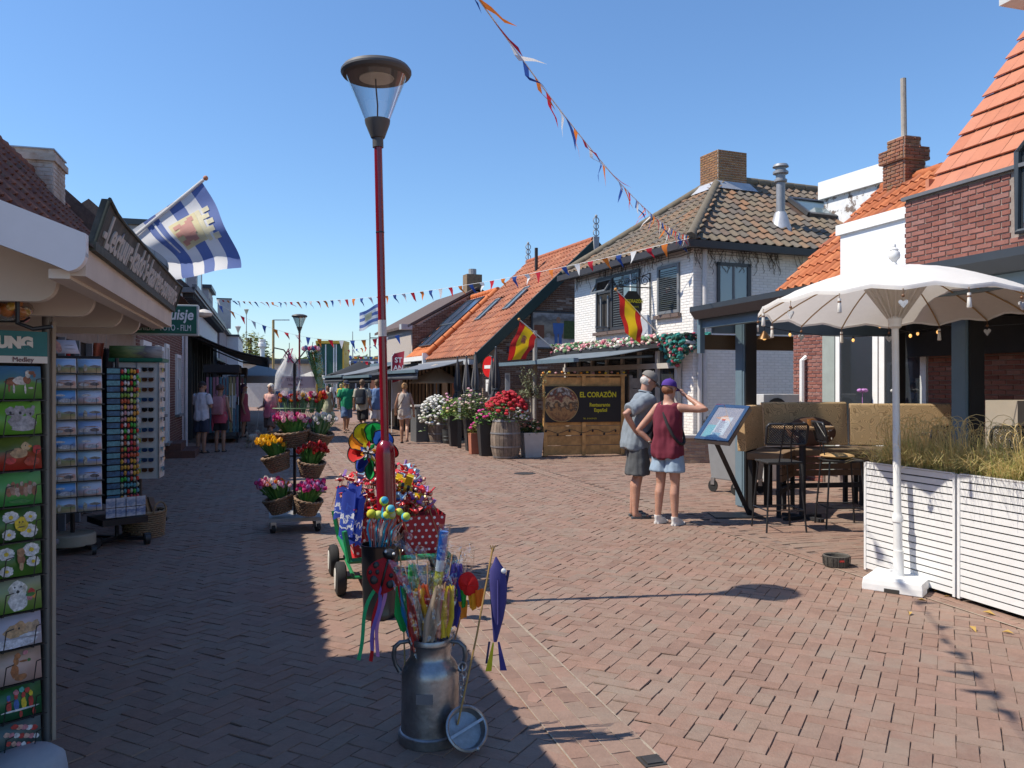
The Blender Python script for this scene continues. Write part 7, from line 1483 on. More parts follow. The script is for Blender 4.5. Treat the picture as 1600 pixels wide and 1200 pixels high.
# ================================================================== WHITE PLANTERS WITH GRASS
PLW = M('planter_white', (.70,.70,.69), .5, var=.05, scale=12); STRAW = [cloth('grass_straw', (.74,.58,.27), .45, var=.2), cloth('grass_green', (.30,.36,.10), .45, var=.25), cloth('grass_pale', (.60,.56,.22), .45, var=.2)]
for k, (u0, u1, lab) in enumerate(((4.92,5.90,'white slatted planter with tall grass behind the parasol pole'), (3.92,4.90,'white slatted planter with tall grass at the right edge'), (2.9,3.9,'white slatted planter just outside the near right edge'))):
    if k == 2: continue
    t = S('slatted_planter', lab, 'planter', group='white slatted planters')
    MB().box(4.992,5.42,u0+.012,u1-.012,.03,.93).build('core', M('planter_core', (.05,.05,.05), .8), t); n = 17; p = .92/n
    sm = MB().box(-.012,.012,-(u1-u0)/2+.026,(u1-u0)/2-.026,-p/2+.0055,p/2-.0055).mesh('slat', PLW); em = MB().box(-.2,.2,-.006,.006,-p/2+.0055,p/2-.0055).mesh('slat', PLW)
    for i in range(n): mesh_obj('slat', sm, t, (4.978,(u0+u1)/2,.03+p*(i+.5)))
    for i in range(n): mesh_obj('slat', em, t, (5.215,u1-.006,.03+p*(i+.5)))
    f = MB(); f.box(4.962,4.99,u0,u0+.024,.02,.95); f.box(4.962,4.99,u1-.024,u1,.02,.95); f.box(4.99,5.43,u1-.013,u1-.001,.93,.95); f.box(4.962,4.985,u0+.024,u1-.024,.948,.958); f.build('frame', PLW, t)
    MB().box(4.958,4.962,u0+(.58 if k == 0 else .30),u0+(.615 if k == 0 else .34),.865,.872).build('maker_plate', ANTH, t); MB().box(4.99,5.41,u0+.02,u1-.02,.90,.935).build('soil', M('soil', (.06,.045,.03), .95), t)
    g = thing('ornamental_grass', 'tuft of straw coloured ornamental grass in the %s planter' % ('left' if k == 0 else 'right'), 'grass plant', (0,0,0), TH, 'grass in the white planters'); w = MB(); r = random.Random(70+k)
    for i in range(3000):
        v = r.uniform(5.0,5.40); u = r.uniform(u0+.03,u1-.03); cl = math.sin(u*11+v*7)*.5+.5; L = r.uniform(.18,.40)*(.75+.4*cl); a = r.uniform(0,6.283); out = r.uniform(.05,.34); q = Vector((v,u,.92)); wd = r.uniform(.0015,.0032); w.cur = r.choice((0,0,1,2,2)) if r.random() < .75 else 0
        if v < 5.08 and r.random() < .30: out *= 1.5; a = math.pi + r.uniform(-.8,.8)
        d = Vector((math.cos(a), math.sin(a), 0)); s_ = Vector((-math.sin(a), math.cos(a), 0))*wd; pts = []; curl = r.uniform(.3,1.5)
        for j in range(6): f_ = j/5; pts.append(q + d*(out*(f_**1.6)) + Vector((0,0,L*(f_*1.15 - curl*.55*f_**3))))
        w.add([p_ - s_*(1-.15*i_) for i_, p_ in enumerate(pts)] + [p_ + s_*(1-.15*i_) for i_, p_ in enumerate(pts)], [(j,j+1,7+j,6+j) for j in range(5)])
    for i in range(90):                      # curled seed heads
        v = r.uniform(5.0,5.4); u = r.uniform(u0+.05,u1-.05); q = Vector((v,u,1.08)); a = r.uniform(0,6.28); d = Vector((math.cos(a),math.sin(a),0)); rr_ = r.uniform(.04,.10); hh = r.uniform(.10,.24); w.cur = 0
        w.tube([q, q + Vector((0,0,hh*.6)) + d*.02] + [q + Vector((0,0,hh)) + d*(.03 + rr_ - rr_*math.cos(b*.55)) + Vector((0,0,rr_*math.sin(b*.55))) for b in range(8)], .0022, 3)
    w.build('blades', STRAW, g, kind='stuff')
# ================================================================== WHITE PARASOL
UM = thing('white_parasol', 'white fringed garden parasol with carved finial and hanging tassels', 'parasol', (3.09,6.50,0), (R(-3.4),R(.9),0)); nr = 16
POLE = M('parasol_pole', (.68,.68,.66), .45, var=.06, scale=4)
MB().lathe([(.034,.10),(.034,.52),(.042,.525),(.042,.565),(.034,.58),(.0295,.6),(.0295,1.25),(.027,1.26),(.027,2.10)], 18).build('pole', POLE, UM, 40)
MB().lathe([(.03,2.085),(.050,2.10),(.046,2.125),(.054,2.14),(.054,2.165),(.045,2.19)], 18).build('hub', POLE, UM, 40)
CAN = cloth('parasol_cloth', (.82,.80,.76), .30, var=.03); ZA, ZR_, RR = 2.595, 2.235, 1.075
def cz(f): return ZA - (ZA-ZR_)*(.30*f + .70*f**2.2)
def canopy(a, b):
    th = a*2*math.pi; seg = (a*nr) % 1; sc = math.sin(math.pi*seg); r_ = .03 + (RR-.03)*b*(1 - .035*sc*b); z = cz(b) + .035*sc*b**2.5 - .012*sc*math.sin(b*3)
    z += .004*math.sin(b*40+a*200)*b
    return Vector((r_*math.cos(th), r_*math.sin(th), z))
sheet('canopy', canopy, nr*6, 14, CAN, UM)
sheet('canopy_hem', lambda a, b: canopy(a, 1) + Vector((0,0,.012-.03*b)), nr*6, 1, CAN, UM)
RIB = M('rib_bamboo', (.35,.22,.09), .55, var=.15)
for k in range(nr):
    th = 2*math.pi*k/nr; w = MB(); w.tube([Vector(((.03+(RR-.03)*b/8)*math.cos(th), (.03+(RR-.03)*b/8)*math.sin(th), cz(b/8)-.010)) for b in range(9)], .006, 5); rb = w.build('rib', RIB, UM, 60)
    MB().bar((.05*math.cos(th),.05*math.sin(th),2.175),(.30*math.cos(th),.30*math.sin(th),cz(.27)-.012),.008,.03).build('stretcher', M('stretcher_cream', (.60,.57,.52), .6), rb)
def pleat(a, b): th = a*6.2832; r_ = .052 + .225*b + .014*b*math.sin(a*6.2832*nr); return Vector((r_*math.cos(th), r_*math.sin(th), 2.185 + (cz(.25)-.02-2.185)*b))
sheet('pleated_lining', pleat, nr*8, 6, cloth('lining_cream', (.60,.56,.49), .3), UM)
MB().lathe([(.022,2.585),(.028,2.60),(.022,2.62),(.015,2.63),(.022,2.645),(.042,2.665),(.046,2.69),(.040,2.715),(.028,2.725),(.034,2.735),(.022,2.75),(.012,2.755),(.016,2.765),(.012,2.78),(.004,2.785)], 16).build('finial', POLE, UM, 40)
TAS, TAST, BEAD = M('tassel_white', (.68,.66,.61), .9, var=.15, scale=60), M('tassel_top', (.50,.49,.46), .7), M('bead_brown', (.17,.075,.03), .4)
for k in range(nr):
    th = 2*math.pi*k/nr; e = Vector((RR*math.cos(th), RR*math.sin(th), ZR_-.012)); w = MB(); w.tube([e, e+Vector((0,0,-.03))], .002, 4); tz = e.z - .03
    if k % 2 == 0:
        tt = MB(); tt.cyl((e.x,e.y,tz),(e.x,e.y,tz-.018),.013,n=8); tt.lathe([(.012,tz-.105),(.017,tz-.10),(.013,tz-.05),(.011,tz-.03)], 10, (e.x,e.y,0))
        o = tt.build('tassel', TAS, UM, 50); MB().lathe([(.0125,tz-.03),(.014,tz-.025),(.0125,tz-.02)], 10, (e.x,e.y,0)).build('tassel_band', BEAD, o)
    else:
        o = MB().ball((e.x,e.y,tz-.012), .012, n=8, m=6).build('bead', BEAD, UM, 60); d = Vector((-math.sin(th), math.cos(th), 0))
        pts = [(0,-.055),(.030,-.018),(.030,-.002),(.016,.004),(0,-.008),(-.016,.004),(-.030,-.002),(-.030,-.018)]; hm = MB(); c0 = Vector((e.x,e.y,tz-.045)); n_ = Vector((d.y,-d.x,0))
        hm.prism(pts, -.006, .006, lambda a, b, c_: c0 + d*a + Vector((0,0,b)) + n_*c_); hm.build('heart', M('shell_heart', (.42,.42,.42), .25, var=.3, scale=50), o)
    w.build('cord', BEAD, UM)
bs = MB(); bs.rings([[Vector((x*s_, y*s_, z)) for x, y in ((-.22,-.22),(.22,-.22),(.22,.22),(-.22,.22))] for s_, z in ((1,.0),(1,.05),(.97,.095),(.9,.10))]); 
bo = thing('parasol_base', 'square white concrete parasol base in front of the planter', 'parasol base', (3.09,6.50,0), R(52)); bs.build('block', M('base_white', (.76,.76,.74), .6, var=.06, bump=.15), bo, bevel=.006)
MB().box(-.055,.055,-.223,-.2195,.0,.032).build('recess_patch', M('recess_shade', (.04,.035,.03), .9), bo); MB().box(-.223,-.2195,-.055,.055,.0,.032).build('recess_patch', M('recess_shade'), bo); MB().lathe([(.05,.10),(.044,.11),(.038,.3)], 16).build('socket', POLE, bo, 40)  # dark plates on two faces, slot shade put into their colour
t = thing('dog_bowl', 'grey fabric dog bowl on the paving left of the planter', 'bowl', gp(1307, 884)); FAB = M('bowl_fabric', (.085,.078,.066), .9, var=.25, scale=30, bump=.4)
MB().lathe([(.100,0),(.108,.01),(.112,.085),(.116,.095),(.108,.10),(.098,.09),(.096,.02),(.02,.015)], 28).build('bowl', FAB, t, 40); MB().box(-.02,.025,-.116,-.110,.055,.07).build('tag', M('tag_red', (.5,.04,.03), .6), t); w = MB()
for k in range(14): a = k*.449; w.tube([(.113*math.cos(a),.113*math.sin(a),.01),(.118*math.cos(a),.118*math.sin(a),.09)], .004, 4)
w.build('folds', FAB, t, kind='stuff')
# ================================================================== TERRACE FURNITURE
MEN = thing('menu_stand', 'slanted blue framed menu case on a black leaning post by the terrace', 'menu stand', (0,0,0)); bl0, br0, tl0 = at(1085,686,9.75), at(1138,691,9.43), at(1118,632,10.1); eu, ev = (br0-bl0), (tl0-bl0); wu, wv = eu.length, ev.length; eu = eu.normalized(); ev = (ev - eu*ev.dot(eu)).normalized(); en = eu.cross(ev)
MP = lambda a, b, h: bl0 + eu*a + ev*b + en*h
NAVY = M('frame_navy', (.022,.048,.10), .35, var=.06)
w = MB(); w.prism([(0,0),(wu,0),(wu,wv),(0,wv)], -.06, -.004, MP); w.build('case', M('case_metal', (.32,.33,.33), .35, .7), MEN, fix=True); q = .045
w = MB(); 
for a0, a1, b0, b1 in ((0,wu,0,q),(0,wu,wv-q,wv),(0,q,q,wv-q),(wu-q,wu,q,wv-q)): w.prism([(a0,b0),(a1,b0),(a1,b1),(a0,b1)], -.004, .012, MP)
w.build('frame', NAVY, MEN, fix=True); w = MB(); w.prism([(q,q),(wu-q,q),(wu-q,wv-q),(q,wv-q)], -.003, .0, MP); w.build('backing', M('backing_rose', (.46,.38,.35), .7), MEN, fix=True)
for a0, a1, b0, b1, h_, c, nm in ((.17,.33,.10,.42,.001,(.72,.73,.74),'menu_sheet'),(.06,.17,.06,.27,.0016,(.24,.50,.50),'menu_card'),(.18,.29,.06,.14,.0022,(.28,.42,.50),'menu_card'),(.20,.245,.35,.38,.0025,(.55,.08,.08),'menu_logo')):
    w = MB(); w.prism([(a0,b0),(a1,b0),(a1,b1),(a0,b1)], h_, h_+.0006, MP); w.build(nm, M('paper_%d' % int(h_*1e4), c, .7, var=.05), MEN, fix=True)
w = MB()
for k in range(14): w.prism([(.19,.13+.016*k),(.19+.05+.06*((k*7) % 5)/5,.13+.016*k),(.19+.05+.06*((k*7) % 5)/5,.136+.016*k),(.19,.136+.016*k)], .0024, .0027, MP)
w.build('menu_lines', M('print_dark'), MEN, kind='stuff'); w = MB(); w.prism([(.005,.005),(wu-.005,.005),(wu-.005,wv-.005),(.005,wv-.005)], .0125, .0145, MP); w.build('cover_glass', SEE, MEN, fix=True)
pb = gp(1172,806); pt = MP(wu*.45, wv*.15, -.05); MB().bar(pb, pt, .055, .055, (1,0,0)).build('post', BLACK, MEN); 
MB().box(pb.x-.48,pb.x+.12,pb.y-.22,pb.y+.2,.003,.016).build('base_plate', M('plate_dark', (.035,.04,.05), .45, .5), MEN)
def stool(lab, loc, rz, parent=None):
    t = thing('bar_stool', lab, 'bar stool', loc, rz, 'black bar stools on the terrace'); st = MB()
    MB().box(-.20,.20,-.2,.2,.755,.775).build('seat', M('seat_weave', (.028,.027,.025), .6, var=.3, scale=60, bump=.3), t, bevel=.006)
    for sx, sy in ((-1,-1),(1,-1),(1,1),(-1,1)): MB().tube([(sx*.17,sy*.17,.755),(sx*.225,sy*.225,.0)], .011, 8).build('leg', BLACK, t, 60)
    w = MB(); q = .212
    for a, b in (((-q,-q),(q,-q)),((q,-q),(q,q)),((q,q),(-q,q)),((-q,q),(-q,-q))): w.tube([(a[0],a[1],.24),(b[0],b[1],.24)], .008, 6)
    w.build('footrest', BLACK, t, 60); MB().torus((0,0,.75), (.19,0,0), (0,.19,0), .01, 16, 6).build('seat_ring', BLACK, t, 60)
    b = MB(); c = [(-.23,.0),(-.21,-.02),(.21,-.02),(.23,0),(.23,.18),(.21,.205),(-.21,.205),(-.23,.18)]
    pts = [Vector((x, -.21-.14*(z/.2)*.35-.02*(1-abs(x)/.23), .99+z)) for x, z in c]; b.tube(pts + pts[:1], .015, 8); b.tube([(-.07,-.19,.77),(-.05,-.22,.99),(-.05,-.30,1.19)],.008,6); b.tube([(.07,-.19,.77),(.05,-.22,.99),(.05,-.30,1.19)],.008,6); bf = b.build('back_frame', BLACK, t, 60)
    w = MB(); P = lambda x, z: Vector((x, -.212-.14*(z/.2)*.35-.02*(1-abs(x)/.23), .99+z)); n = 16
    for i in range(-n, 2*n+1):
        for sg in (1, -1):
            seg = []
            for j in range(9):
                z = .2*j/8; x = -.22 + .44*(i/n) + sg*z
                if abs(x) < .22: seg.append(P(x, z))
            if len(seg) > 1: w.tube(seg, .0042, 3, (False, False))
    w.build('woven_back', BLACK, bf, kind='stuff'); return t
stool('black bar stool with a woven back, nearest to the menu stand', W(*[0,0]) if False else Vector((3.0,9.15,0)), R(4)); stool('black bar stool with a tan cushion on it, behind the end of the planter', Vector((3.78,9.35,0)), R(-95))
stool('black bar stool half hidden by the grass right of the parasol pole', Vector((4.45,8.6,0)), R(15)); stool('black bar stool half hidden by the grass at the right edge', Vector((5.15,8.45,0)), R(-12)); 
t = thing('seat_cushion', 'thin tan cushion lying on a bar stool', 'cushion', (3.74,9.35,.775), R(10)); MB().ball((0,0,.035), .19,.19,.035, 20, 8).build('cushion', M('cushion_tan', (.42,.26,.11), .9, var=.2, bump=.3), t, 60)
def bar_table(lab, loc, r_, h):
    t = thing('bar_table', lab, 'bar table', loc, 0, 'round bar tables'); MB().lathe([(.02,h-.035),(r_-.01,h-.035),(r_,h-.025),(r_,h-.004),(r_-.006,h)], 32).build('top', M('table_oak', (.36,.23,.12), .45, var=.25, scale=9), t, 40); MB().cyl((0,0,.02),(0,0,h-.035), .04, n=14).build('column', BLACKM, t, 40); w = MB()
    for k in range(4): a = k*1.5708+.5; w.bar((0,0,.03),(.30*math.cos(a),.30*math.sin(a),.022),.06,.035)
    w.build('foot', BLACKM, t)
bar_table('round oak bar table behind the nearest bar stool', Vector((3.52,9.85,0)), .36, 1.13); bar_table('round oak bar table behind the grass', Vector((4.95,9.3,0)), .33, 1.08)
t = thing('candle_glass', 'small amber candle glass on the bar table', 'candle glass', (3.58,9.75,1.13)); MB().lathe([(.03,.0),(.036,.005),(.04,.085),(.036,.085),(.032,.012)], 16).build('glass', M('amber_glass', (.55,.28,.10), .1, trans=.7, var=.05), t, 50); MB().cyl((0,0,.012),(0,0,.05),.025,n=12).build('candle', M('wax', (.6,.5,.35), .5), t)
# bench with patterned upholstery
UPH, n_, l_, b_ = nodes_of('contour_upholstery'); tc = n_.new('ShaderNodeTexCoord'); nz = n_.new('ShaderNodeTexNoise'); nz.inputs['Scale'].default_value = 5; nz.inputs['Detail'].default_value = 1; l_.new(tc.outputs['Object'], nz.inputs[0])
m1 = n_.new('ShaderNodeMath'); m1.operation = 'MULTIPLY'; m1.inputs[1].default_value = 26; l_.new(nz.outputs[0], m1.inputs[0]); m2 = n_.new('ShaderNodeMath'); m2.operation = 'PINGPONG'; m2.inputs[1].default_value = .5; l_.new(m1.outputs[0], m2.inputs[0])
cr = n_.new('ShaderNodeValToRGB'); cr.color_ramp.elements[0].color = (.27,.165,.075,1); cr.color_ramp.elements[1].position = .25; cr.color_ramp.elements[1].color = (.62,.42,.22,1); l_.new(m2.outputs[0], cr.inputs[0]); l_.new(cr.outputs[0], b_.inputs['Base Color']); b_.inputs['Roughness'].default_value = .85
def bench(lab, p, q, h0, h1, depth, seg=1):
    t = thing('upholstered_bench', lab, 'bench', p, math.atan2(q.y-p.y, q.x-p.x), 'tall upholstered terrace benches'); L = (q-p).length
    n = 10
    w = MB(); w.rings([[Vector((x, .02+.05*(z-h0)+s_, z)) for z, s_ in ((h0,0),(h1-.02,0),(h1,.02),(h1,.09),(h1-.02,.11),(h0,.11))] for x in [L*i/n for i in range(n+1)]]); w.build('backrest', UPH, t, 50, bevel=.01)
    w = MB(); w.box(0,L,-depth,.02,h0-.10,h0-.01); w.build('seat', M('seat_brown', (.20,.13,.075), .8, var=.15), t, bevel=.015)
    for k in range(3): MB().box(.02,L-.02,-depth+.02,-depth+.045,h0-.36+.085*k,h0-.285+.085*k).build('slat', M('bench_slat', (.13,.07,.035), .6, var=.2, scale=10), t)
    w = MB(); 
    for x in (.06, L-.06): w.box(x-.025,x+.025,-depth+.04,-depth+.09,0,h0-.1); w.box(x-.025,x+.025,-.04,.01,0,h0-.1)
    w.box(.0,L,-depth+.04,-depth+.09,.28,.34); w.build('frame', BLACKM, t)
bench('tall patterned bench angled towards the menu stand, left end of the seating', Vector((2.92,10.05,0)), Vector((3.42,10.95,0)), .80, 1.36, .42); bench('tall patterned bench in the middle of the terrace seating', Vector((3.42,10.98,0)), Vector((4.62,11.15,0)), .80, 1.39, .48); bench('tall patterned bench behind the grass and the parasol pole', Vector((4.65,11.15,0)), Vector((5.95,10.9,0)), .80, 1.37, .48)
t = thing('patterned_pillow', 'brown pillow with a white blossom pattern leaning on the middle bench', 'pillow', (3.98,10.72,.80), (R(-18),0,R(5))); w = MB(); w.ball((0,0,.22), .34,.07,.20, 20, 10); o = w.build('pillow', M('pillow_brown', (.13,.06,.03), .9, var=.2), t, 70); w = MB(); rq = random.Random(2)
for k in range(26): w.ball((rq.uniform(-.24,.26), -.069+.02*abs(rq.random()), .22+rq.uniform(-.13,.13)), rq.uniform(.008,.03),.006,rq.uniform(.008,.02), 6, 4)
w.build('blossom_print', M('pillow_white', (.55,.48,.38), .9), o, kind='stuff')
t = thing('service_cabinet', 'cream service cabinet with an open shelf at the right edge of the terrace', 'cabinet', Vector((5.55,8.95,0)), TH); MB().box(0,.32,-.02,.4,0,1.45).build('side', M('cabinet_cream', (.55,.46,.36), .6, var=.06), t); w = MB(); w.box(.32,1.2,.3,.4,0,1.45); w.box(.32,1.2,-.02,.3,1.41,1.45); w.box(.32,1.2,-.02,.3,.9,.94); w.build('shelf', M('cabinet_cream'), t)
for k, (x, z, c) in enumerate(((8.0,1.62,(.45,.2,.5)),(9.0,1.5,(.5,.5,.48)))): 
    u = 10.4 - k*.7; tt = thing('flower_vase', ['vase with one lilac flower inside the restaurant window','vase with white flowers inside the restaurant window'][k], 'vase', W(8.72, u, .8), 0); MB().lathe([(.04,0),(.06,.1),(.03,.25),(.035,.3)], 14).build('vase', SEE, tt, 50); w = MB(); w.tube([(0,0,.05),(.0,0,.72)], .006, 5)
    for q in range(5): w.ball((.05*math.cos(q*1.26),.02*math.sin(q*1.26),.74), .04,.03,.03, 7, 4)
    w.build('flower', M('vase_flower_%d' % k, c, .7), tt, 60); MB().box(-.1,.1,-.1,.1,-.8,0).build('stand', BLACKM, tt)
# ================================================================== TIMBER SCREEN WITH BANNER
a0, a1 = Vector((.70,18.35,0)), Vector((2.60,18.85,0)); LW = (a1-a0).length
t = thing('timber_screen', 'honey coloured timber screen carrying the black restaurant banner', 'screen', a0, math.atan2(a1.y-a0.y, a1.x-a0.x)); HON = M('honey_timber', (.60,.34,.12), .6, var=.3, scale=7, col2=(.50,.27,.09), mixs=3, bump=.1, rand=.12)
bm_s = MB().box(0,LW,0,.025,-.105,.105).mesh('board', HON)
for k in range(8): mesh_obj('board', bm_s, t, (0,rr.uniform(-.004,.004),.14 + .222*k))
for x in (0,.92,1.87): MB().box(x,x+.09,-.045,-.006,.02,1.86).build('post', HON, t, bevel=.004)
MB().box(-.04,LW+.04,-.05,.04,1.83,1.875).build('rail', HON, t); w = MB(); pts = [Vector((.05+.14*i, -.05, .62-.09*math.sin(i*.75)**2)) for i in range(13)]; w.tube(pts, .008, 4); 
for p in pts[::2]: w.ball(p + Vector((0,-.01,-.035)), .028, n=6, m=4)
w.build('bulb_cord', BLACK, t); rw = MB(); 
for i in range(14): rw.cur = i % 3; rw.ball((.0+.15*i,-.02,1.90+.02*(i % 2)), .035,.03,.025, 6, 4)
rw.build('rail_flowers', gm[:3], t, kind='stuff')
b = thing('restaurant_banner', 'black restaurant banner with yellow lettering and a round photo on the timber screen', 'banner', a0, math.atan2(a1.y-a0.y, a1.x-a0.x)); MB().box(.03,1.86,-.062,-.058,.78,1.60).build('cloth', M('banner_black', (.012,.013,.016), .5, var=.1), b)
cm = ramp_mat('banner_food', [(0,(.16,.07,.03)),(.3,(.42,.22,.08)),(.45,(.06,.04,.03)),(.6,(.55,.40,.22)),(.72,(.20,.05,.03)),(.85,(.10,.08,.06)),(1,(.55,.53,.5))], 'V', .5, noise_=1.1, const=False, nscale=7)
sheet('round_photo', lambda x, y: Vector((.42 + .40*(2*x-1)*math.sqrt(max(0,1-(2*y-1)**2*1.0)), -.064, 1.19 + .395*(2*y-1))), 16, 24, cm, b); MB().torus((.42,-.065,1.19),(.40,0,0),(0,0,.395),.010,40,5).build('photo_rim', M('rim_ochre', (.42,.28,.10), .5), b)
text('EL CORAZ\u00d6N', .165, YEL, b, (1.30,-.064,1.40), bold=.005, sx=.86); text('Restaurante', .115, YEL, b, (1.34,-.064,1.17), bold=.003, sx=.9); text('Espa\u00f1ol', .115, YEL, b, (1.36,-.064,1.05), bold=.003, sx=.9); text('TEL. 0118 591555', .045, YEL, b, (1.10,-.064,.86))
t = thing('slatted_fence', 'weathered grey board fence behind the couple', 'fence', Vector((2.75,19.0,0)), R(6)); 
for k in range(6): MB().box(0,1.75,0,.03,.30+.25*k,.30+.25*k+.235).build('board', M('grey_board', (.30,.27,.24), .8, var=.25, scale=5, rand=.1), t)
for x in (0,.85,1.7): MB().box(x,x+.08,.03,.1,0,1.85).build('post', M('grey_board'), t)
# ================================================================== POTS, BARRELS, PARASOLS ALONG THE TERRACE
TALL = M('tall_pot', (.028,.029,.031), .5, var=.15)
def plant(lab, c, r_, hgt, cols, n, seed, leafc=(.09,.17,.04), leafn=260, name='flowering_plant', droop=0, size=.05, grp=None):
    t = thing(name, lab, 'plant', c, 0, grp); q = random.Random(seed); lf = MB(); fl = MB(); st = MB()
    for i in range(leafn):
        a = q.uniform(0,6.28); rad = r_*math.sqrt(q.random()); z = hgt*q.random()*(1-.45*(rad/r_)**2) - droop*q.random()*(rad/r_)**3; p = Vector((rad*math.cos(a), rad*math.sin(a), z)); M_ = Matrix.Rotation(q.uniform(0,6.3),3,'Z') @ Matrix.Rotation(q.uniform(-1,1),3,'X'); s_ = size*q.uniform(.6,1.5)
        lf.add([p + M_ @ Vector(v) for v in ((-s_,0,0),(0,-s_*.45,.01),(s_,0,-.01),(0,s_*.45,.01))], [(0,1,2,3)])
    for i in range(9): a = q.uniform(0,6.28); st.tube([(0,0,-.05),(r_*.6*math.cos(a), r_*.6*math.sin(a), hgt*.8)], .006, 4)
    for i in range(n):
        a = q.uniform(0,6.28); e = q.random(); rad = r_*1.02*math.sqrt(e); z = hgt*(1.02-.5*e)*q.uniform(.7,1.05) - droop*q.random()*e; fl.cur = q.randrange(len(cols)); s_ = size*q.uniform(.6,1.15)
        fl.ball((rad*math.cos(a), rad*math.sin(a), z), s_, s_, s_*.7, 6, 4)
    lf.build('leaves', M('leaf_%d' % (int(leafc[0]*1000+leafc[1]*100)), leafc, .6, var=.3, scale=9), t, kind='stuff'); st.build('stems', WOODD, t, kind='stuff')
    if n: fl.build('blooms', [M('bloom_%d_%d_%d' % tuple(int(v*99) for v in cc), cc, .7, var=.2, scale=20) for cc in cols], t, kind='stuff')
def tall_pot(lab, x, y, h_=.82, w0=.13, w1=.19, mat=TALL, nm='tall_planter', grp='tall black planters by the terrace', rim=True):
    p = gp(x,y); t = thing(nm, lab, 'planter', p, R(15), grp); w = MB(); w.rings([[Vector((a*s_, b_*s_, z)) for a, b_ in ((-1,-1),(1,-1),(1,1),(-1,1))] for s_, z in ((w0,0),(w1,h_),(w1-.025,h_),(w1-.03,h_-.06))]); w.build('pot', mat, t, bevel=.006); return p + Vector((0,0,h_-.05))
p = tall_pot('tall black planter nearest to the wooden barrel', 759, 712); plant('cerise geranium in the tall black planter beside the barrel', p, .26, .34, [(.55,.02,.20),(.62,.05,.28)], 12, 1, (.12,.26,.04), 220, droop=.1)
p = tall_pot('tall black planter in the middle of the row', 737, 704); plant('loose green shrub with small pink flowers above the middle planters', p + Vector((0,0,.0)), .45, .75, [(.60,.35,.38),(.62,.52,.40)], 26, 2, (.14,.20,.06), 700)
p = tall_pot('tall black planter third from the barrel', 711, 697, .85); plant('bushy light green plant in the third black planter', p, .38, .5, [(.55,.3,.35),(.6,.55,.2)], 14, 3, (.16,.28,.05), 420, droop=.15)
p = tall_pot('tall black planter near the far barrel', 697, 690, .9); plant('yellow green plant with pink spikes near the far barrel', p, .36, .5, [(.6,.3,.4)], 16, 4, (.18,.26,.06), 320, droop=.2)
p = gp(699,691) + Vector((.05,-.5,0)); t = thing('ribbed_bin', 'low ribbed dark metal tub between the black planters', 'tub', p); MB().lathe([(.13,0),(.135,.05),(.15,.10),(.14,.12),(.152,.2),(.143,.22),(.156,.3),(.148,.33),(.165,.40),(.15,.40),(.14,.05)], 20).build('tub', M('tub_dark', (.06,.065,.065), .5, .4), t, 30)
def barrel(lab, p, r_, h_):
    t = thing('wooden_barrel', lab, 'barrel', p, 0, 'half open oak barrels used as planters'); n = 22; sh = lambda z: r_*(1 - .20*(2*z/h_-1)**2); BM = M('barrel_oak', (.20,.155,.12), .8, var=.35, scale=9, bump=.3, rand=.25)
    for k in range(n):
        a0_, a1_ = 2*math.pi*k/n + .012, 2*math.pi*(k+1)/n - .012; w = MB(); rs = []
        for j in range(7): z = h_*j/6; q = sh(z); rs.append([Vector((q*math.cos(a0_),q*math.sin(a0_),z)), Vector((q*math.cos(a1_),q*math.sin(a1_),z)), Vector(((q-.03)*math.cos(a1_),(q-.03)*math.sin(a1_),z)), Vector(((q-.03)*math.cos(a0_),(q-.03)*math.sin(a0_),z))])
        w.rings(rs); w.build('stave', BM, t)
    for z in (.02,.28,.62,.93):
        zz = h_*z; MB().lathe([(sh(zz)+.002,zz),(sh(zz)+.008,zz),(sh(zz+.035)+.008,zz+.035),(sh(zz+.035)+.002,zz+.035)], 32, cap=(False,False)).build('hoop', M('hoop_grey', (.26,.26,.27), .55, .5, var=.2), t)
    MB().cyl((0,0,h_*.5),(0,0,h_-.05), r_*.76, n=20).build('soil', M('soil'), t)
p = Vector((-.14,18.1,0)); barrel('grey oak barrel with iron hoops beside the white pot', p, .34, .88); plant('mass of dark red flowers in the near barrel', p + Vector((.02,0,.86)), .46, .62, [(.42,.008,.02),(.36,.008,.02),(.5,.02,.03)], 200, 5, (.10,.20,.05), 240, droop=.12, size=.055); plant('small white flowers hanging from the right side of the near barrel', p + Vector((.34,-.1,.86)), .18, .3, [(.66,.64,.60)], 50, 6, (.2,.26,.16), 90, droop=.2, size=.035)
p = Vector((-2.12,23.3,0)); barrel('darker oak barrel at the far end of the planters', p, .30, .80); plant('white trailing flowers pouring over the far barrel', p + Vector((-.05,0,.78)), .52, .55, [(.70,.69,.64)], 230, 7, (.14,.22,.07), 260, droop=.75, size=.055)
p = tall_pot('square terracotta pot between the black planters', 744, 709, .50, .145, .165, M('terracotta', (.36,.13,.075), .85, var=.12, bump=.2), 'terracotta_pot', None); plant('small yellow green plant with cerise flowers in the terracotta pot', p, .2, .3, [(.55,.03,.22)], 6, 8, (.22,.22,.05), 120)
p = tall_pot('square off white pot at the left end of the timber screen', 830, 714, .56, .19, .235, M('pot_white', (.52,.49,.45), .8, var=.08, bump=.1), 'white_pot', None); plant('bronze and green underplanting in the white pot', p, .27, .34, [(.45,.2,.15)], 14, 9, (.08,.12,.035), 220)
t = thing('olive_tree', 'small olive tree with a thin pale stem in the white pot', 'tree', p); MB().tube([(0,0,-.1),(.01,0,.4),(-.02,.01,.85),(.0,0,1.0)], [.03,.028,.024,.02], 8).build('trunk', M('olive_bark', (.30,.25,.19), .85, var=.25, bump=.3), t, 60); w = MB(); lb_ = MB(); q = random.Random(12)
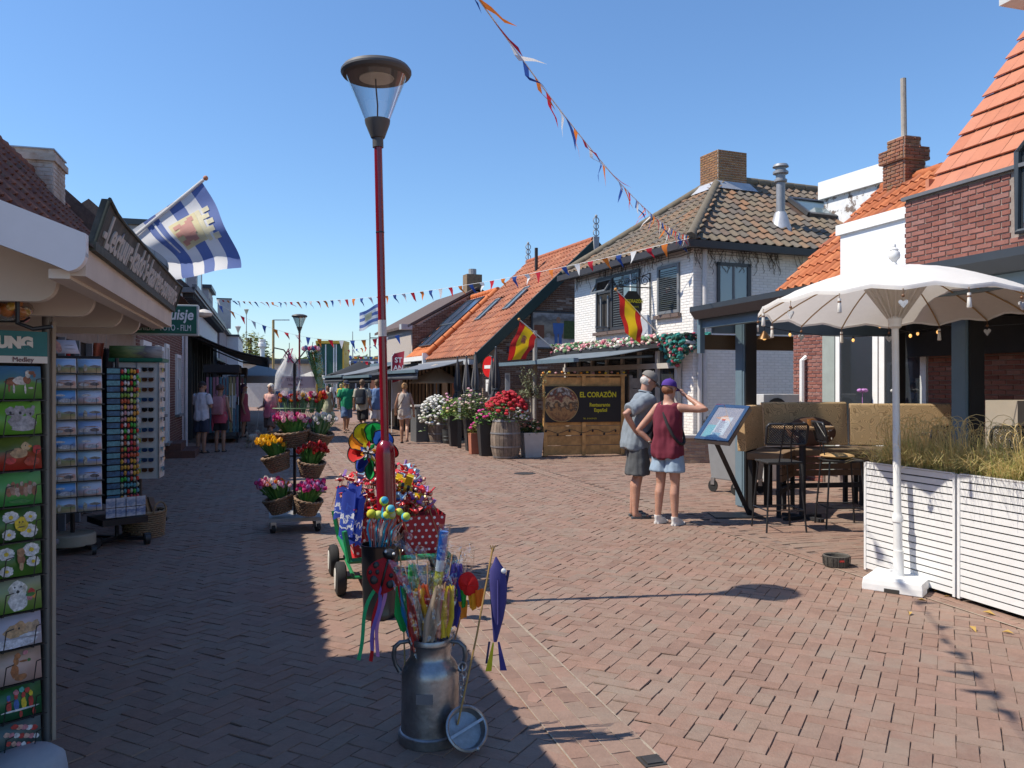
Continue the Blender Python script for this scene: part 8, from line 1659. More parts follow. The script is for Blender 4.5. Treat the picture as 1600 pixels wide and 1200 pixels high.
for i in range(26):
    a = q.uniform(0,6.28); e = Vector((.46*q.random()**.6*math.cos(a), .40*q.random()**.6*math.sin(a), .95 + q.uniform(-.1,.55))); s0 = Vector((0,0,.8+.15*q.random())); w.tube([s0, s0.lerp(e,.5)+Vector((0,0,.05)), e], [.010,.007,.003], 4)
    for j in range(34):
        f_ = q.uniform(.35,1.08); p_ = s0.lerp(e, f_) + Vector((q.uniform(-.06,.06), q.uniform(-.06,.06), q.uniform(-.05,.06))); M_ = Matrix.Rotation(q.uniform(0,6.3),3,'Z') @ Matrix.Rotation(q.uniform(-1,1),3,'Y'); lb_.add([p_ + M_ @ Vector(v) for v in ((-.04,0,0),(0,-.009,0),(.045,0,0),(0,.009,0))], [(0,1,2,3)])
cro = w.build('crown', WOODD, t); lb_.build('leaves', M('olive_leaf', (.19,.21,.10), .6, var=.3, scale=8), cro, kind='stuff')
PAR = cloth('closed_parasol_cloth', (.06,.06,.065), .05); PAR2 = cloth('closed_parasol_grey', (.13,.125,.125), .05)
for k, (x, yt, Y, mt, lab) in enumerate(((715,558,24,PAR,'closed dark parasol at the left of the row'),(729,558,23,PAR2,'closed grey parasol second in the row'),(743,551,22,PAR2,'closed grey parasol third in the row before the house corner'),(769,558,21,PAR2,'closed grey parasol beside the no entry sign'),(775,543,19.5,PAR,'tallest closed dark parasol behind the red flowers'))):
    b = at(x,600,Y); zt = at(x,yt,Y).z; t = thing('closed_parasol', lab, 'parasol', (b.x,b.y,0), 0, 'closed dark parasols on the terrace')
    MB().cyl((0,0,0),(0,0,zt),.022,n=8).build('pole', ANTH, t); MB().ball((0,0,zt), .03, n=8, m=5).build('finial', ANTH, t, 60); H_ = zt - .95
    def cl(a, b_): th = a*6.2832; r_ = (.02 + .13*b_**.8 - .10*math.exp(-((b_-.66)/.07)**2)*(.5) + .05*max(0,b_-.72)); r_ *= 1 + .32*math.sin(th*7)*min(1,b_*2); return Vector((r_*math.cos(th), r_*math.sin(th), zt - .06 - (1.45)*b_*(1 + .04*math.sin(th*7+1))))
    sheet('folded_cloth', cl, 56, 18, mt, t); MB().lathe([(.095,zt-1.02),(.10,zt-1.0),(.095,zt-.98)], 14).build('strap', ANTH, t); MB().cyl((0,0,0),(0,0,.06),.22,n=16).build('foot', ANTH, t)
gx_ = at(682,600,25.5); t = thing('cream_parasol', 'open cream parasol with a vent cap outside the cafe', 'parasol', (gx_.x, gx_.y, 0), .3); CRM = cloth('parasol_cream', (.60,.52,.42), .3)
def cp_(a, b): th = a*6.2832; s_ = abs(math.sin(a*8*math.pi)); r_ = .02 + .86*b*(1-.05*s_*b); return Vector((r_*math.cos(th), r_*math.sin(th), 2.20 - .50*b - .02*s_))
sheet('canopy', cp_, 48, 6, CRM, t, .006); sheet('vent_cap', lambda a, b: Vector(((.02+.17*b)*math.cos(a*6.2832), (.02+.17*b)*math.sin(a*6.2832), 2.28-.06*b+.01*math.sin(a*50))), 32, 3, CRM, t); MB().cyl((0,0,0),(0,0,2.28),.022,n=8).build('pole', WOODW, t); MB().cyl((0,0,0),(0,0,.08),.25,n=16).build('foot', ANTH, t)
p = at(766,600,22.5); t = thing('no_entry_sign', 'round red no entry sign above a white plate by the brick gable', 'road sign', (p.x,p.y,0), R(-50)); MB().cyl((0,0,0),(0,0,2.45),.03,n=8).build('pole', STEEL, t); MB().cyl((0,-.045,2.13),(0,-.03,2.13),.29,n=32).build('disc', M('sign_red', (.60,.02,.02), .35), t, 40); MB().cyl((0,-.046,2.13),(0,-.0455,2.13),.265,n=32).build('ring', M('sign_red'), t); MB().box(-.20,.20,-.05,-.046,2.085,2.175).build('bar', WHITE, t); MB().box(-.15,.15,-.04,-.03,1.45,1.78).build('plate', WHITE, t)
text('UITGEZONDERD', .032, M('print_dark'), t, (0,-.042,1.68)); text('fietsen', .05, M('print_dark'), t, (0,-.042,1.58))
p = at(793,612,22); t = thing('white_post_sign', 'narrow white upright sign post in front of the brick gable', 'sign post', (p.x,p.y,0), 0); MB().box(-.07,.07,-.03,.03,0,1.95).build('post', M('post_white', (.62,.62,.60), .5), t); MB().box(-.04,.04,-.034,-.03,1.2,1.9).build('strip', M('strip_grey', (.32,.34,.36), .5), t)
p = at(836,600,20.5); t = thing('wooden_pole', 'plain grey wooden pole standing behind the olive tree', 'pole', (p.x,p.y,0)); MB().cyl((0,0,0),(0,0,3.0),.065,.055,10).build('pole', M('bleached_wood'), t, 50)
p = at(720,640,22); t = thing('menu_post', 'narrow black post with a white menu strip among the planters', 'menu post', (gp(718,700).x,gp(718,700).y,0)); MB().box(-.05,.05,-.02,.02,0,1.45).build('post', BLACKM, t); MB().box(-.04,.04,-.026,-.021,.75,1.3).build('strip', WHITE, t)
p = at(660,600,30); t = thing('beach_flag_banner', 'tall red and white feather banner with white lettering beside the lamp post', 'banner', (at(612,600,28).x, 28, 0)); MB().tube([(0,0,0),(0,0,2.6),(.1,0,2.75)], .02, 6).build('pole', WHITE, t)
sheet('cloth', lambda a, b: Vector((.02+.42*a*(1-.3*b), .03*math.sin(b*5+a*3), 2.70-1.9*b+.1*a)), 8, 16, ramp_mat('feather', [(0,(.45,.04,.07)),(.52,(.62,.6,.58)),(1,(.62,.6,.58))], 'V', .7, trl=.3), t)
for k, s_ in enumerate(('ST', 'AN', 'TIS')): text(s_, .24, WHITE, t, (.24,-.06,2.48-.27*k), bold=.006)
# ================================================================== PEOPLE AND THE DOG
from mathutils import noise as NZ
def remesh(mb, name, mat, vox, it=3, wr=0.0, wk=8.0, post=None):
    me = bpy.data.meshes.new('tmp'); me.from_pydata(mb.v, [], mb.f); o = bpy.data.objects.new('tmp', me); TS.collection.objects.link(o)
    m = o.modifiers.new('r', 'REMESH'); m.mode = 'VOXEL'; m.voxel_size = vox; s = o.modifiers.new('s', 'SMOOTH'); s.factor = .5; s.iterations = it
    TS.view_layers[0].update(); dg = TS.view_layers[0].depsgraph; r = bpy.data.meshes.new_from_object(o.evaluated_get(dg)); bpy.data.objects.remove(o); bpy.data.meshes.remove(me)
    r.name = name; r.materials.clear(); r.materials.append(mat)
    if wr:
        nn = [v.normal.copy() for v in r.vertices]
        for v, n_ in zip(r.vertices, nn):
            c = v.co.copy(); v.co = c + n_ * wr * (.32 + NZ.noise(Vector((c.x*wk, c.y*wk, c.z*wk*.45))) + .5*NZ.noise(Vector((c.x*wk*2.3+5, c.y*wk*2.3, c.z*wk*1.1))))
    r.polygons.foreach_set('use_smooth', [True]*len(r.polygons)); return r
def join_mesh(me, mb):           # append loose sub-shapes (fingers, rooted inside the palm) to a mesh
    bm = bmesh.new(); bm.from_mesh(me); vs = [bm.verts.new(p) for p in mb.v]
    for f in mb.f:
        try: q = bm.faces.new([vs[i] for i in f]); q.smooth = True
        except ValueError: pass
    bm.to_mesh(me); bm.free()
SKIN = {'fair': M('skin_fair', (.52,.29,.20), .5, var=.08, scale=12, sub=.12), 'tan': M('skin_tan', (.36,.195,.125), .48, var=.15, scale=12, sub=.12), 'red': M('skin_ruddy', (.44,.235,.165), .5, var=.16, scale=12, sub=.12)}
def FAB_(n, c, **k): return M('fabric_'+n, c, .9, var=.12, scale=14, bump=.12, bscale=160, **k)
def person(label, loc, rz, H=1.75, skin='fair', female=False, lean=0, legs=None, arms=None, head=(0,0), shirt=None, sleeves=.5, short=None, shoes=None, hair=None, hairc=(.05,.03,.02), cap=None, vox=.016, girth=1.0, dress=None, extras=None, straps=False, glasses=False):
    k = H/1.75; t = thing('person', label, 'person', loc, rz); g = girth; sx_ = .162 if female else .185; hx = .088
    Rl = Matrix.Rotation(R(lean), 4, 'X'); HIP = Vector((0,0,.95))
    def up(p): return (HIP + (Rl @ (Vector(p) - HIP)))*k                                  # torso points lean about the hip
    legs = legs or {}; arms = arms or {}
    L = {}
    for s, key in ((1,'l'),(-1,'r')):
        kn, an = legs.get(key, ((s*.085,-.01,.49),(s*.09,.03,.09))); L[s] = [Vector((s*hx,0,.90))*k, Vector(kn)*k, Vector(an)*k]
    A = {}
    for s, key in ((1,'l'),(-1,'r')):
        el, wr_ = arms.get(key, ((s*(sx_+.065),.03,1.13),(s*(sx_+.085),-.04,.88))); A[s] = [up((s*(sx_-.012),0,1.415)), up(el), up(wr_)]
    def torso(off=0.0, z0=.84, z1=1.56, mb=None, flare=0):
        mb = mb or MB(); secs = [(.80,.15,.115),(.86,.168,.125),(.95,.165 if not female else .172,.122),(1.06,.146 if not female else .132,.108),(1.16,.152 if not female else .137,.110),(1.28,.170 if not female else .15,.118),(1.38,.172 if not female else .15,.105),(1.435,.135,.085),(1.475,.078,.068),(1.52,.058,.06),(1.60,.055,.058)]
        rs = []
        for z, a, b in secs:
            if z < z0 - .001 or z > z1 + .001: continue
            if z < 1.45: a, b = a*g, b*g*(1.0 + (.10 if .95 < z < 1.25 and g > 1.02 else 0))
            c = up((0,(-.006 if z > 1.2 and z < 1.42 else 0),z)); a_, b_ = a + off + flare*max(0,1.0-z), b + off + flare*max(0,1.0-z)
            rs.append([c + (Rl.to_3x3() @ Vector((a_*math.cos(q*math.pi/9), b_*math.sin(q*math.pi/9), 0)))*k for q in range(18)])
        mb.rings(rs); return mb
    w = torso(0, .80, 1.6); hc = up((0,-.012,1.635)); Hr = Rl @ Matrix.Rotation(R(head[0]), 4, 'Z') @ Matrix.Rotation(R(head[1]), 4, 'X'); Hm = Hr.to_3x3()
    hp = lambda x, y, z: hc + Hm @ (Vector((x,y,z))*k)
    w.ball(hp(0,.008,.02), .076*k,.096*k,.098*k, 18, 12, Hm); w.ball(hp(0,-.022,-.045), .057*k,.066*k,.066*k, 14, 9, Hm); w.tube([up((0,.01,1.46)), hp(0,.014,-.03)], [.057*k,.055*k], 12)
    w.tube([hp(0,-.088,.03), hp(0,-.104,-.008), hp(0,-.086,-.018)], [.010*k,.015*k,.011*k], 8)
    for s in (1,-1): w.ball(hp(s*.078,.012,-.0), .012*k,.02*k,.03*k, 8, 6, Hm)
    for s in (1,-1):
        a, b, c = L[s]; w.tube([a + Vector((0,0,.04*k)), a.lerp(b,.25), a.lerp(b,.6), b, b.lerp(c,.28)+Vector((0,.018*k,0)), b.lerp(c,.6)+Vector((0,.008*k,0)), c, c - Vector((0,0,.05*k))], [.084*k*g,.086*k*g,.070*k,.054*k,.058*k,.048*k,.036*k,.036*k], 14)
        w.tube([c + Vector((0,.022*k,-.055*k)), c + Vector((0,-.02*k,-.052*k)), c + Vector((0,-.10*k,-.062*k)), c + Vector((0,-.165*k,-.070*k))], [.030*k,.036*k,.032*k,.020*k], 10)
        a, b, c = A[s]; w.tube([a, a.lerp(b,.35), a.lerp(b,.8), b, b.lerp(c,.3), c], [.054*k*g,.049*k,.041*k,.038*k,.039*k,.027*k], 12); w.ball(a, .058*k, n=12, m=8)
        d = (c-b).normalized(); w.ball(c + d*.045*k, .036*k,.022*k,.052*k, 10, 7, d.to_track_quat('Z','Y').to_matrix())
    bd = remesh(w, 'body', SKIN[skin], vox*k, 2); fg = MB()
    for s in (1,-1):
        a, b, c = A[s]; d = (c-b).normalized(); Q = d.to_track_quat('Z','Y').to_matrix(); X, Yv = Q @ Vector((1,0,0)), Q @ Vector((0,1,0))
        for j in range(4):
            o = X*((j-1.5)*.0175*k); ln = (.062,.075,.070,.055)[j]*k; p0 = c + d*.065*k + o; p1 = p0 + d*ln*.5 + Yv*.006*k; p2 = p1 + (d*.75 + Yv*.65).normalized()*ln*.5; fg.tube([p0 - d*.02*k, p0, p1, p2], [.0095*k,.009*k,.0085*k,.006*k], 6)
        sd_ = X*(-s*1.0); fg.tube([c + d*.03*k + sd_*.02*k, c + d*.055*k + sd_*.042*k + Yv*.01*k, c + d*.085*k + sd_*.048*k + Yv*.02*k], [.011*k,.010*k,.007*k], 6)
    join_mesh(bd, fg); bo = mesh_obj('body', bd, t)
    e = MB(); q = MB(); mth = MB()
    for s in (1,-1): e.ball(hp(s*.031,-.080,.022), .011*k,.008*k,.008*k, 8, 6); q.ball(hp(s*.031,-.0875,.022), .005*k, n=6, m=4)
    eo = e.build('eyes', M('eye_white', (.6,.58,.55), .3), t, 60); q.build('pupils', BLACK, eo, 60); mth.ball(hp(0,-.085,-.058), .024*k,.006*k,.006*k, 8, 5, Hm); mth.build('mouth', M('lip', (.34,.11,.09), .5), t, 60)
    if hair and hair != 'none':
        hb = MB(); HC_ = M('hair_%d_%d_%d' % tuple(int(v*99) for v in hairc), hairc, .7, var=.35, scale=40, bump=.4, bscale=90)
        if hair == 'short': hb.ball(hp(0,.024,.042), .082*k,.094*k,.082*k, 16, 10, Hm); hb.ball(hp(0,.055,-.012), .070*k,.052*k,.058*k, 12, 8, Hm)
        elif hair == 'bun': hb.ball(hp(0,.022,.042), .083*k,.094*k,.082*k, 16, 10, Hm); hb.ball(hp(0,.05,-.005), .070*k,.055*k,.055*k, 12, 8, Hm); hb.ball(hp(.01,.075,.085), .046*k,.046*k,.042*k, 10, 7)
        elif hair == 'bob': hb.ball(hp(0,.026,.03), .098*k,.104*k,.098*k, 16, 10, Hm); hb.ball(hp(0,.055,-.045), .098*k,.065*k,.08*k, 12, 8, Hm)
        elif hair == 'curly':
            q2 = random.Random(5)
            for i in range(30): a_, b_ = q2.uniform(0,6.28), q2.uniform(-.5,1.4); hb.ball(hp(.075*math.cos(a_)*math.cos(b_), .03+.085*abs(math.sin(a_))*math.cos(b_), .035+.075*math.sin(b_)), .036*k, n=8, m=6)
            hb.ball(hp(0,.03,.035), .088*k,.09*k,.085*k, 12, 8, Hm)
        elif hair == 'long': hb.ball(hp(0,.022,.04), .085*k,.096*k,.086*k, 16, 10, Hm); hb.tube([hp(0,.05,.03), hp(0,.075,-.08), hp(0,.08,-.2)], [.075*k,.075*k,.05*k], 10)
        elif hair == 'fringe': hb.ball(hp(0,.030,-.008), .079*k,.076*k,.062*k, 14, 9, Hm)
        mesh_obj('hair', remesh(hb, 'hair', HC_, .012*k, 1, .006*k, 30), t)
    if cap:
        cb = MB(); rs = []
        for j in range(7): a_ = j/6*1.45; rs.append([hp(.086*math.cos(a_)*math.cos(q_*math.pi/10), .014+.104*math.cos(a_)*math.sin(q_*math.pi/10), .052+.082*math.sin(a_)) for q_ in range(20)])
        cb.rings([[p - Hm @ Vector((0,0,.016*k)) for p in rs[0]]] + rs, (False, True)); CM = FAB_('cap_%d_%d_%d' % tuple(int(v*99) for v in cap), cap); co = cb.build('cap', CM, t, 40)
        br_ = MB(); top = [hp(.080*math.cos(R(a_)), .0+.09*math.sin(R(a_)), .040) for a_ in range(200,341,20)]; out = [hp(.078*math.cos(R(a_)), -.075+.095*math.sin(R(a_)), .018) for a_ in range(200,341,20)]
        br_.add(top + out + [p - Hm @ Vector((0,0,.006)) for p in top + out], [(i,i+1,9+i,8+i) for i in range(7)] + [(16+i,24+i,25+i,17+i) for i in range(7)] + [(8+i,9+i,25+i,24+i) for i in range(7)]); br_.build('brim', CM, co); MB().ball(hp(0,.014,.136), .010*k, n=8, m=5).build('button', CM, co)
    if glasses:
        gb = MB(); 
        for s in (1,-1): gb.ball(hp(s*.032,-.092,.022), .024*k,.006*k,.018*k, 10, 6, Hm); gb.tube([hp(s*.055,-.085,.025), hp(s*.08,.01,.022)], .003*k, 5)
        gb.build('sunglasses', BLACK, t, 60)
    if dress:
        w = torso(.016, .86, 1.435); rs = []
        for z, a, b in ((1.0,.17,.14),(.85,.20,.17),(.70,.215,.19),(.52,.225,.2)): rs.append([Vector((a*math.cos(q_*math.pi/10)*(1+.05*math.sin(q_*2.2)), b*math.sin(q_*math.pi/10), z))*k for q_ in range(20)])
        w.rings(rs); mesh_obj('dress', remesh(w, 'dress', dress, vox*k, 2, .016*k), t)
    if shirt:
        w = torso(.022, .80, 1.475 if sleeves > 0 else 1.435)
        for s in (1,-1):
            a, b, c = A[s]
            if sleeves > 0:
                e_ = a.lerp(b, min(1,sleeves*1.55)); w.tube([a - (b-a)*.12, a, a.lerp(e_,.6), e_], [.064*k*g,.073*k*g,.070*k*g,.071*k*g], 14)
            elif not straps: w.ball(a + Vector((-s*.035*k,0,.012*k)), .05*k,.075*k,.045*k, 10, 7)
            else: w.tube([up((s*.08,-.10,1.38)), up((s*.085,-.02,1.485)), up((s*.085,.03,1.48)), up((s*.08,.09,1.36))], .012*k, 6)
        mesh_obj('shirt' if sleeves > 0 else 'top', remesh(w, 'shirt', shirt, vox*k*.9, 2, .024*k), t)
    if short:
        mat, ln, fl_ = short; w = torso(.009, .80, 1.06)
        for s in (1,-1):
            a, b, c = L[s]
            if ln <= 1: e_ = a.lerp(b, ln); w.tube([a + Vector((0,0,.05*k)), a.lerp(e_,.5), e_], [.098*k*g,.100*k*g,(.094+fl_)*k*g], 16)
            else: w.tube([a + Vector((0,0,.05*k)), a.lerp(b,.5), b, b.lerp(c,ln-1)], [.098*k*g,.09*k*g,.072*k,.062*k], 16)
        mesh_obj('shorts', remesh(w, 'shorts', mat, vox*k*.9, 2, .02*k), t)
    for s in (1,-1):
        c = L[s][2]; f0 = Vector((c.x, c.y, max(0, c.z - .09*k))); kind_, mat = shoes or ('shoe', WHITE)
        w = MB(); sole = [(.0,.058),(.030,.05),(.040,.0),(.046,-.08),(.044,-.13),(.025,-.172),(-.0,-.18),(-.025,-.172),(-.042,-.13),(-.042,-.08),(-.036,.0),(-.030,.05)]
        w.prism([(x*k*1.08*(1 if s > 0 else -1), (y-.01)*k*1.05) for x, y in (sole if s > 0 else sole)], 0, .022*k, lambda a_, b_, h_: f0 + Vector((a_, b_, h_ + .001)))
        if kind_ == 'shoe':
            so_ = w.build('shoe', mat, t, 50, fix=True); u = MB(); u.rings([[f0 + Vector((a_*math.cos(q_*math.pi/7)*k, (yy + b_*math.sin(q_*math.pi/7))*k, z*k)) for q_ in range(14)] for z, a_, b_, yy in ((.015,.044,.118,-.06),(.04,.046,.115,-.058),(.062,.042,.09,-.035),(.085,.040,.062,.0),(.105,.041,.05,.008))]); u.build('upper', mat, so_, 60)
        else:
            so_ = w.build('sandal', mat, t, 50, fix=True); u = MB(); u.rings([[f0 + Vector((.047*math.cos(q_*math.pi/7)*k, (yy)*k, max(.01,(.030+.036*math.sin(q_*math.pi/7))*k))) for q_ in range(14)] for yy in (-.07,-.085,-.12)], (False, False)); u.build('strap', mat, so_, 60)
    if extras: extras(t, k, up, hp, A, L)
    return t
def feet(x, y): p = gp(x, y); return Vector((p.x, p.y, 0))
def strap(t, pts, wd, mat, nm='strap'):
    w = MB(); 
    for a, b in zip(pts[:-1], pts[1:]): w.bar(a, b, wd, .008, (0,1,0))
    return w.build(nm, mat, t)
def loop_strap(t, k, up, s, mat, g_=1.0, z0=.98, z1=1.49, wd=.035):    # a strap round the torso from one shoulder to the other hip
    pts = []
    for i in range(25):
        a = 2*math.pi*i/24; f = (1+math.cos(a))/2; z = z0 + (z1-z0)*f; x = s*(-.20 + .27*f); y = .168*g_*math.sin(a)*(1 - .25*f)
        pts.append(up((x, y, z)))
    w = MB(); w.tube(pts, wd*.32*k, 6); return w.build('bag_strap', mat, t, 60)
def pack(mat, mat2, big=1.0):
    def f(t, k, up, hp, A, L):
        w = MB(); w.rings([[up((a*math.cos(q*math.pi/8)**1 if False else a*max(-1,min(1,1.25*math.cos(q*math.pi/8))), .145 + b*max(-1,min(1,1.2*math.sin(q*math.pi/8)))+.075, z)) for q in range(16)] for z, a, b in ((.98,.10*big,.05),(1.0,.14*big,.085*big),(1.2,.15*big,.095*big),(1.38,.14*big,.08*big),(1.46,.10*big,.05))]); o = w.build('backpack', mat, t, 50)
        w = MB(); w.rings([[up((a*max(-1,min(1,1.25*math.cos(q*math.pi/8))), .30*big**.3 + .03*max(-1,min(1,1.2*math.sin(q*math.pi/8))), z)) for q in range(16)] for z, a in ((1.02,.08),(1.04,.11),(1.18,.11),(1.2,.09))]); w.build('pocket', mat2, o, 50)
        for s in (1,-1): w = MB(); w.tube([up((s*.10,.13,1.42)), up((s*.115,.03,1.50)), up((s*.12,-.10,1.42)), up((s*.14,-.13,1.25)), up((s*.16,.02,1.08))], .017*k, 6); w.build('shoulder_strap', mat2, o, 60)
    return f
WALK = {'l': ((.08,-.16,.50),(.08,-.12,.10)), 'r': ((-.08,.04,.49),(-.08,.26,.16))}; WALK2 = {'r': ((-.08,-.15,.50),(-.085,-.13,.10)), 'l': ((.08,.05,.49),(.08,.25,.15))}
BLKF = FAB_('black', (.02,.02,.022)); NVY = FAB_('navy', (.035,.045,.075)); DEN = FAB_('denim_pale', (.27,.36,.46)); DEN2 = FAB_('denim', (.10,.16,.27))
def man_x(t, k, up, hp, A, L):
    loop_strap(t, k, up, 1, BLKF, z0=1.0, wd=.05); w = MB(); w.ball(up((-.05,-.19,1.02)), .11*k,.05*k,.075*k, 14, 9); w.build('bag', BLKF, t, 50); w = MB(); w.tube([hp(-.062,-.082,.03), hp(-.082,.01,.025)], .003, 5); w.torus(hp(-.033,-.098,.02), (.024,0,0), (0,0,.019), .0025, 14, 4); w.build('glasses', BLACK, t)
    w = MB(); w.rings([[up((a*math.cos(q*math.pi/8), .005 + b*math.sin(q*math.pi/8), z)) for q in range(16)] for z, a, b in ((1.475,.082,.078),(1.52,.072,.075),(1.505,.088,.09))], (False, False)); w.build('collar', FAB_('polo_grey', (.20,.235,.27)), t, 60)
person('man in grey polo shirt, grey cap and dark shorts with hand on hip', feet(994,808), R(97), 1.80, 'red', lean=12, girth=1.14, head=(0,20), arms={'r': ((-.27,.26,1.20),(-.185,.06,1.01)), 'l': ((.24,-.02,1.15),(.2,-.2,1.02))}, legs={'r': ((-.09,.0,.49),(-.10,.04,.09)), 'l': ((.085,-.04,.49),(.09,.02,.09))}, shirt=FAB_('polo_grey', (.20,.235,.27)), sleeves=.52, short=(FAB_('charcoal', (.075,.08,.085)), .93, .028), shoes=('sandal', FAB_('slipper', (.055,.065,.075))), hair='fringe', hairc=(.5,.48,.45), cap=(.21,.195,.175), vox=.011, extras=man_x)
def wom_x(t, k, up, hp, A, L):
    loop_strap(t, k, up, 1, BLKF, z0=.98, wd=.055); w = MB(); w.ball(up((.15,-.16,1.0)), .10*k,.05*k,.08*k, 14, 9); w.build('bag', BLKF, t, 50); w = MB(); w.box(-.03,.03,-.004,.004,-.012,.012, Matrix.Translation(hp(.05,-.085,.09)) @ Matrix.Rotation(.5,4,'Z')); w.build('cap_badge', WHITE, t); w = MB(); w.torus(A[1][2], (.030,0,0), (0,.03,0), .008, 14, 5); w.build('watch', BLACK, t)
person('woman in maroon sleeveless top and purple cap shading her eyes with a raised arm', feet(1043,819), R(138), 1.68, 'red', True, lean=3, girth=1.08, head=(-10,8), arms={'r': ((-.43,-.13,1.40),(-.15,-.17,1.56)), 'l': ((.36,.10,1.13),(.225,.03,.99))}, legs={'l': ((.10,-.01,.49),(.115,.03,.09)), 'r': ((-.10,-.01,.49),(-.115,.02,.09))}, shirt=FAB_('maroon', (.14,.014,.032)), sleeves=0, short=(DEN, .62, .022), shoes=('shoe', M('sneaker_white', (.66,.65,.63), .6)), hair='fringe', hairc=(.20,.075,.03), cap=(.075,.03,.24), vox=.011, extras=wom_x)
person('man in white t-shirt and navy shorts looking down, seen from behind', feet(315,708), R(160), 1.70, 'tan', lean=2, head=(-25,28), arms={'l': ((.24,-.05,1.14),(.10,-.24,1.16)), 'r': ((-.24,-.04,1.14),(-.10,-.24,1.18))}, shirt=FAB_('tee_white', (.60,.60,.66)), sleeves=.5, short=(NVY, .92, .02), shoes=('sandal', BLKF), hair='short', hairc=(.03,.022,.02))
def pk_x(t, k, up, hp, A, L):
    pack(FAB_('pack_pink', (.42,.20,.22)), FAB_('pack_pink_dark', (.34,.15,.17)))(t, k, up, hp, A, L); w = MB(); w.rings([[Vector((a*math.cos(q*math.pi/8), b*math.sin(q*math.pi/8), z))*k for q in range(16)] for z, a, b in ((1.06,.17,.14),(.92,.20,.17),(.76,.19,.165))], (False, False)); w.rings([[Vector((.17+a*math.cos(q*math.pi/4), .05+b*math.sin(q*math.pi/4), z))*k for q in range(8)] for z, a, b in ((1.0,.03,.05),(.75,.05,.06),(.55,.03,.04))]); w.build('waist_cloth', cloth('waist_cloth_pink', (.50,.08,.13), .2), t, 50)
person('woman with curly brown hair and a pink backpack beside the man in white', feet(344,706), R(182), 1.62, 'tan', True, head=(20,15), arms={'l': ((.22,-.06,1.13),(.12,-.22,1.1))}, shirt=FAB_('pink_dusty', (.42,.17,.19)), sleeves=0, short=(BLKF, .8, .01), shoes=('sandal', BLKF), hair='curly', hairc=(.10,.04,.025), extras=pk_x)
person('woman in a pink dress by the dark goods rack in the shade', feet(381,683), R(100), 1.66, 'tan', True, dress=cloth('dress_pink', (.45,.10,.14), .15), hair='long', hairc=(.07,.03,.07), shoes=('sandal', BLKF), vox=.02)
def lady_x(t, k, up, hp, A, L):
    loop_strap(t, k, up, 1, FAB_('strap_plum', (.12,.05,.09)), z0=1.0, wd=.03); w = MB(); w.box(.10,.26,-.18,-.11,.62,.88); w.build('shoulder_bag', FAB_('bag_pink', (.55,.26,.34)), t, bevel=.02)
person('older woman with white hair in a pink top and brown shorts walking towards us', feet(423,697), R(-12), 1.66, 'red', True, girth=1.08, arms={'r': ((-.24,.04,1.13),(-.22,-.22,1.08))}, legs=WALK, shirt=ramp_mat('top_tie_dye', [(0,(.62,.22,.26)),(.45,(.60,.10,.16)),(.7,(.62,.30,.30)),(1,(.55,.35,.30))], 'V', .9, coord='Generated', noise_=.4, const=False), sleeves=0, short=(FAB_('brown', (.13,.085,.065)), .9, .02), shoes=('shoe', M('sneaker_grey', (.45,.43,.42), .6)), hair='bob', hairc=(.62,.58,.50), glasses=True, extras=lady_x)
person('man in a blue shirt just behind the older woman in pink', feet(443,684), R(5), 1.72, 'red', shirt=FAB_('shirt_blue', (.13,.19,.33)), short=(FAB_('grey', (.2,.2,.2)), .9, .02), hair='short', hairc=(.35,.3,.26), glasses=True, vox=.02, shoes=('shoe', BLKF))
person('woman in a pale olive dress walking towards us beyond the tulips', feet(512,664), R(12), 1.62, 'tan', True, dress=FAB_('dress_olive', (.42,.42,.27)), hair='long', hairc=(.03,.02,.02), shoes=('sandal', WHITE), vox=.02, legs=WALK)
person('man in a green t-shirt, navy cap and denim shorts walking', feet(541,676), R(24), 1.78, 'tan', girth=1.12, legs=WALK2, shirt=FAB_('tee_green', (.015,.26,.12)), short=(DEN2, .95, .02), cap=(.03,.035,.06), hair='fringe', hairc=(.15,.12,.1), shoes=('sandal', BLKF), head=(25,5), vox=.018)
person('man with a black backpack and beige shirt walking away', feet(566,681), R(176), 1.80, 'tan', legs=WALK, shirt=FAB_('shirt_beige', (.42,.40,.32)), short=(BLKF, .95, .02), hair='short', hairc=(.16,.10,.06), shoes=('shoe', BLKF), vox=.018, extras=pack(FAB_('pack_black', (.025,.028,.035)), FAB_('pack_slate', (.07,.08,.09)), 1.08))
person('man in a blue t-shirt and white shorts walking away beside the red lamp post', feet(589,680), R(186), 1.80, 'tan', legs=WALK2, girth=1.06, shirt=FAB_('tee_blue', (.11,.19,.36)), short=(FAB_('white_short', (.58,.56,.56)), .95, .02), hair='short', hairc=(.15,.09,.05), shoes=('shoe', WHITE), vox=.018)
def bl_x(t, k, up, hp, A, L): loop_strap(t, k, up, -1, FAB_('strap_taupe', (.13,.10,.09)), z0=1.0, wd=.04)
person('tanned woman with a blond bun in beige top and pale shorts walking away', feet(632,693), R(186), 1.68, 'tan', True, legs=WALK, arms={'r': ((-.25,.08,1.12),(-.27,.02,.87)), 'l': ((.25,-.02,1.12),(.26,-.14,.90))}, shirt=FAB_('top_beige', (.42,.36,.31)), sleeves=0, straps=True, short=(FAB_('short_pale', (.56,.51,.47)), .42, .02), hair='bun', hairc=(.36,.20,.08), shoes=('sandal', BLKF), vox=.015, extras=bl_x)
person('distant man in a white t-shirt and dark shorts walking away', feet(519,640), R(180), 1.75, 'tan', legs=WALK2, shirt=FAB_('tee_white', (.6,.6,.66)), short=(NVY, .9, .02), hair='short', hairc=(.3,.25,.2), vox=.024)
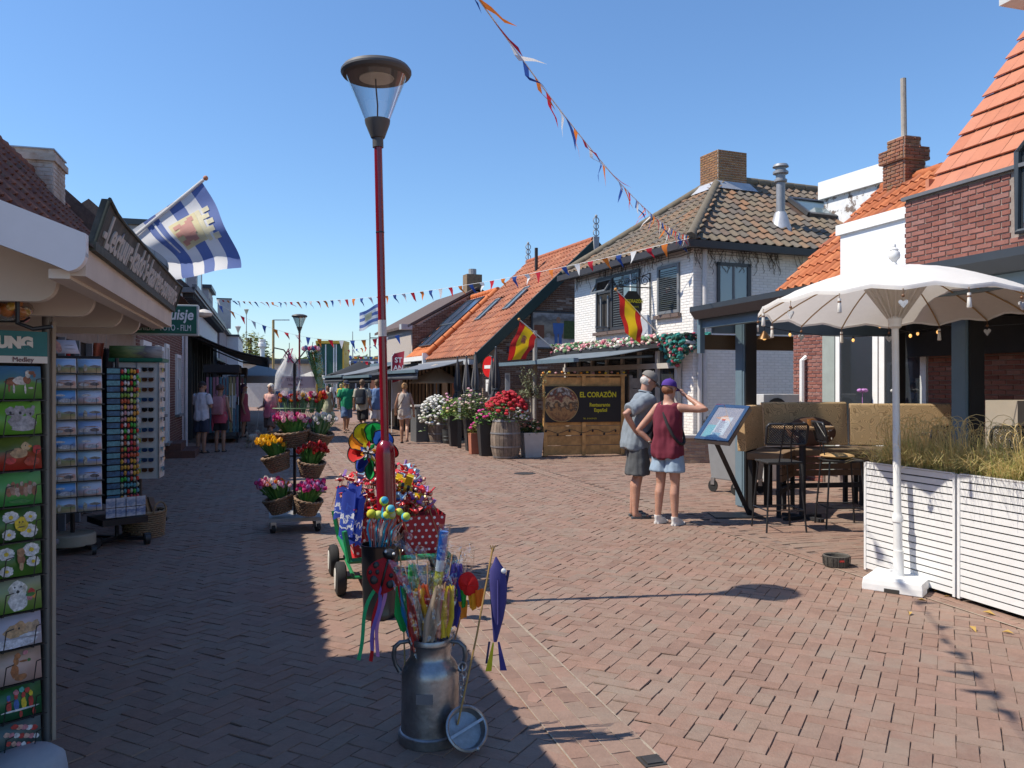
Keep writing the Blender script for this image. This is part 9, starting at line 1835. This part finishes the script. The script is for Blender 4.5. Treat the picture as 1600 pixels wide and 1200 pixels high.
person('distant person in a yellow t-shirt beside the man in green', feet(533,643), R(170), 1.7, 'tan', shirt=FAB_('tee_yellow', (.62,.50,.04)), short=(FAB_('grey', (.2,.2,.2)), .9, .02), hair='bob', hairc=(.4,.3,.15), vox=.024)
person('distant person in a pale shirt and yellow cap left of the man in green', feet(514,636), R(175), 1.75, 'tan', shirt=FAB_('tee_pale', (.5,.52,.5)), short=(NVY, .9, .02), hair='fringe', hairc=(.2,.15,.1), cap=(.45,.40,.12), vox=.024)
person('seated looking dark haired person in black by the cafe counter', feet(655,668), R(200), 1.65, 'tan', True, shirt=BLKF, short=(BLKF, 1.8, 0), hair='long', hairc=(.03,.02,.02), vox=.022)
for k_, (x, Y, c) in enumerate(((518,92,NVY),(524,92,FAB_('tee_red', (.4,.04,.05))),(399,90,BLKF))):
    px_ = at(x,600,Y).x; person(['tiny figure in navy on the crest of the dune','tiny figure in red on the crest of the dune','tiny dark figure on the skyline above the dune bush'][k_], (px_, Y, dz(px_, Y) - .1), R(30*k_), 1.7, 'tan', shirt=c, short=(NVY, 1.7, 0), hair='short', vox=.035)
# ---- shaggy dog on a lead
dg_ = thing('dog', 'small shaggy beige dog on a lead walking away on the shaded paving', 'dog', feet(394,699), R(165)); w = MB(); k = .95
w.tube([(0,.17,.25),(0,.08,.245),(0,-.06,.25),(0,-.16,.27)], [.07,.095,.10,.08], 12); w.tube([(0,-.15,.28),(0,-.21,.34),(0,-.24,.37)], [.07,.06,.05], 10); w.ball((0,-.25,.385), .062,.07,.058, 12, 8); w.tube([(0,-.29,.375),(0,-.345,.36)], [.036,.026], 8)
for s in (1,-1):
    w.ball((s*.06,-.235,.385), .02,.028,.045, 8, 6); w.tube([(s*.06,-.12,.24),(s*.06,-.125,.13),(s*.06,-.11,.05),(s*.06,-.125,.015)], [.045,.030,.022,.026], 8); w.tube([(s*.06,.14,.24),(s*.065,.09,.15),(s*.065,.165,.085),(s*.065,.145,.015)], [.06,.042,.023,.026], 8)
w.tube([(0,.18,.30),(0,.25,.36),(0,.24,.43)], [.025,.03,.02], 8)
FUR = M('dog_fur', (.36,.31,.25), .9, var=.3, scale=20, bump=.5); bm_ = remesh(w, 'body', FUR, .012, 2, .012, 22); bo = mesh_obj('body', bm_, dg_); fm = MB(); q = random.Random(9)
for i in range(1500):
    v = bm_.vertices[q.randrange(len(bm_.vertices))]; n_ = v.normal.copy(); s_ = n_.cross(Vector((q.uniform(-1,1),q.uniform(-1,1),q.uniform(-1,1)))).normalized()*.004; d = (n_*.6 + Vector((0,.3,-.7))).normalized()*q.uniform(.03,.05); p = v.co.copy() - n_*.004; fm.add([p - s_, p + s_, p + d], [(0,1,2)])
fm.build('fur', M('dog_fur'), bo, kind='stuff'); MB().ball((0,-.352,.365), .012, n=8, m=5).build('nose', BLACK, dg_, 60); e = MB(); e.ball((.025,-.305,.40), .008, n=6, m=4); e.ball((-.025,-.305,.40), .008, n=6, m=4); e.build('eyes', BLACK, dg_, 60); MB().torus((0,-.19,.32), (.066,0,0), (0,.04,.05), .008, 16, 5).build('collar', M('collar_red', (.4,.04,.05), .6), dg_)
p0 = feet(394,699) + Vector((.05,.18,.34)); p1 = feet(423,697) + Vector((-.25,-.22,1.0)); t = thing('dog_lead', 'thin lead running from the older woman to the shaggy dog', 'lead', (0,0,0)); MB().tube([p0, p0.lerp(p1,.5) - Vector((0,0,.08)), p1], .006, 5).build('cord', M('lead_pale', (.45,.42,.38), .7), t)
bpy.data.scenes.remove(TS)
